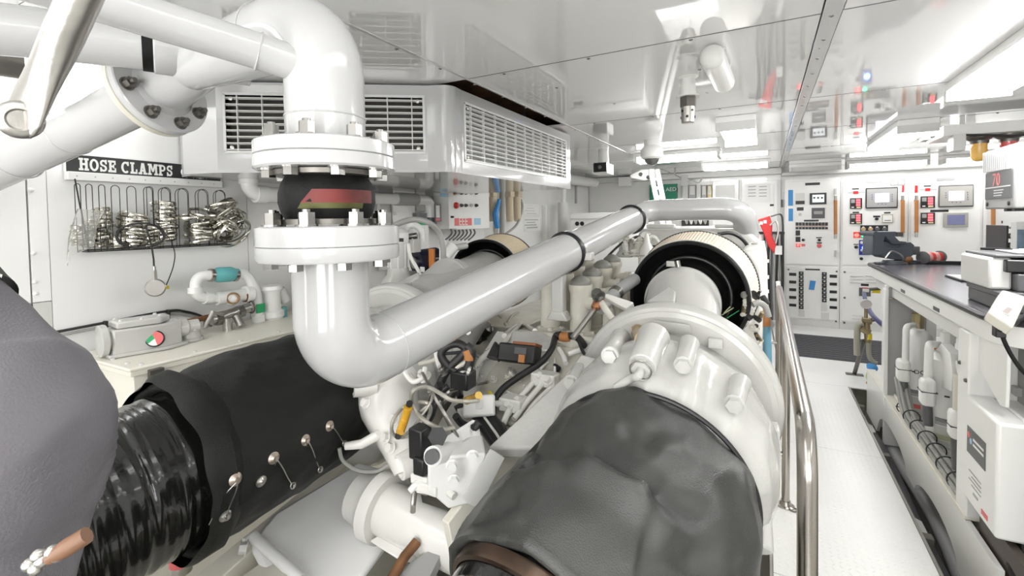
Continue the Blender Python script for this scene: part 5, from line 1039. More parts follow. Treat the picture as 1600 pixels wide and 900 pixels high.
    # white sensor box over the black twin strap
    ps.append(one('black_strap', BLACK, lambda q: q.tube([on(744, 648, .08), on(768, 682, .08), on(792, 718, .06)], .021, 12))); ps.append(one('black_strap', BLACK, lambda q: q.tube([on(759, 641, .085), on(782, 672, .085), on(802, 706, .07)], .021, 12)))
    ps.append(one('strap_rib', CASTL, lambda q: q.tube([on(751, 644, .10), on(775, 677, .10), on(797, 712, .08)], .005, 8))); ps.append(one('strap_rib', BRASS, lambda q: q.tube([on(741, 655, .06), on(760, 685, .06), on(778, 712, .05)], .006, 8)))
    R = Matrix.Rotation(.55, 3, 'Z') @ Matrix.Rotation(-.5, 3, 'X')
    ps.append(one('sensor_box', PLW, lambda q: q.box(on(749, 635, .12), (.115, .06, .075), R), .008)); ps.append(one('box_print', LGREY, lambda q: q.box(on(748, 632, .165), (.022, .004, .03), R))); line('box_gland', CASTL, [(716, 646), (724, 644), (732, 641)], .017, .11)
    # control module, lower centre
    c = pt(716, 712, 1.40); Rz = Matrix.Rotation(.62, 3, 'Z')
    ps.append(one('module_case', PLW, lambda q: q.prism([c+Rz @ V(p) for p in ((-.085, -.09, .045), (.075, -.09, .045), (.085, -.09, -.085), (-.03, -.09, -.105), (-.085, -.09, -.05))], Rz @ V((0, .12, 0))), .007))
    ps.append(one('module_fin', PLW, lambda q: q.prism([pt(683, 690, 1.37), pt(738, 655, 1.46), pt(744, 690, 1.42), pt(700, 712, 1.36)], (.01, .02, -.01)), .003)); ps.append(one('module_label', LGREY, lambda q: q.prism([pt(720, 672, 1.398), pt(731, 666, 1.416), pt(733, 682, 1.40), pt(722, 689, 1.385)], (.002, .004, 0))))
    ps.append(one('module_bracket', CASTL, lambda q: q.tube(spline([pt(640, 768, 1.33), pt(652, 756, 1.34), pt(664, 752, 1.34), pt(690, 762, 1.33), pt(710, 776, 1.30)], 5), .010, 10))); ps.append(one('module_shadow_gap', ENGD, lambda q: q.prism([pt(655, 760, 1.42), pt(700, 770, 1.36), pt(705, 800, 1.34), pt(660, 785, 1.40)], (.02, .05, -.02))))
    for x, y, r, nm in ((684, 682, .027, 'hex_port'),): ps.append(one(nm, BLACK, lambda q: q.cyl(pt(x, y, 1.30), pt(x, y, 1.34), r, n=6)))
    ps.append(one('module_boss', PLW, lambda q: q.tube([pt(676, 713, 1.26), pt(700, 705, 1.36)], .026, 24))); ps.append(one('black_plug', BLACK, lambda q: q.tube([pt(674, 714, 1.24), pt(678, 712, 1.27)], .019, 20)))
    ps.append(one('black_connector', BLACK, lambda q: [q.box(pt(657, 690, 1.36), (.05, .05, .09)), q.box(pt(660, 726, 1.34), (.04, .04, .05))], .006)); line('white_tube', CASTL, [(742, 712, .22), (755, 716, .2), (768, 714, .18)], .014)
    for x, y in ((706, 727), (709, 750), (738, 712)): ps.append(one('module_bolt', PLW, lambda q: q.hexn(pt(x, y, 1.255), Rz @ V((0, -1, 0)), .013, .014)))
    ps.append(one('module_feet', CASTL, lambda q: [q.box(pt(662, 745, 1.36), (.06, .05, .03)), q.box(pt(672, 758, 1.34), (.08, .05, .03))], .005)); ps.append(one('module_plate', LGREY, lambda q: q.prism([pt(720, 778, 1.22), pt(765, 700, 1.32), pt(772, 704, 1.32), pt(728, 786, 1.22)], (.02, .03, -.03)), .003))
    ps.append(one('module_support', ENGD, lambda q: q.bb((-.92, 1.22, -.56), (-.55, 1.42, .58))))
    thing('marine_engine', 'large white marine diesel engine crowded with tubes and cables, in the middle of the room', 'engine', ps)
    # wire connector box
    p0 = on(812, 553, .10); R = Matrix.Rotation(.1, 3, 'Z') @ Matrix.Rotation(-.35, 3, 'X')
    thing('relay_box', 'black connector box with rusty orange top lying on the engine', 'box', [one('case', BLACK, lambda q: q.box(p0, (.16, .09, .075), R), .008), one('orange_top', M('rust_orange', (.26, .085, .03), .5), lambda q: q.box(p0+R @ V((.03, .0, .040)), (.10, .085, .012), R), .003), one('cable_head', BLACK, lambda q: q.tube([p0+R @ V((-.07, 0, -.02)), p0+R @ V((-.10, -.02, .01)), p0+R @ V((-.10, -.03, -.03))], .03, 12)), one('orange_tag', COPPER, lambda q: q.box(p0+R @ V((.03, -.05, -.02)), (.025, .012, .03), R)), one('grey_label', DGREY, lambda q: q.box(p0+R @ V((.02, -.047, .01)), (.05, .004, .025), R))])
    # ----- castings and pan below, left of the engine
    def lo(x, y, d): return pt(x, y, d)
    body = one('elbow_body', CASTL, lambda q: q.loft([(lo(600, 580, 1.72), (.3, -.7, -.6), .12), (lo(600, 620, 1.66), (.3, -.7, -.6), .125), (lo(612, 660, 1.58), (.3, -.5, -.8), .10), (lo(632, 705, 1.50), (.3, -.5, -.8), .065), (lo(642, 738, 1.44), (.3, -.5, -.8), .045)], 40).warp(.012, 9, 4), ang=70)
    b2 = one('outlet_boss', CASTL, lambda q: q.lathe(lo(630, 728, 1.42), (-.35, -.8, -.1), [(-.03, .040), (.012, .038), (.014, .030), (.006, .028), (.005, .001)], 28)); b3 = one('port_ring', CASTL, lambda q: q.lathe(lo(562, 598, 1.56), (-.6, -.8, .05), [(-.05, .05), (.02, .045), (.022, .034), (.0, .030), (-.002, .001)], 28))
    bb_ = [one('casting_bolt', CASTL, lambda q: q.hexn(lo(x, y, d), (-.2, -.8, .4), .014, .016)) for x, y, d in ((573, 630, 1.48), (604, 684, 1.46), (612, 700, 1.44), (618, 655, 1.46))]
    tb = one('lever_tube', CASTL, lambda q: q.tube([lo(540, 697, 1.48), lo(565, 694, 1.48), lo(590, 680, 1.48), lo(600, 675, 1.5)], [.012, .015, .016, .02], 12))
    pd = one('casting_leg', CASTD, lambda q: q.bb((-1.20, 1.34, -.56), (-1.05, 1.5, .62)))
    thing('exhaust_elbow', 'white cast elbow with ports at right end of the black blanket', 'casting', [body, b2, b3, tb, pd]+bb_)
    tag(cable('grey_wires', HOSEG, [lo(x, y, 1.5) for x, y in ((530, 700), (536, 720), (560, 735), (590, 736), (615, 722), (622, 735), (605, 748))], .006), 'grey wires looped on the white pan below elbow casting', 'cable')
    def mid(x, y, f=1.0): return onz(x, y, .36)
    pan = MB(); q = [lo(392, 850, 1.40), lo(430, 800, 1.50), lo(560, 722, 1.78), lo(640, 742, 1.72), lo(616, 830, 1.52), lo(560, 905, 1.36), lo(430, 925, 1.32)]
    pan.prism(q, (0, 0, -.03)); pn = pan.done('pan_plate', M('lifted_white_paint', (.86, .86, .85), .3), .01); rim = one('pan_rim', MATS['lifted_white_paint'], lambda b: b.tube([lo(384, 848, 1.40), lo(395, 838, 1.42), lo(470, 905, 1.33)], .016, 12)); nut = one('pan_bolt', LGREY, lambda b: b.hexn(lo(386, 856, 1.38), (-.6, -.7, .2), .016, .02))  # pan colour brightened to offset the shade it lies in
    leg = one('pan_leg', BILGE, lambda b: b.bb((-1.30, 1.05, -.56), (-.95, 1.3, .30)))
    thing('drip_pan', 'white sloping metal pan at bottom, beside the black blanket', 'pan', [pn, rim, nut, leg])
    d0 = (lo(600, 792, 1.50)-lo(720, 850, 1.36)).normalized()
    fl = one('pipe_flange', CASTL, lambda b: b.lathe(lo(600, 792, 1.50), d0, [(-.02, .082), (-.02, .105), (.02, .108), (.03, .10), (.06, .085), (.10, .08)], 36)); pi = one('pipe', CASTL, lambda b: b.tube([lo(598, 791, 1.502), lo(730, 855, 1.35), lo(800, 890, 1.28)], .078, 36)); sq = one('flange_block', CASTL, lambda b: b.prism([lo(575, 845, 1.42), lo(600, 830, 1.44), lo(640, 850, 1.40), lo(622, 875, 1.36)], (.02, .06, -.05)), .006)
    hk = one('wire_clip', STEELB, lambda b: b.tube(spline([lo(668, 770, 1.36), lo(650, 768, 1.36), lo(646, 785, 1.34), lo(645, 800, 1.34)], 6), .008, 8)); st = one('pipe_stand', BILGE, lambda b: b.bb((-.98, 1.05, -.56), (-.86, 1.2, .32)))
    thing('drain_pipe', 'short thick white pipe with flange at bottom, between pan and grey blanket', 'pipe', [fl, pi, sq, hk, st])
    tag(one('diagonal_beam', CREAM, lambda b: b.prism([lo(270, 930, 1.28), lo(300, 905, 1.30), lo(548, 704, 1.92), lo(556, 716, 1.90), lo(320, 925, 1.28)], (.0, .03, -.07)), .004), 'cream beam running along under the black blanket', 'beam')
    tag(one('engine_bearer', BILGE, lambda b: b.bb((-1.34, .1, -.56), (-1.26, 2.2, .28)), .004), 'pale engine bearer below the cream beam', 'bearer')
    tag(one('engine_bearer', CREAM, lambda b: b.prism([lo(690, 812, 1.30), lo(700, 818, 1.28), lo(812, 672, 1.52), lo(800, 668, 1.54)], (.02, .0, -.08)), .003), 'narrow cream rail along the left side of dark grey blanket', 'rail')
    tag(one('cream_box', CREAM, lambda b: b.bb((-1.30, .52, -.56), (-1.12, .86, .56)), .006), 'small cream box at the bottom edge below the ribbed duct', 'box')
    cn = lo(282, 870, 1.36)
    thing('small_can', 'small silver can with red print at bottom left under the blanket', 'can', [one('can_body', STEELB, lambda b: b.lathe(cn-V((0, 0, .05)), (0, 0, 1), [(0, .02), (.006, .028), (.09, .028), (.098, .022)], 20)), one('red_band', REDL, lambda b: b.cyl(cn-V((0, 0, .02)), cn+V((0, 0, .015)), .0285, n=20))])
    tag(one('grey_sheet', GREY, lambda b: b.prism([lo(640, 880, 1.30), lo(700, 842, 1.34), lo(660, 925, 1.22), lo(600, 935, 1.22)], (0, .02, -.02))), 'grey metal sheet at the bottom edge left of the blanket opening', 'sheet')
    tag(one('rusty_lever', RUST, lambda b: b.tube([lo(612, 905, 1.25), lo(632, 870, 1.3), lo(652, 846, 1.33)], .014, 10)), 'rusty brown rod at bottom between pan and pipe', 'rod')
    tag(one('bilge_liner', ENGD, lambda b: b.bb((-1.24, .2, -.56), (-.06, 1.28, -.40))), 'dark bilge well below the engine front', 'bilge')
engine()
# ================================================================== HANDRAIL, WORKBENCH AND WHAT STANDS THERE
def handrail():
    X = .10; zt = .97
    path = fillet([(X, 4.42, -.0), (X, 4.42, zt), (X, 1.455, zt), (X, 1.39, .0)], [.05, .13], 10)
    r = one('top_rail', STEEL, lambda b: b.tube(path, .0245, 24))
    ps = [r]
    for y in (2.87, 4.26):
        ps.append(one('post', STEEL, lambda b: b.tube([(X, y, 0), (X, y, zt)], .019, 20))); ps.append(one('base_flange', STEEL, lambda b: b.lathe((X, y, 0), (0, 0, 1), [(0, .042), (.006, .042), (.010, .03), (.03, .024)], 24)))
        ps.append(one('base_ring', DARKST, lambda b: b.torus((X+.035, y-.03, .006), (0, 0, 1), .018, .004, 16, 6)))
    ps.append(one('base_flange', STEEL, lambda b: b.lathe((X, 1.39, 0), (0, 0, 1), [(0, .05), (.006, .05), (.010, .036), (.03, .03)], 24)))
    for y, z in ((2.87, .55), (2.87, .28), (4.26, .55)): ps.append(one('side_stub', STEEL, lambda b: b.tube([(X, y, z), (X-.10, y, z)], .011, 12)))
    thing('handrail', 'polished stainless handrail with bent end along the walkway', 'handrail', ps)
handrail()
XF, ZB = .80, 1.136
def bench():
    y0, y1, x1 = 2.50, 5.12, 1.85
    outline = [V((p.x, p.y, 0)) for p in fillet([(x1, y0, 0), (XF, y0, 0), (XF, y1, 0), (x1, y1, 0)], [.16, .05], 10)]
    z = lambda p, h, dx=0: V((p.x+dx, p.y, h))
    top = one('worktop', BTOP, lambda b: b.prism([z(p, ZB-.02) for p in outline], (0, 0, .02)))
    edge = one('black_edging', BLACK, lambda b: b.tube([z(p, ZB-.012) for p in outline], .016, 12))
    ins = [V((min(p.x+.012, x1), p.y+(.012 if p.y < 3 else -.012), 0)) for p in outline]
    apron = one('apron', PLW, lambda b: b.prism([z(p, ZB-.115) for p in ins], (0, 0, .095)), .004)
    ap2 = one('lower_apron', LGREY, lambda b: b.bb((XF+.04, y0+.32, ZB-.20), (XF+.065, y1-.08, ZB-.115)), .003)
    rim = one('back_lip', BLACK, lambda b: b.bb((XF+.28, y1-.02, ZB), (x1, y1, ZB+.03)), .006)
    slots = [one('apron_slot', DGREY, lambda b: b.bb((XF+.010, y, ZB-.105), (XF+.0125, y+.10, ZB-.085))) for y in (3.95, 3.25)]
    # legs and base
    far = one('end_panel', PLW, lambda b: b.bb((XF, 4.46, -.2), (XF+.30, 4.50, ZB-.115)), .004); fe = one('leg_edge', PLW, lambda b: b.bb((XF-.008, 4.44, .1), (XF+.02, 4.52, ZB-.14)), .006); fin = one('shaded_face', GREY, lambda b: b.bb((XF+.02, 4.452, .17), (XF+.24, 4.459, ZB-.13)))  # grey sheet paints the shade on the end panel's inner face
    rod = one('hanging_rail', STEEL, lambda b: b.tube([(XF+.02, 4.44, ZB-.21), (XF+.20, 4.44, ZB-.21)], .008, 10))
    near = one('support_post', PLW, lambda b: b.bb((XF+.001, 2.80, .169), (XF+.30, 2.93, ZB-.116)), .006)
    pl = [one('post_bolt', DARKST, lambda b: b.hexn((XF+.001, y, q), (-1, 0, 0), .008, .008)) for y, q in ((2.9, .86), (2.82, .80))]
    gus = one('gusset', PLW, lambda b: b.prism([V((XF+.035, y, q)) for y, q in ((2.97, ZB-.115), (2.95, ZB-.19), (2.86, ZB-.26), (2.72, ZB-.30), (2.58, ZB-.36), (2.53, ZB-.35), (2.52, ZB-.115))], (.012, 0, 0)), .003)
    gp = one('grey_panel', M('grey_bench_panel', (.30, .295, .28), .4), lambda b: b.bb((XF+.16, 1.9, -.3), (XF+.19, 2.80, ZB-.13)), .003)
    arch = [(5.12, -.2), (5.12, .19), (2.55, .19), (2.55, -.2)]
    pts = [V((XF, y, q)) for y, q in ((5.14, -.2), (5.14, .168), (2.46, .168), (2.46, -.2), (2.62, -.2))]
    for c, w, h in ((3.25, .38, .20), (4.22, .44, .21)):
        pts += [V((XF, c-w*math.cos(a), -.2+h*math.sin(a)**.6)) for a in [PI*k/12 for k in range(1, 12)]]
    pts += [V((XF, 4.72, -.2))]
    bp = one('base_panel', PLW, lambda b: b.prism(pts, (.02, 0, 0)))
    ld = one('base_ledge', CREAM, lambda b: b.bb((XF-.005, 2.80, .17), (XF+.06, 5.14, .19)), .003); lp = one('ledge_lip', CREAM, lambda b: b.bb((XF+.052, 2.95, .19), (XF+.060, 4.42, .215)), .002)
    sh = one('inner_shelf', LGREY, lambda b: b.bb((XF+.06, 2.55, .03), (XF+.78, 4.44, .05)), .003); sw = one('shelf_riser', CREAM, lambda b: b.bb((XF+.050, 2.80, .03), (XF+.060, 4.44, .169)))
    bk = one('back_panel', PLW, lambda b: b.bb((XF+.78, 2.7, -.2), (XF+.80, 5.0, ZB-.115)), .003)
    hr = [one('ledge_hole', BLACK, lambda b: b.cyl((XF+.03, y, .19), (XF+.03, y, .192), .012, n=14)) for y in (3.0, 3.3, 3.6, 3.95, 4.2)]
    thing('workbench', 'long white workbench with dark top and black edging at right', 'workbench', [top, edge, apron, ap2, rim, far, fe, fin, rod, near, gus, gp, bp, ld, lp, bk, sh, sw]+slots+pl+hr)
    tr = bx('trim_1', ENGD, (.69, 1.2, -.34), (1.62, 5.1, -.30)); tr['kind'] = 'structure'; tr.name = 'trim_3'
    tag(one('trough_hose', DGREY, lambda b: b.tube(spline([(.74, 1.5, -.22), (.745, 2.4, -.21), (.74, 3.2, -.22), (.75, 4.2, -.2), (.74, 4.62, -.21)], 6), .055, 14)), 'fat dark grey hose in the trough between walkway and bench base', 'hose')
    tag(one('trough_hose', GREY, lambda b: b.tube(spline([(.80, 1.5, -.26), (.84, 2.6, -.25), (.90, 3.6, -.26), (.86, 4.5, -.25)], 6), .045, 14)), 'thinner grey hose under the arches of the bench base', 'hose')
    for y, lb in ((2.2, 'nearest small bracket in the trough beside walkway'), (3.1, 'middle small bracket in the trough beside walkway'), (4.45, 'farthest bracket in the trough beside walkway')):
        tag(one('trough_bracket', LGREY, lambda b: b.prism([V((.69, y, -.14)), V((.76, y+.05, -.14)), V((.76, y+.18, -.14)), V((.69, y+.25, -.14))], (0, 0, .012)), .002), lb, 'bracket')
    # canisters
    for (x, X, yt, yb, r, lb, near) in ((1435, .95, 512, 668, .088, 'farther white canister with printed labels under the bench', 0), (1481, .975, 545, 715, .100, 'nearer white canister with yellow sticker under the bench', 1)):
        t = onx(x, yt, X); h = t.z-.052+.19; o = V((t.x, t.y, .052)); h -= .0
        b1 = one('canister_body', PLW, lambda b: b.lathe(o, (0, 0, 1), [(0, r*.9), (.02, r), (h-.36-.1, r), (h-.33-.1, r*.94), (h-.30-.1, r*.95), (h-.25, r*.92), (h-.215, r*.6), (h-.205, r*.4), (h-.192, r*.36)], 36))
        nk = one('canister_neck', BRASS if not near else PLW, lambda b: [b.cyl(o+V((0, 0, h-.20)), o+V((0, 0, h-.13)), .030, n=16), b.cyl(o+V((0, 0, h-.15)), o+V((0, 0, h-.09)), .036, n=8), b.cyl(o+V((0, 0, h-.10)), o+V((0, 0, h-.02)), .024, n=12)])
        vw = (V((0, 0, 0))-V((o.x, o.y, 0))).normalized(); a0 = math.atan2(vw.y, vw.x); kids = []
        def decal(nm, m, a, b_, z0, z1, rr=.0012):
            q = MB(); n = 8
            for k in range(n+1):
                an = a0+a+(b_-a)*k/n; d = V((math.cos(an), math.sin(an), 0))*(r+rr); q.v += [o+d+V((0, 0, z0)), o+d+V((0, 0, z1))]
            q.f = [(2*k, 2*k+2, 2*k+3, 2*k+1) for k in range(n)]; kids.append(q.done(nm, m))
        decal('label_dark_band', GINK, -.55, .25, .24, .285); decal('label_sheet', M('label_grey', (.60, .60, .57), .5), -.6, .35, .10, .235); decal('label_band', REDL if not near else M('label_olive', (.45, .46, .30), .5), -.5, .2, .155, .185, .002)
        for k in range(4): decal('label_line', GINK, -.5, .15-.1*(k % 2), .11+k*.010, .114+k*.010, .002)
        for k in range(3): decal('label_line', INK, -.5, .0+.1*(k % 2), .262+k*.008, .265+k*.008, .002)
        if near: decal('yellow_sticker', YEL, .05, .42, .27, .33, .0025); decal('arrow_mark', INK, -.12, .12, .415, .425, .002)
        else: decal('arrow_mark', INK, -.35, -.15, .405, .415, .002); kids.append(text('DC', .04, INK, o+V((math.cos(a0+.1), math.sin(a0+.1), 0))*(r+.002)+V((0, 0, .41)), (-math.sin(a0+.1), math.cos(a0+.1), 0), (0, 0, 1), .0005))
        thing('white_canister', lb, 'canister', [b1, nk]+kids)
    def pw(x, y, X): return onx(x, y, X)
    X = .86
    thing('pump_pipe', 'white elbow pipe with strapped white block left of the farther canister', 'pipe', [one('pipe', PLW, lambda b: b.tube(fillet([pw(1430, 508, .93), pw(1416, 510, X), pw(1414, 590, X)], .03, 5), .020, 16)), one('block', PLW, lambda b: b.box(pw(1411, 578, X-.02), (.07, .10, .15)), .02), one('cable_tie', BLACK, lambda b: b.box(pw(1411, 575, X-.02), (.075, .105, .004))), one('lower_hose', DGREY, lambda b: b.tube([pw(1412, 590, X), pw(1414, 625, X)], .022, 12))])
    X = .87
    thing('pump_pipe', 'white elbow pipe with strapped white block between the two canisters', 'pipe', [one('pipe', PLW, lambda b: b.tube(fillet([pw(1466, 538, .98), pw(1452, 538, X), pw(1449, 620, X)], .03, 5), .022, 16)), one('orange_ring', ORANGE, lambda b: b.cyl(pw(1460, 540, .95), pw(1462, 540, .96), .023, n=16)), one('block', PLW, lambda b: b.box(pw(1449, 612, X-.02), (.07, .09, .16)), .02), one('cable_tie', BLACK, lambda b: b.box(pw(1449, 610, X-.02), (.075, .095, .004))), one('lower_hose', DGREY, lambda b: b.tube([pw(1449, 632, X), pw(1450, 665, X)], .024, 12))])
    thing('pump_pipe', 'white capped pipe right of the nearer canister beside the support post', 'pipe', [one('pipe', M('ivory_pipe', (.70, .67, .60), .35), lambda b: b.tube([pw(1500, 585, .87), pw(1499, 660, .87)], .026, 16)), one('block', PLW, lambda b: b.box(pw(1494, 662, .86), (.06, .08, .15)), .02), one('cable_tie', BLACK, lambda b: b.box(pw(1494, 664, .86), (.065, .085, .004))), one('lower_hose', DGREY, lambda b: b.tube([pw(1496, 685, .87), pw(1498, 735, .87)], .028, 12))])
    thing('curved_bracket', 'white curved bracket plate in front of the nearer canister', 'bracket', [one('plate', PLW, lambda b: b.prism([pw(x, y, .93) for x, y in ((1461, 600), (1463, 545), (1470, 536), (1484, 552), (1488, 586), (1486, 612))], (.05, 0, 0)), .004), one('arm', PLW, lambda b: b.prism([pw(x, y, .95) for x, y in ((1487, 562), (1526, 572), (1524, 588), (1487, 583))], (.05, .02, 0)), .005)])
    # cable bundle on the ledge
    base = [pw(1402, 606, .825), pw(1412, 628, .82), pw(1440, 672, .82), pw(1470, 716, .82), pw(1500, 762, .82)]
    for k, lb in enumerate(('outermost', 'second', 'third', 'fourth', 'innermost')):
        o = V((k*.015, 0, .018*(k % 2)+.004)); p = [V((q.x, q.y, .205))+o for q in base]; p[0] = p[0]+V((0, .05, .18)); p.append(V((.82, 2.95, .205))+o)
        tag(one('grey_cable', HOSEG, lambda b: b.tube(spline(p, 5), .0105, 9)), lb+' of five grey cables tied in a bundle along the bench ledge', 'cable', None)
    for k in range(7):
        y = 4.1-k*.17; tag(one('cable_tie', WIRE, lambda b: b.torus((.851, y, .222), (0, 1, 0), .044, .0035, 22, 5, .0045)), NTH[k]+' black tie from far end round the cable bundle on bench ledge', 'tie', 'ties on the cable bundle')
    # electrical box on the bench front
    a, c = V((.79, 2.46, .285)), V((1.12, 2.81, .745))
    lid = one('lid', PLW, lambda b: b.bb((a.x, a.y, a.z), (a.x+.10, c.y, c.z)), .012); body = one('body', PLW, lambda b: b.bb((a.x+.102, a.y+.004, a.z+.004), (c.x, c.y-.004, c.z-.004)), .01)
    n = 1; pg = [V((a.x-.001, y, z)) for y, z in ((2.755, .665), (2.755, .56), (2.545, .505), (2.545, .61))]
    def fc(y0, z0, y1, z1): return lambda b: b.bb((a.x-.002, y0, z0), (a.x, y1, z1))
    lg = [one('logo_plate', DGREY, fc(2.56, .505, 2.755, .62)), one('red_mark', REDL, lambda b: b.cyl((a.x-.003, 2.735, .585), (a.x-.0015, 2.735, .585), .014, n=14)), one('blue_mark', LBLUE, lambda b: b.cyl((a.x-.003, 2.71, .565), (a.x-.0015, 2.71, .565), .013, n=14))]+[one('logo_line', PAPER, lambda b: b.bb((a.x-.003, 2.575+k*.0, .578-k*.022), (a.x-.0018, 2.685, .588-k*.022))) for k in range(2)]+[one('small_print', GINK, fc(2.60, .43-k*.018, 2.73-(k % 2)*.03, .434-k*.018)) for k in range(4)]+[one('red_note', REDL, fc(2.53, .315, 2.59, .335)), one('small_print', GINK, fc(2.63, .345, 2.68, .355))]
    thing('electrical_box', 'white electrical box with dark logo plate on the near end of bench', 'box', [lid, body]+lg)
    thing('rear_box', 'second white box with sloping lid behind the electrical box', 'box', [one('body', PLW, lambda b: b.bb((1.02, 2.30, .5), (1.5, 2.74, .80)), .012), one('lid', PLW, lambda b: b.bb((1.01, 2.29, .802), (1.51, 2.75, .83)), .01)])
    tag(one('brown_board', M('dark_brown_panel', (.06, .045, .035), .5), lambda b: b.bb((.83, 2.2, -.35), (.86, 2.74, .27))), 'dark brown panel below the electrical box', 'panel')
    for k, lb in enumerate(('upper', 'middle', 'lower')): tag(one('black_hose', RUBBER, lambda b: b.tube(spline([(.92, 2.72, .26-k*.07), (.86, 2.5, .20-k*.07), (.84, 2.2, .12-k*.07), (.86, 1.9, .02-k*.07)], 5), .028, 12)), lb+' of three black hoses at bottom right under the electrical box', 'hose')
bench()
def on_bench():
    # vise, in a local frame across the view
    d = 4.0; r_, u_, f_ = V((.881, .473, 0)), V((0, 0, 1)), V((-.473, .881, 0)); o = pt(1390, 419, d); o.z = ZB+.001
    s = d/FPX
    def L(x, y, q=0.0): return o+r_*((x-1390)*s)+u_*((419-y)*s)+f_*q
    R = Matrix((r_, f_, u_)).transposed()
    def blk(nm, x0, y0, x1, y1, q0, q1, m=VISE, bev=.006): return one(nm, m, lambda b: b.box((L(x0, y0, q0)+L(x1, y1, q1))/2, (abs(x1-x0)*s, abs(q1-q0), abs(y1-y0)*s), R), bev)
    def prof(nm, pts, q0, q1, m=VISE, bev=.006): return one(nm, m, lambda b: b.prism([L(x, y, q0) for x, y in pts], f_*(q1-q0)), bev)
    base = one('swivel_base', VISE, lambda b: b.lathe(L(1395, 419), (0, 0, 1), [(0, .10), (.012, .10), (.018, .075), (.03, .07)], 28)); tabs = blk('base_lug', 1370, 419, 1428, 416, -.03, .04)
    s2 = blk('moving_slide', 1366, 384, 1410, 400, -.03, .03)
    bod = prof('fixed_body', [(1362, 402), (1372, 408), (1396, 412), (1408, 414), (1420, 405), (1422, 390), (1416, 385), (1404, 386), (1398, 394), (1380, 394), (1372, 388), (1362, 390)], -.045, .045)
    jaw = prof('front_jaw', [(1354, 404), (1355, 374), (1360, 368), (1372, 368), (1374, 376), (1371, 404)], -.055, .055)
    top = prof('jaw_arm', [(1360, 368), (1392, 368), (1394, 373), (1390, 376), (1397, 383), (1408, 384), (1408, 388), (1386, 388), (1376, 376), (1360, 375)], -.055, .055)
    jp = blk('jaw_plate', 1392, 369, 1400, 376, -.07, .07, DARKST, .002)
    sl = blk('slide_bar', 1405, 391, 1424, 402, -.03, .03, M('worn_slide', (.32, .29, .25), .4, metal=.6)); he = blk('screw_head', 1422, 392, 1432, 405, -.035, .035, DGREY)
    sc = one('screw_knob', VISE, lambda b: b.cyl(L(1357, 371, -.08), L(1357, 371, .08), .022, n=18)); ha = one('clamp_handle', STEELB, lambda b: b.tube(spline([L(1370, 408, -.09), L(1378, 398, -.10), L(1392, 404, -.10), L(1398, 412, -.09)], 5), .008, 8)); ru = one('rust_patch', RUST, lambda b: b.sph(L(1412, 412, -.02), .045, 12, 8, (1.1, .8, .8)))
    thing('bench_vise', 'grey bench vise with rusty base on the far corner of workbench', 'vise', [base, tabs, s2, bod, jaw, top, jp, sl, he, sc, ha, ru])
    a, b_ = pt(1442, 412, 3.95), pt(1468, 412, 4.0); a.z = b_.z = ZB+.054; ax = (b_-a).normalized(); kk = []
    for p in (a, b_): kk.append(one('spool_disc', DGREY, lambda b: b.lathe(p-ax*.006, ax, [(0, .050), (.002, .053), (.010, .053), (.012, .050)], 32)))
    for k in range(4): kk.append(one('wire_winding', RED if k % 2 else M('pale_red_wire', (.75, .35, .33), .4), lambda b: b.tube([a.lerp(b_, .06+k*.22), a.lerp(b_, .06+(k+1)*.22)], .044-.003*(k % 2), 28)))
    kk.append(one('spool_core', DGREY, lambda b: b.tube([a, b_], .03, 16)))
    thing('wire_spool', 'spool of red wire with dark discs standing on the workbench behind vise', 'spool', kk)
    # printer
    x0, y0, y1, x1 = .865, 2.70, 3.10, 1.36; z = ZB
    ps = [bx('base', DGREY, (x0+.01, y0-.02, z), (x1, y1-.02, z+.062), .006), bx('base_step', DGREY, (x0+.0, y0-.01, z+.062), (x1, y1-.03, z+.085), .004), bx('side_cover', LGREY, (x0-.015, y0+.06, z+.087), (x0+.06, y1, z+.225), .012), bx('front_cover', DGREY, (x0+.06, y0+.02, z+.087), (x1, y1-.02, z+.16), .006), bx('front_band', BLACK, (x0+.03, y0+.03, z+.165), (x1, y1-.02, z+.218), .006), bx('top_lid', DGREY, (x0, y0+.05, z+.226), (x1, y1-.01, z+.238), .004), bx('scanner_lid', M('lid_lilac', (.55, .54, .58), .3), (x0+.09, y0+.12, z+.239), (x1-.03, y1-.04, z+.246), .003)]
    thing('printer', 'grey and black desktop printer on the workbench at right', 'printer', ps)
    tag(bx('paper_sheet', PAPER, (x0+.14, y0+.20, z+.247), (x0+.34, y1-.06, z+.250)), 'white paper lying on top of the printer', 'paper'); tag(one('pen', BLACK, lambda b: b.tube([(x0+.05, y1-.03, z+.246), (x0+.16, y1-.10, z+.246)], .006, 8)), 'black pen on the far corner of printer lid', 'pen')
    p = onz(1476, 431, ZB+.004); q = onz(1500, 438, ZB+.004)
    thing('booklet', 'thin black and white booklet lying on the workbench before the printer', 'booklet', [one('cover', BLACK, lambda b: b.bb((p.x, q.y-.05, ZB+.001), (p.x+.22, p.y, ZB+.012)), .002), one('page', PAPER, lambda b: b.bb((p.x+.01, q.y-.04, ZB+.012), (p.x+.21, p.y-.015, ZB+.016)), .001)])
    # touch panel on a black arm at the bench end
    dd = 1.78; c = [pt(x, y, d2) for x, y, d2 in ((1567, 452, 1.80), (1606, 464, 1.76), (1583, 513, 1.70), (1545, 488, 1.74))]; n = (c[1]-c[0]).cross(c[3]-c[0]).normalized(); n = -n if n.dot(CAMP-c[0]) < 0 else n
    sc_ = [pt(x, y, d2)+n*.002 for x, y, d2 in ((1571, 459, 1.797), (1595, 471, 1.765), (1575, 493, 1.73), (1553, 483, 1.755))]
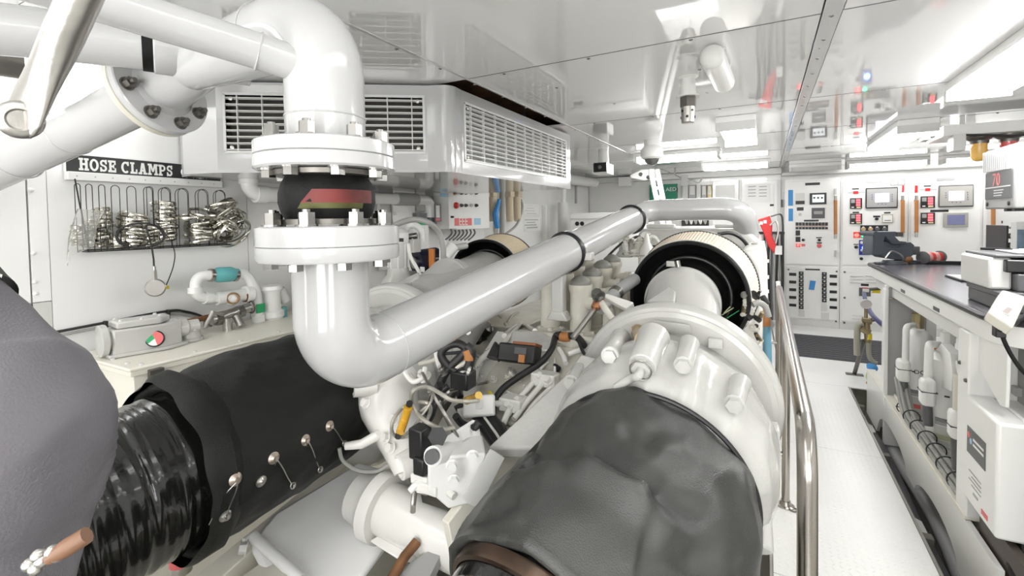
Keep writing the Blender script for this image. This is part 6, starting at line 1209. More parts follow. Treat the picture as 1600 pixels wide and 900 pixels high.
    thing('touch_panel', 'tilted cream touch panel with blank screen at right edge of bench', 'screen', [one('casing', M('cream_plastic', (.68, .66, .58), .4), lambda b: b.prism(c, -n*.045), .006), one('screen', M('blank_screen', (.30, .265, .25), .2), lambda b: b.prism(sc_, n*.001)), one('screen_frame', LGREY, lambda b: [b.tube([sc_[k], sc_[(k+1) % 4]], .0022, 6) for k in range(4)]), one('arm', BLACK, lambda b: b.tube([pt(1562, 516, 1.74), pt(1585, 506, 1.78), pt(1625, 475, 1.9)], .008, 10)), one('arm_clamp', BLACK, lambda b: b.box(pt(1561, 518, 1.76), (.03, .04, .04)), .004)])
    tag(one('black_trim', RUBBER, lambda b: b.tube(spline([pt(1562, 514, 1.80), pt(1570, 535, 1.78), pt(1582, 558, 1.76), pt(1600, 582, 1.74), pt(1625, 600, 1.73)], 5), .007, 10)), 'black cable curving down from the bench corner at right edge', 'cable')
    bl = onx(1594, 540, 1.02)
    thing('blue_bucket', 'blue bucket at right edge holding black gloves beside the bench', 'bucket', [one('pail', M('blue_pail', (.01, .06, .42), .35), lambda b: b.lathe(bl-V((-.05, 0, .14)), (0, 0, 1), [(0, .085), (.10, .095), (.20, .105), (.205, .112), (.215, .112), (.21, .10)], 32)), one('pail_label', PAPER, lambda b: b.box(bl+V((-.05, -.06, -.07)), (.004, .05, .03)))])
    tag(one('pail_shelf', GREY, lambda b: b.bb((bl.x-.08, bl.y-.2, bl.z-.18), (bl.x+.5, bl.y+.15, bl.z-.142)), .003), 'grey shelf under the blue bucket at right edge', 'shelf')
    gl = MB(); rr = random.Random(4)
    for k in range(9): gl.sph(bl+V((.05+rr.uniform(-.08, .06), rr.uniform(-.07, .07), .07+rr.uniform(0, .06))), rr.uniform(.025, .045), 10, 8)
    tag(gl.warp(.02, 14, 2).done('glove', M('black_cloth', (.03, .03, .032), .7)), 'black crumpled gloves on top of the blue bucket', 'glove')
    # paper trays and display further right
    X = 1.30; t = ony(1566, 366, 4.6); k = t.x; ps = [bx('tray_side', BLACK, (k-.01, 4.5, ZB), (k, 4.85, ZB+.33), .002)]
    for q in range(5): ps.append(bx('tray_shelf', BLACK, (k, 4.5, ZB+.03+q*.07), (k+.35, 4.85, ZB+.036+q*.07), .002))
    tr = thing('paper_tray', 'black stacked paper tray at the right edge behind printer', 'tray', ps)
    for q in range(4): tag(one('paper_stack', PAPER, lambda b: b.bb((k+.01, 4.51, ZB+.0365+q*.07), (k+.33, 4.84, ZB+.058+q*.07)).warp(.003, 20, q), .002), ('lowest', 'second lowest', 'second highest', 'highest')[q]+' paper stack in the black tray', 'paper')
    m = ony(1586, 350, 4.2)
    thing('blue_display', 'small dark blue display at right edge standing before the paper tray', 'display', [bx('display_case', LGREY, (m.x, 4.18, ZB), (m.x+.3, 4.26, ZB+.36), .004), bx('display_screen', M('slate_screen', (.16, .24, .33), .3, var=.4, vscale=20), (m.x+.004, 4.174, ZB+.10), (m.x+.28, 4.18, ZB+.31)), bx('teal_edge', M('teal_glass', (.3, .6, .58), .2), (m.x-.03, 4.17, ZB+.03), (m.x+.3, 4.178, ZB+.075))])
    s1 = ony(1557, 391, 3.9); thing('white_shelf', 'thin white shelf across the paper tray at right edge', 'shelf', [one('board', PLW, lambda b: b.bb((s1.x, 3.86, s1.z-.012), (s1.x+.5, 3.98, s1.z)), .003), one('leg', PLW, lambda b: b.bb((s1.x+.42, 3.9, ZB), (s1.x+.45, 3.94, s1.z-.013)))])
    # charger with heat fins and big red figure
    X = 1.10; ya, yb = onx(1582, 300, X).y, onx(1537, 300, X).y; z0, z1 = 1.575, 1.905
    ch = [bx('case', M('charger_grey', (.33, .33, .325), .4), (X+.006, ya, z0), (X+.22, yb, z1), .008)]
    for k in range(13): y = ya+.035+(yb-ya-.05)*k/12.4; ch.append(bx('heat_fin', FINM, (X-.012, y, z1-.125), (X+.006, y+.006, z1-.01)))
    ch.append(bx('label_plate', DGREY, (X+.002, ya+.02, z0+.055), (X+.0058, yb-.012, z0+.20), .001)); ch.append(bx('label_line', LGREY, (X+.001, ya+.03, z0+.115), (X+.002, yb-.02, z0+.121)))
    ch.append(text('70', .10, M('label_red', (.72, .22, .22), .5), (X+.0012, (ya+yb)/2+.02, z0+.155), (0, -1, 0), (0, 0, 1), .0008))
    for k in range(3): ch.append(bx('label_print', LGREY, (X+.0012, (ya+yb)/2-.07+k*.012, z0+.098-k*.014), (X+.002, (ya+yb)/2+.05-k*.0, z0+.103-k*.014)))
    for y in (ya+.05, yb-.04): ch.append(one('case_screw', BLACK, lambda b: b.lathe((X+.004, y, z0+.028), (-1, 0, 0), [(0, .012), (.003, .012), (.005, .008)], 14)))
    for zz, h in ((z1-.09, .055), (z1-.155, .05), (z0+.115, .08)): ch.append(bx('vent_slot', BLACK, (X+.09, ya-.002, zz), (X+.105, ya, zz+h)))
    ch.append(one('knob', BLACK, lambda b: b.lathe((X+.085, ya, z0+.03), (0, -1, 0), [(0, .022), (.012, .02), (.014, .01)], 20))); ch += [bx('rubber_foot', BLACK, (X+.02, y, z0-.014), (X+.06, y+.04, z0), .004) for y in (ya+.03, ya+.12)]
    ch.append(bx('wall_arm', LGREY, (X+.20, ya+.1, z0+.1), (1.56, ya+.16, z0+.16), .004)); ch.append(one('support_pole', LGREY, lambda b: b.tube([(1.56, ya+.13, ZB), (1.56, ya+.13, ZC)], .022, 14)))
    thing('battery_charger', 'grey finned charger with red 70 on its label, hanging at right edge', 'charger', ch)
on_bench()
# ================================================================== FAR END: SWITCHBOARD AND THE THINGS BEFORE IT
YS = 7.78
def switchboard():
    def w(x, y, pr=0.0): return ony(x, y, YS-pr)
    def pl(nm, m, x0, y0, x1, y1, pr=.004, base=0.0, bev=0):
        a, b = w(x0, y0), w(x1, y1); return one(nm, m, lambda q: q.bb((a.x, YS-base-pr, b.z), (b.x, YS-base, a.z)), bev)
    def kn(nm, m, x, y, r, pr=.02, base=.012):
        a = w(x, y); return one(nm, m, lambda q: q.lathe((a.x, YS-base, a.z), (0, -1, 0), [(0, r), (pr*.7, r*.95), (pr, r*.6)], 16))
    DB = .012                                        # doors stand this proud
    def cab(x0, x1, split):
        X0, X1 = w(x0, 300).x, w(x1, 300).x; zt = w((x0+x1)/2, 279).z
        body = one('body', PLW, lambda q: q.bb((X0, YS, 0), (X1, YS+.10, zt)), .006); zs = w((x0+x1)/2, split).z
        up = one('upper_door', PLW, lambda q: q.bb((X0+.02, YS-DB, zs+.012), (X1-.02, YS, zt-.03)), .005); lo = one('lower_door', PLW, lambda q: q.bb((X0+.02, YS-DB, .115), (X1-.02, YS, zs-.012)), .005)
        pn = one('plinth', LGREY, lambda q: q.bb((X0, YS-.004, 0), (X1, YS, .10))); return body, up, lo, pn
    def bar(x, y0, y1):
        a, b = w(x, y0, .06), w(x, y1, .06); br = one('grab_bar', COPPER, lambda q: q.tube([a, b], .020, 14))
        return [adopt(br, [one('bar_end', STEELB, lambda q: q.tube([V((p.x, YS-.012, p.z)), p, p+V((0, 0, e))], .016, 10)) for p, e in ((a, .06), (b, -.06))])]
    def screen(x0, y0, x1, y1, rim, face, lcd, led=True):
        b = pl('display_unit', rim, x0, y0, x1, y1, .02, DB, .01); W_, H_ = x1-x0, y1-y0; ks = [pl('display_face', face, x0+W_*.035, y0+H_*.06, x1-W_*.035, y1-H_*.06, .004, DB+.02), pl('lit_screen', lcd, x0+W_*.29, y0+H_*.28, x0+W_*.72, y0+H_*.70, .003, DB+.024)]
        if led: ks += [pl('key', M('key_violet', (.12, .10, .30), .4), x0+W_*f-.7, y0+H_*g-.7, x0+W_*f+.7, y0+H_*g+.7, .003, DB+.024) for f, g in [(.2, .35), (.2, .46), (.2, .57), (.82, .33), (.82, .44), (.82, .55), (.82, .66), (.38, .80), (.5, .80), (.62, .80)]]
        return [adopt(b, ks)]
    def meter(x0, y0, x1, y1):
        b = pl('meter', BLACK, x0, y0, x1, y1, .012, DB, .002); W_, H_ = x1-x0, y1-y0
        return [adopt(b, [pl('red_digits', SEGR, x0+W_*.5, y0+H_*(.08+.24*k), x0+W_*.86, y0+H_*(.26+.24*k), .002, DB+.012) for k in range(3)]+[pl('yellow_strip', M('pale_amber', (.75, .6, .35), .5), x0+W_*.52, y1-H_*.18, x0+W_*.88, y1-H_*.06, .002, DB+.012), pl('white_mark', PAPER, x0+W_*.1, y1-H_*.18, x0+W_*.32, y1-H_*.08, .002, DB+.012), pl('grey_dial', GREY, x0+W_*.08, y0+H_*.1, x0+W_*.4, y0+H_*.45, .002, DB+.012)])]
    lbl = lambda x0, y0, x1, y1, m=BLACK: pl('name_plate', m, x0, y0, x1, y1, .003, DB)
    def flag(x, y): return [pl('mimic_line', GINK, x-12, y-.4, x+14, y+.4, .001, DB), pl('mimic_flag', RED, x-4, y-2.2, x+4, y+2.2, .003, DB), lbl(x-6, y-6.5, x+5, y-5)]
    # ---- cabinet 1
    b, u, l, p = cab(1226, 1313, 415)
    U = [lbl(1258, 286, 1281, 289), pl('blue_tape', BLUE, 1231.5, 297, 1239, 321.5, .001, DB), pl('blue_tape', BLUE, 1232, 326, 1239, 345.5, .001, DB), pl('white_gauge', LGREY, 1243, 302, 1257, 314, .01, DB), pl('gauge_band', BLACK, 1243, 314, 1257, 319, .012, DB), lbl(1245, 324, 1255.5, 329), kn('button', LGREY, 1250, 335, .02, .02), lbl(1256, 343.5, 1279, 346)]
    U += [adopt(pl('lcd_meter', BLACK, 1265, 302, 1291, 319, .014, DB, .002), [pl('lcd_face', M('lcd_pale', (.72, .76, .78), .3, emit=.2), 1269, 304.5, 1287.5, 316, .003, DB+.014)]+[pl('lcd_mark', INK, 1270.5+k*6, 308, 1273.5+k*6, 310.5, .002, DB+.017) for k in range(3)]), adopt(pl('controller', DGREY, 1268, 325, 1288.5, 341, .014, DB, .002), [pl('lcd_face', GREY, 1271.5, 330, 1285, 334.5, .003, DB+.014)])]
    U += [pl('breaker_strip', BLACK, 1243+k*5.1, 347.5, 1247.4+k*5.1, 352.5, .006, DB) for k in range(10)]+[pl('pink_strip', M('pink_print', (.6, .42, .38), .5), 1243, 353.2, 1292, 354.4, .003, DB)]+[pl('breaker_strip', BLACK, 1243+k*5.1, 354.8, 1247.4+k*5.1, 358.2, .006, DB) for k in range(10)]+[pl('black_switch', BLACK, 1243, 360, 1250, 368, .01, DB), kn('button', BLACK, 1255, 375, .02), kn('button', BLACK, 1280, 375, .02), lbl(1243, 370, 1250.5, 378), lbl(1275, 370.5, 1284, 372), kn('red_lamp', LEDR, 1247, 383, .02, .02), pl('red_label', RED, 1243.5, 380.5, 1250.5, 386, .003, DB), pl('red_print', REDL, 1252, 381, 1258, 385, .001, DB), kn('red_switch', REDL, 1280, 384, .03, .015), lbl(1276, 378.5, 1284, 380.5), pl('door_latch', STEELB, 1303.5, 391, 1306.5, 401, .03, DB), pl('door_latch', STEELB, 1303.5, 295, 1306.5, 304, .03, DB)] + bar(1305.5, 313, 366)
    Lw = [lbl(1258, 419.5, 1281, 422.5)]
    for x, y0, n in ((1248, 424, 10), (1284, 425, 8)):
        for k in range(n):
            y = y0+k*5.9; Lw.append(adopt(pl('breaker', BLACK, x, y, x+7.3, y+5.6, .01, DB), [pl('breaker_toggle', LGREY if k % 3 else GREY, x+2.5, y+1.2, x+5.4, y+3.6, .012, DB+.01)]))
    for k in range(5): Lw += [lbl(1233, 426+k*12, 1244, 431+k*12), lbl(1296, 429+k*12.2, 1307.5, 434+k*12.2)]
    Lw += [adopt(pl('name_strip', BLACK, 1233+dx, 427+k*12+dy, 1244+dx, 430+k*12+dy, .0035, DB), []) for k, dx, dy in ()]
    tp = MB(); tp.prism([w(1266, 438), w(1274.5, 439), w(1272, 453), w(1263.5, 452)], (0, .004, 0)); tq = tp.done('blue_tape', BLUE); tq.location.y -= DB+.004; WL[tq] = tq.location.copy(); Lw.append(tq)
    Lw += [pl('blank_plate', LGREY, 1247.5, 484, 1257, 495, .003, DB), pl('blank_plate', LGREY, 1283, 475, 1292, 486, .003, DB), pl('blank_plate', LGREY, 1283, 488, 1295, 500, .003, DB)]+[kn('door_screw', DGREY, x, y, .012, .006) for x, y in ((1232, 421), (1307, 424), (1306, 502))]
    thing('switchboard_cabinet', 'leftmost white switchboard cabinet with breakers and blue tape strips', 'cabinet', [b, adopt(u, U), adopt(l, Lw), p])
    # ---- cabinet 2
    b, u, l, p = cab(1313.5, 1419.5, 416.5)
    U = [lbl(1353, 283, 1378.5, 286, GREY), pl('plaque', GREY, 1390, 280, 1414, 290, .004, DB), pl('plaque_print', LGREY, 1393, 284, 1401, 288, .002, DB+.004), pl('plaque_print', LGREY, 1404, 283, 1412, 288, .002, DB+.004)]+flag(1337, 301)+screen(1352, 294, 1402, 325, BLACK, GREY, SCRN)+meter(1328, 310, 1346.5, 326)+meter(1328, 334, 1346.5, 350)+[lbl(1332, 331, 1342, 333), lbl(1364, 337, 1375, 339.5), kn('button', BLACK, 1369.5, 342, .02), lbl(1381, 331.5, 1391, 333.5)]
    U += [adopt(pl('square_meter', M('brass_frame', (.45, .42, .33), .4), 1377.5, 335, 1394.5, 348, .012, DB), [pl('meter_face', PAPER, 1378.8, 336.2, 1393.2, 346.8, .002, DB+.012), pl('meter_needle', INK, 1381, 344, 1391, 344.8, .001, DB+.014)]), adopt(pl('knob_panel', BLACK, 1344, 352, 1387, 363.5, .008, DB), [kn('knob', m, x, 358, .026, .03, DB+.008) for x, m in ((1348.5, M('knob_bronze', (.5, .36, .2), .4)), (1359.5, M('knob_bronze', (.5, .36, .2), .4)), (1370, DGREY), (1381.5, DGREY))]+[kn('knob_ring', LGREY, x, 355.5, .014, .012, DB+.008) for x in (1348.5, 1359.5, 1370, 1381.5)]), adopt(pl('switch_strip', BLACK, 1354, 363.5, 1397, 368, .008, DB), [])]
    U += [adopt(pl('lamp_plate', RED, 1333.5, 362.5, 1344, 371.5, .006, DB), [kn('red_lamp', LEDR, 1338, 367.5, .026, .02, DB+.006)]), adopt(pl('lamp_plate', GREEN, 1344.5, 362.5, 1354, 371.5, .006, DB), [kn('green_lamp', LEDG, 1348.5, 367.5, .024, .02, DB+.006)]), adopt(pl('blue_lamp_panel', M('deep_blue', (.02, .03, .25), .3), 1342, 375, 1359, 398.5, .008, DB), [kn('blue_lamp', LEDB, 1351.5, 387, .035, .02, DB+.008), kn('pale_lamp', LGREY, 1346, 379, .02, .012, DB+.008), kn('pale_lamp', LGREY, 1346, 391, .016, .012, DB+.008)]), lbl(1333.5, 381, 1341, 382.5), kn('button', BLACK, 1337.5, 386, .022), kn('button', BLACK, 1345.5, 404, .02)]
    U += [pl('key_tag', RED, 1409, 290, 1412, 300, .01, DB)]+bar(1410.5, 313, 364)
    Lw = []
    for x in (1328, 1352):
        for k in range(3): Lw.append(pl('louvre', LGREY, x, 430+k*5, x+20, 432+k*5, .014, DB, .003))
    for k in range(3): Lw.append(pl('louvre', LGREY, 1331, 492+k*5, 1351, 494+k*5, .014, DB, .003))
    Lw += [kn('door_screw', DGREY, x, y, .014, .006) for x, y in ((1319.5, 425), (1319.5, 465), (1319, 504))]
    Lw += [lbl(1345, 443, 1357, 447), adopt(pl('socket_plate', DGREY, 1342, 449, 1360, 463, .012, DB, .003), [pl('socket_face', LGREY, 1347, 450.5, 1357, 456, .02, DB+.012, .004), pl('red_edge', REDL, 1346, 448.5, 1356, 450, .004, DB+.012)])]
    thing('switchboard_cabinet', 'middle white switchboard cabinet with lit screen, meters and blue lamp', 'cabinet', [b, adopt(u, U), adopt(l, Lw), p])
    # ---- cabinet 3
    b, u, l, p = cab(1420, 1536.5, 414)
    U = [lbl(1463, 278.5, 1491.5, 281.5, GREY)]+flag(1449, 296.5)+screen(1465.5, 290, 1520, 323, DGREY, M('panel_taupe', (.40, .39, .36), .4), SCRN)+[adopt(pl('display_unit', M('panel_taupe', (.40, .39, .36), .4), 1473, 332.5, 1511.5, 355, .02, DB, .006), [pl('dim_screen', SCRND, 1479, 336, 1506, 351, .003, DB+.02)])]+meter(1438, 307, 1460, 324.5)+meter(1438, 332.5, 1460, 350)+[lbl(1453, 328, 1481.5, 331), pl('key_tag', RED, 1429, 290, 1433, 301, .01, DB)]+bar(1432, 313, 363)
    thing('switchboard_cabinet', 'right white switchboard cabinet with grey-framed lit screen above a dim one', 'cabinet', [b, adopt(u, U), l, p])
    b, u, l, p = cab(1537, 1640, 412)
    U = bar(1552, 318, 363)+[lbl(1564, 345, 1566, 349), pl('red_label', REDL, 1564, 352, 1566, 364, .003, DB)]
    thing('switchboard_cabinet', 'last white cabinet at right edge behind the charger', 'cabinet', [b, adopt(u, U), l, p])
    tag(one('door_hook', LGREY, lambda q: q.bb(w(1409, 276, .03), w(1426, 271.5, 0)), .004), 'small grey hook on top of the cabinets between middle and right', 'hook')
switchboard()
def far_end():
    thing('floor_mat', 'dark ribbed mat on the deck in front of switchboard', 'mat', [bx('mat_base', MATM, (.335, 6.06, .0), (1.6, 7.2, .008), .002)]+[bx('mat_rib', MATM, (.34, 6.10+k*.09, .008), (1.59, 6.13+k*.09, .012)) for k in range(12)])
    def W_(x, y, Y): return ony(x, y, Y)
    def pl(nm, m, x0, y0, x1, y1, Y, t=.02, bev=.002): a, b = W_(x0, y0, Y), W_(x1, y1, Y); return one(nm, m, lambda q: q.bb((a.x, Y, b.z), (b.x, Y+t, a.z)), bev)
    # access door with notice, beside the switchboard
    Y = 7.84
    d = pl('door_1', WALLM, 1159, 284, 1214, 505, Y, .035, .004); struct(d, [pl('door_frame', LGREY, 1155, 281, 1158.5, 505, Y-.01, .05), pl('door_frame', LGREY, 1214.5, 281, 1219, 505, Y-.01, .05), pl('door_panel', WALLM, 1163, 290, 1209, 358, Y-.008, .008), pl('door_label', INK, 1203, 319, 1209, 322, Y-.012, .004)])
    thing('notice_sheet', 'printed notice sheet pinned on the far door left of switchboard', 'paper', [pl('sheet', PAPER, 1167, 288, 1203, 315, Y-.012, .003, 0)]+[pl('print_line', GINK, 1169+(k % 2)*17, 291+(k//2)*5, 1181+(k % 2)*17, 292+(k//2)*5, Y-.0135, .001, 0) for k in range(8)])
    # black hooks rail with hanging cables and the red bag
    Y = 7.3
    thing('hook_rail', 'black hook rail with dark cables hanging left of the switchboard', 'rail', [pl('rail', BLACK, 1169, 362, 1226, 366, Y, .03)]+[pl('hook', BLACK, 1170+k*4, 366, 1172+k*4, 372, Y-.02, .03) for k in range(6)]+[pl('rail_leg', GREY, 1222, 300, 1225, 366, Y+.03, .03), pl('rail_post', DGREY, 1221.5, 366, 1225, 506, Y+.03, .03)])
    rnd = random.Random(8)
    for k in range(11):
        x = 1184+k*3.7+rnd.uniform(-1, 1); m = (WIRE, DGREY, GREY, WIRE, HOSEG)[k % 5]; tag(cable('hanging_cable', m, [W_(x, 366, Y-.03), W_(x+rnd.uniform(-2, 2), 400, Y-.04), W_(x+rnd.uniform(-2, 2), 440, Y-.03), W_(x+rnd.uniform(-3, 3), 500, Y-.02)], .016, 7), NTH[k]+' cable from left hanging from the hook rail', 'cable', 'cables hanging from the hook rail')
    Y = 6.9
    rb = MB(); rb.prism([W_(x, y, Y) for x, y in ((1184, 343), (1203, 337), (1207, 352), (1206, 368), (1214, 385), (1209, 396), (1200, 384), (1192, 362))], (0, .07, 0)); bag = rb.done('bag_body', M('red_vinyl', (.66, .03, .03), .35), .01)
    thing('red_bag', 'red bag with white lettering patches hanging beside the switchboard', 'bag', [bag]+[pl('white_patch', PAPER, x, y, x+5, y+5, Y-.004, .003, 0) for x, y in ((1187, 346), (1193, 344))]+[one('bag_clip', STEELB, lambda q: q.tube(spline([W_(1203, 352, Y-.02), W_(1212, 345, Y-.02), W_(1216, 360, Y-.02), W_(1212, 380, Y-.02)], 5), .012, 7)), pl('white_tag', PAPER, 1211, 384, 1222, 398, Y, .03), one('strap', DGREY, lambda q: q.tube(spline([W_(1204, 338, Y), W_(1220, 335, Y), W_(1223, 350, Y+.2), W_(1223, 364, 7.31)], 4), .012, 6))])
    thing('white_pole', 'white pole with black tip standing left of the switchboard', 'pole', [one('pole', PLW, lambda q: q.tube([V((.20, 7.35, 0)), W_(1223, 324, 7.35)], .014, 10)), one('black_tip', BLACK, lambda q: q.tube([W_(1223, 324, 7.35), W_(1223, 312, 7.35)], .022, 10))])
    tag(one('leaning_board', PLW, lambda q: q.prism([W_(1212, 440, 5.6), W_(1219, 440, 5.6), V((.30, 5.4, .003)), V((.16, 5.4, .003))], (0, .05, 0)), .008), 'white board leaning behind the far end of handrail', 'board')
    tag(one('thin_rod', STEELB, lambda q: q.tube([W_(1189, 432, 5.8), V((.13, 5.7, .0))], .008, 6)), 'thin steel rod leaning beside the hanging cables', 'rod')
    # blue-handled tool by the engine
    dd = 3.0
    thing('blue_tool', 'blue-handled tool with orange tape hanging between engine and handrail', 'tool', [one('handle', M('faded_blue', (.16, .36, .48), .45), lambda q: q.tube([pt(1196, 508, dd), pt(1198, 540, dd), pt(1200, 572, dd)], [.030, .028, .024], 14)), one('orange_tape', COPPER, lambda q: q.tube([pt(1191, 480, dd), pt(1194, 495, dd), pt(1196, 509, dd)], [.026, .034, .032], 14)), one('tool_tip', M('tip_red', (.5, .2, .12), .5), lambda q: q.tube([pt(1200, 572, dd), pt(1202, 588, dd), pt(1203, 596, dd)], [.025, .015, .006], 12)), one('hook_hose', HOSEG, lambda q: q.tube(spline([pt(1171, 476, dd), pt(1182, 471, dd), pt(1192, 478, dd), pt(1196, 490, dd)], 5), .016, 10)), one('grey_blade', GREY, lambda q: q.prism([pt(1198, 490, dd), pt(1211, 508, dd), pt(1208, 512, dd), pt(1198, 508, dd)], (0, .02, 0)))])
    # valve manifold with gauge and blue hose before the switchboard
    Y = 5.35
    g = W_(1353, 475, Y); 
    man = [one('gauge', M('gauge_face', (.55, .52, .50), .4), lambda q: q.lathe(g, (0, -1, 0), [(-.02, .042), (.012, .044), (.016, .04), (.012, .036)], 24)), one('gauge_stem', BRASS, lambda q: q.tube([W_(1353, 482, Y), W_(1353, 500, Y)], .014, 10)), one('valve_body', BRASS, lambda q: [q.tube([W_(1347, 500, Y), W_(1362, 502, Y)], .030, 14), q.tube([W_(1345, 512, Y), W_(1358, 520, Y)], .032, 14), q.tube([W_(1354, 498, Y), W_(1356, 535, Y)], .026, 14)]), one('grey_hose', M('olive_hose', (.36, .35, .28), .5), lambda q: q.tube(spline([W_(1349, 506, Y), W_(1341, 508, Y), W_(1339, 530, Y), W_(1339, 555, Y)], 5), .026, 12)), one('yellow_tag', YEL, lambda q: q.tube([W_(1357, 521, Y), W_(1357, 530, Y)], .028, 12)), one('drain_pipe', M('olive_hose', (.36, .35, .28), .5), lambda q: q.tube(spline([W_(1357, 530, Y), W_(1358, 555, Y), W_(1364, 565, Y), W_(1370, 568, Y)], 5), .020, 12)), one('lever', DARKST, lambda q: q.tube([W_(1358, 503, Y), W_(1368, 500, Y)], .010, 8)), one('stay', DARKST, lambda q: q.tube([W_(1350, 532, Y), onz(1335, 584, .005)], .018, 10)), one('stay_foot', DARKST, lambda q: q.box(onz(1335, 585, .004), (.14, .06, .012))), one('yellow_tag', YEL, lambda q: q.box(W_(1369, 455.5, Y), (.06, .01, .03))), one('valve_arm', DARKST, lambda q: q.tube([W_(1358, 452, Y), W_(1376, 451, Y)], .014, 8))]
    thing('valve_manifold', 'brass valve manifold with pressure gauge on a slanted stay before the bench', 'valve', man)
    tag(cable('blue_hose', BLUED, [W_(1350, 458, 6.6), W_(1352, 468, 6.2), W_(1360, 488, 5.6), W_(1375, 504, 5.0), W_(1390, 514, 4.75), W_(1402, 517, 4.65)], .020, 12), 'dark blue hose looping from the switchboard socket to the bench', 'hose')
    for k, (x, y, m, nm, lb) in enumerate(((1362, 575, BLUE, 'blue_fitting', 'blue cap among fittings at foot of the bench end'), (1360, 590, M('lime', (.45, .6, .2), .5), 'green_cloth', 'green rag at foot of the bench end'), (1360, 602, COPPER, 'orange_fitting', 'orange fittings at foot of the bench end'))):
        p = onx(x, y, .86); tag(one(nm, m, lambda q: q.sph(p, .055, 12, 8, (.7, 1.2, .8)).warp(.02, 14, k)), lb, 'fitting')
    # white folded ladder behind the long pipe, green first-aid boxes, far boxes
    Y = 5.9; a, b = W_(1014, 268, Y), W_(1024, 268, Y)
    def leg(x0, x1, y): return one('ladder_rail', PLW, lambda q: q.tube([W_(x0, 266, Y), W_(x1, 312, Y-.15), V((W_(x1, 312, Y-.15).x+.62, Y-.5, -.55))], .030, 12))
    thing('white_ladder', 'white folded ladder leaning behind the long pipe under the dome camera', 'ladder', [leg(1016, 1026, 0), leg(1027, 1036, 0), one('ladder_head', PLW, lambda q: q.prism([W_(x, y, Y-.02) for x, y in ((984, 274), (1002, 265), (1022, 264), (1024, 276), (1008, 282), (986, 278))], (0, .04, 0)), .004)]+[one('head_hole', BLACK, lambda q: q.cyl(W_(x, y, Y-.025), W_(x, y, Y-.02), .025, n=16)) for x, y in ((1001, 272.5), (1013, 277))]+[one('ladder_tread', PLW, lambda q: q.tube([W_(1020+k*4, 280+k*14, Y-.04-k*.04), W_(1030+k*4, 280+k*14, Y-.04-k*.04)], .02, 8)) for k in range(3)])
    Y = 7.80
    thing('first_aid_box', 'left green first-aid box with white cross on far wall', 'box', [pl('box_body', GREEN, 1015, 289, 1034, 312, Y, .07, .004), pl('white_cross', PAPER, 1018.5, 297, 1026, 299.5, Y-.003, .003, 0), pl('white_cross', PAPER, 1021, 294.5, 1023.5, 302, Y-.003, .003, 0)])
    p = W_(1048.5, 296, Y-.004)
    thing('first_aid_box', 'right green box with white AED lettering on far wall', 'box', [pl('box_body', GREEN, 1036, 288, 1058, 312, Y, .07, .004), text('AED', .085, PAPER, p, (1, 0, 0), (0, 0, 1), .001), pl('box_latch', DGREY, 1057, 293, 1059, 300, Y-.01, .02)])
    for k, (x0, x1, m, lb) in enumerate(((1066, 1075, LGREY, 'first grey metal box on far wall right of the green boxes'), (1076, 1087, GREY, 'second grey metal box on far wall'), (1088, 1095, LGREY, 'third grey metal box on far wall'), (1096, 1104, GREY, 'fourth grey metal box on far wall'), (1105, 1112, BRASS, 'narrow brownish box at the right end of metal boxes on far wall'))):
        thing('metal_box', lb, 'box', [pl('box_body', m, x0, 289, x1, 312, Y, .07, .003), pl('box_lid', LGREY, x0+1.5, 291, x1-1.5, 304, Y-.006, .006)])
    thing('rag_cord', 'frayed cord hanging from the ceiling edge above the metal boxes', 'cord', [one('cord', HOSEG, lambda q: q.tube(spline([V((W_(1055, 273, 7.2).x, 7.2, ZC)), W_(1055, 273, 7.2), W_(1066, 279, 7.2), W_(1072, 288, 7.2), W_(1080, 282, 7.2), W_(1092, 285, 7.2), W_(1098, 276, 7.2)], 5), .012, 6)), pl('cord_clip', GREY, 1064, 274, 1075, 290, 7.18, .02)])
    struct(pl('door_2', WALLM, 1113, 283, 1154, 500, 7.84, .035, .004), [pl('door_panel', LGREY, 1118, 290, 1148, 330, 7.832, .008)])
    p = pt(1086, 341, 4.6)
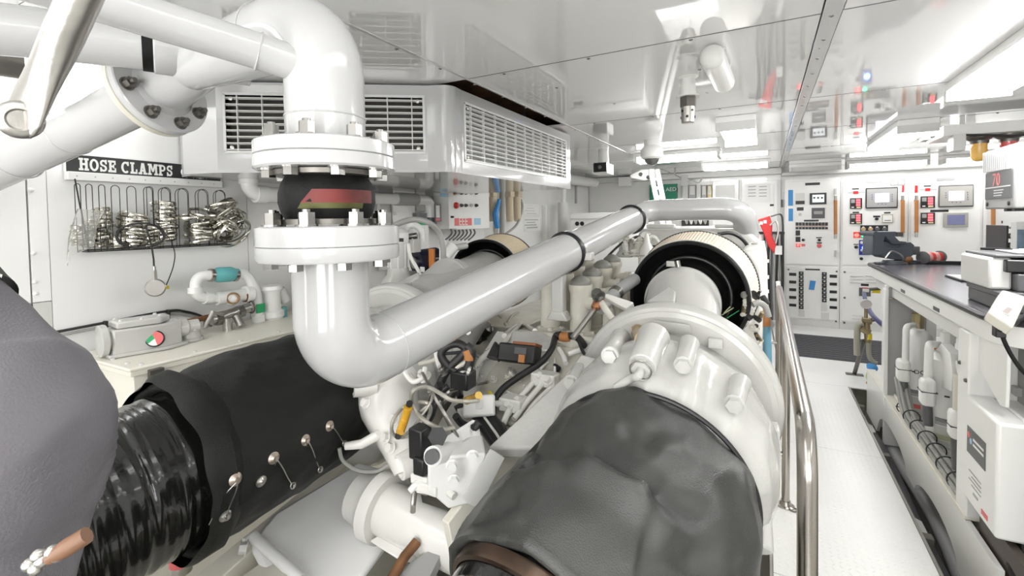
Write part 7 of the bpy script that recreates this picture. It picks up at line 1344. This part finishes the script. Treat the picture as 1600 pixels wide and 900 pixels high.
    thing('cable_bay', 'open dark bay with looped black and white cables behind the hood', 'bay', [one('bay_case', LGREY, lambda q: q.box(p+V((0, .06, -.25)), (.30, .10, .70)), .004), one('bay_opening', BLACK, lambda q: q.box(p+V((0, .005, -.04)), (.25, .012, .22)))]+[one('looped_wire', WIREW if k % 2 else HOSEG, lambda q: q.tube(spline([p+V((-.10+k*.042, -.01, .06)), p+V((-.085+k*.042, -.03, -.02)), p+V((-.07+k*.042, -.03, -.05)), p+V((-.06+k*.042, -.01, .06))], 5), .008, 6)) for k in range(5)]+[one('bay_stand', BILGE, lambda q: q.box((p.x, p.y+.06, .25), (.28, .10, 1.62)))])
    # white cabinet with two round ports at left far
    q0 = pt(890, 333, 6.0); 
    thing('port_cabinet', 'white cabinet with two round black ports behind the long pipe at left', 'cabinet', [one('body', PLW, lambda q: q.bb((q0.x, q0.y, -.56), (q0.x+.95, q0.y+.5, q0.z)), .01), one('front_lip', LGREY, lambda q: q.bb((q0.x+.02, q0.y-.01, q0.z-.075), (q0.x+.93, q0.y, q0.z-.068)))]+[one('round_port', BLACK, lambda q: q.lathe(V((q0.x+.10+k*.065, q0.y, q0.z-.135)), (0, -1, 0), [(0, .028), (.006, .026), (.004, .018)], 18)) for k in range(2)])
    thing('white_standpipe', 'white and grey standpipe on left wall beside the port cabinet', 'pipe', [one('pipe', PLW, lambda q: q.tube([onx(881, 296, -2.55), onx(880, 325, -2.55)], .035, 14)), one('grey_section', LGREY, lambda q: q.tube([onx(880, 316, -2.5), onx(880, 366, -2.5)], .075, 16)), one('lower_leg', LGREY, lambda q: q.tube([onx(880, 366, -2.5), V((-2.5, onx(880, 366, -2.5).y, -.56))], .06, 12)), one('second_pipe', GREY, lambda q: q.tube([onx(900, 290, -2.6), onx(900, 318, -2.6)], .02, 10))])
    tag(one('ceiling_duct', PLW, lambda q: q.tube([V((-2.5, 6.2, onx(906, 284, -2.5).z)), V((-2.5, 7.6, onx(906, 284, -2.5).z+.03))], .07, 18)), 'white round duct along the top of far left wall', 'duct')
    tag(one('duct_box', PLW, lambda q: q.bb(ony(966, 291, 7.6), ony(988, 277, 7.75)), .006), 'white box at the end of the far left duct', 'box')
far_end()
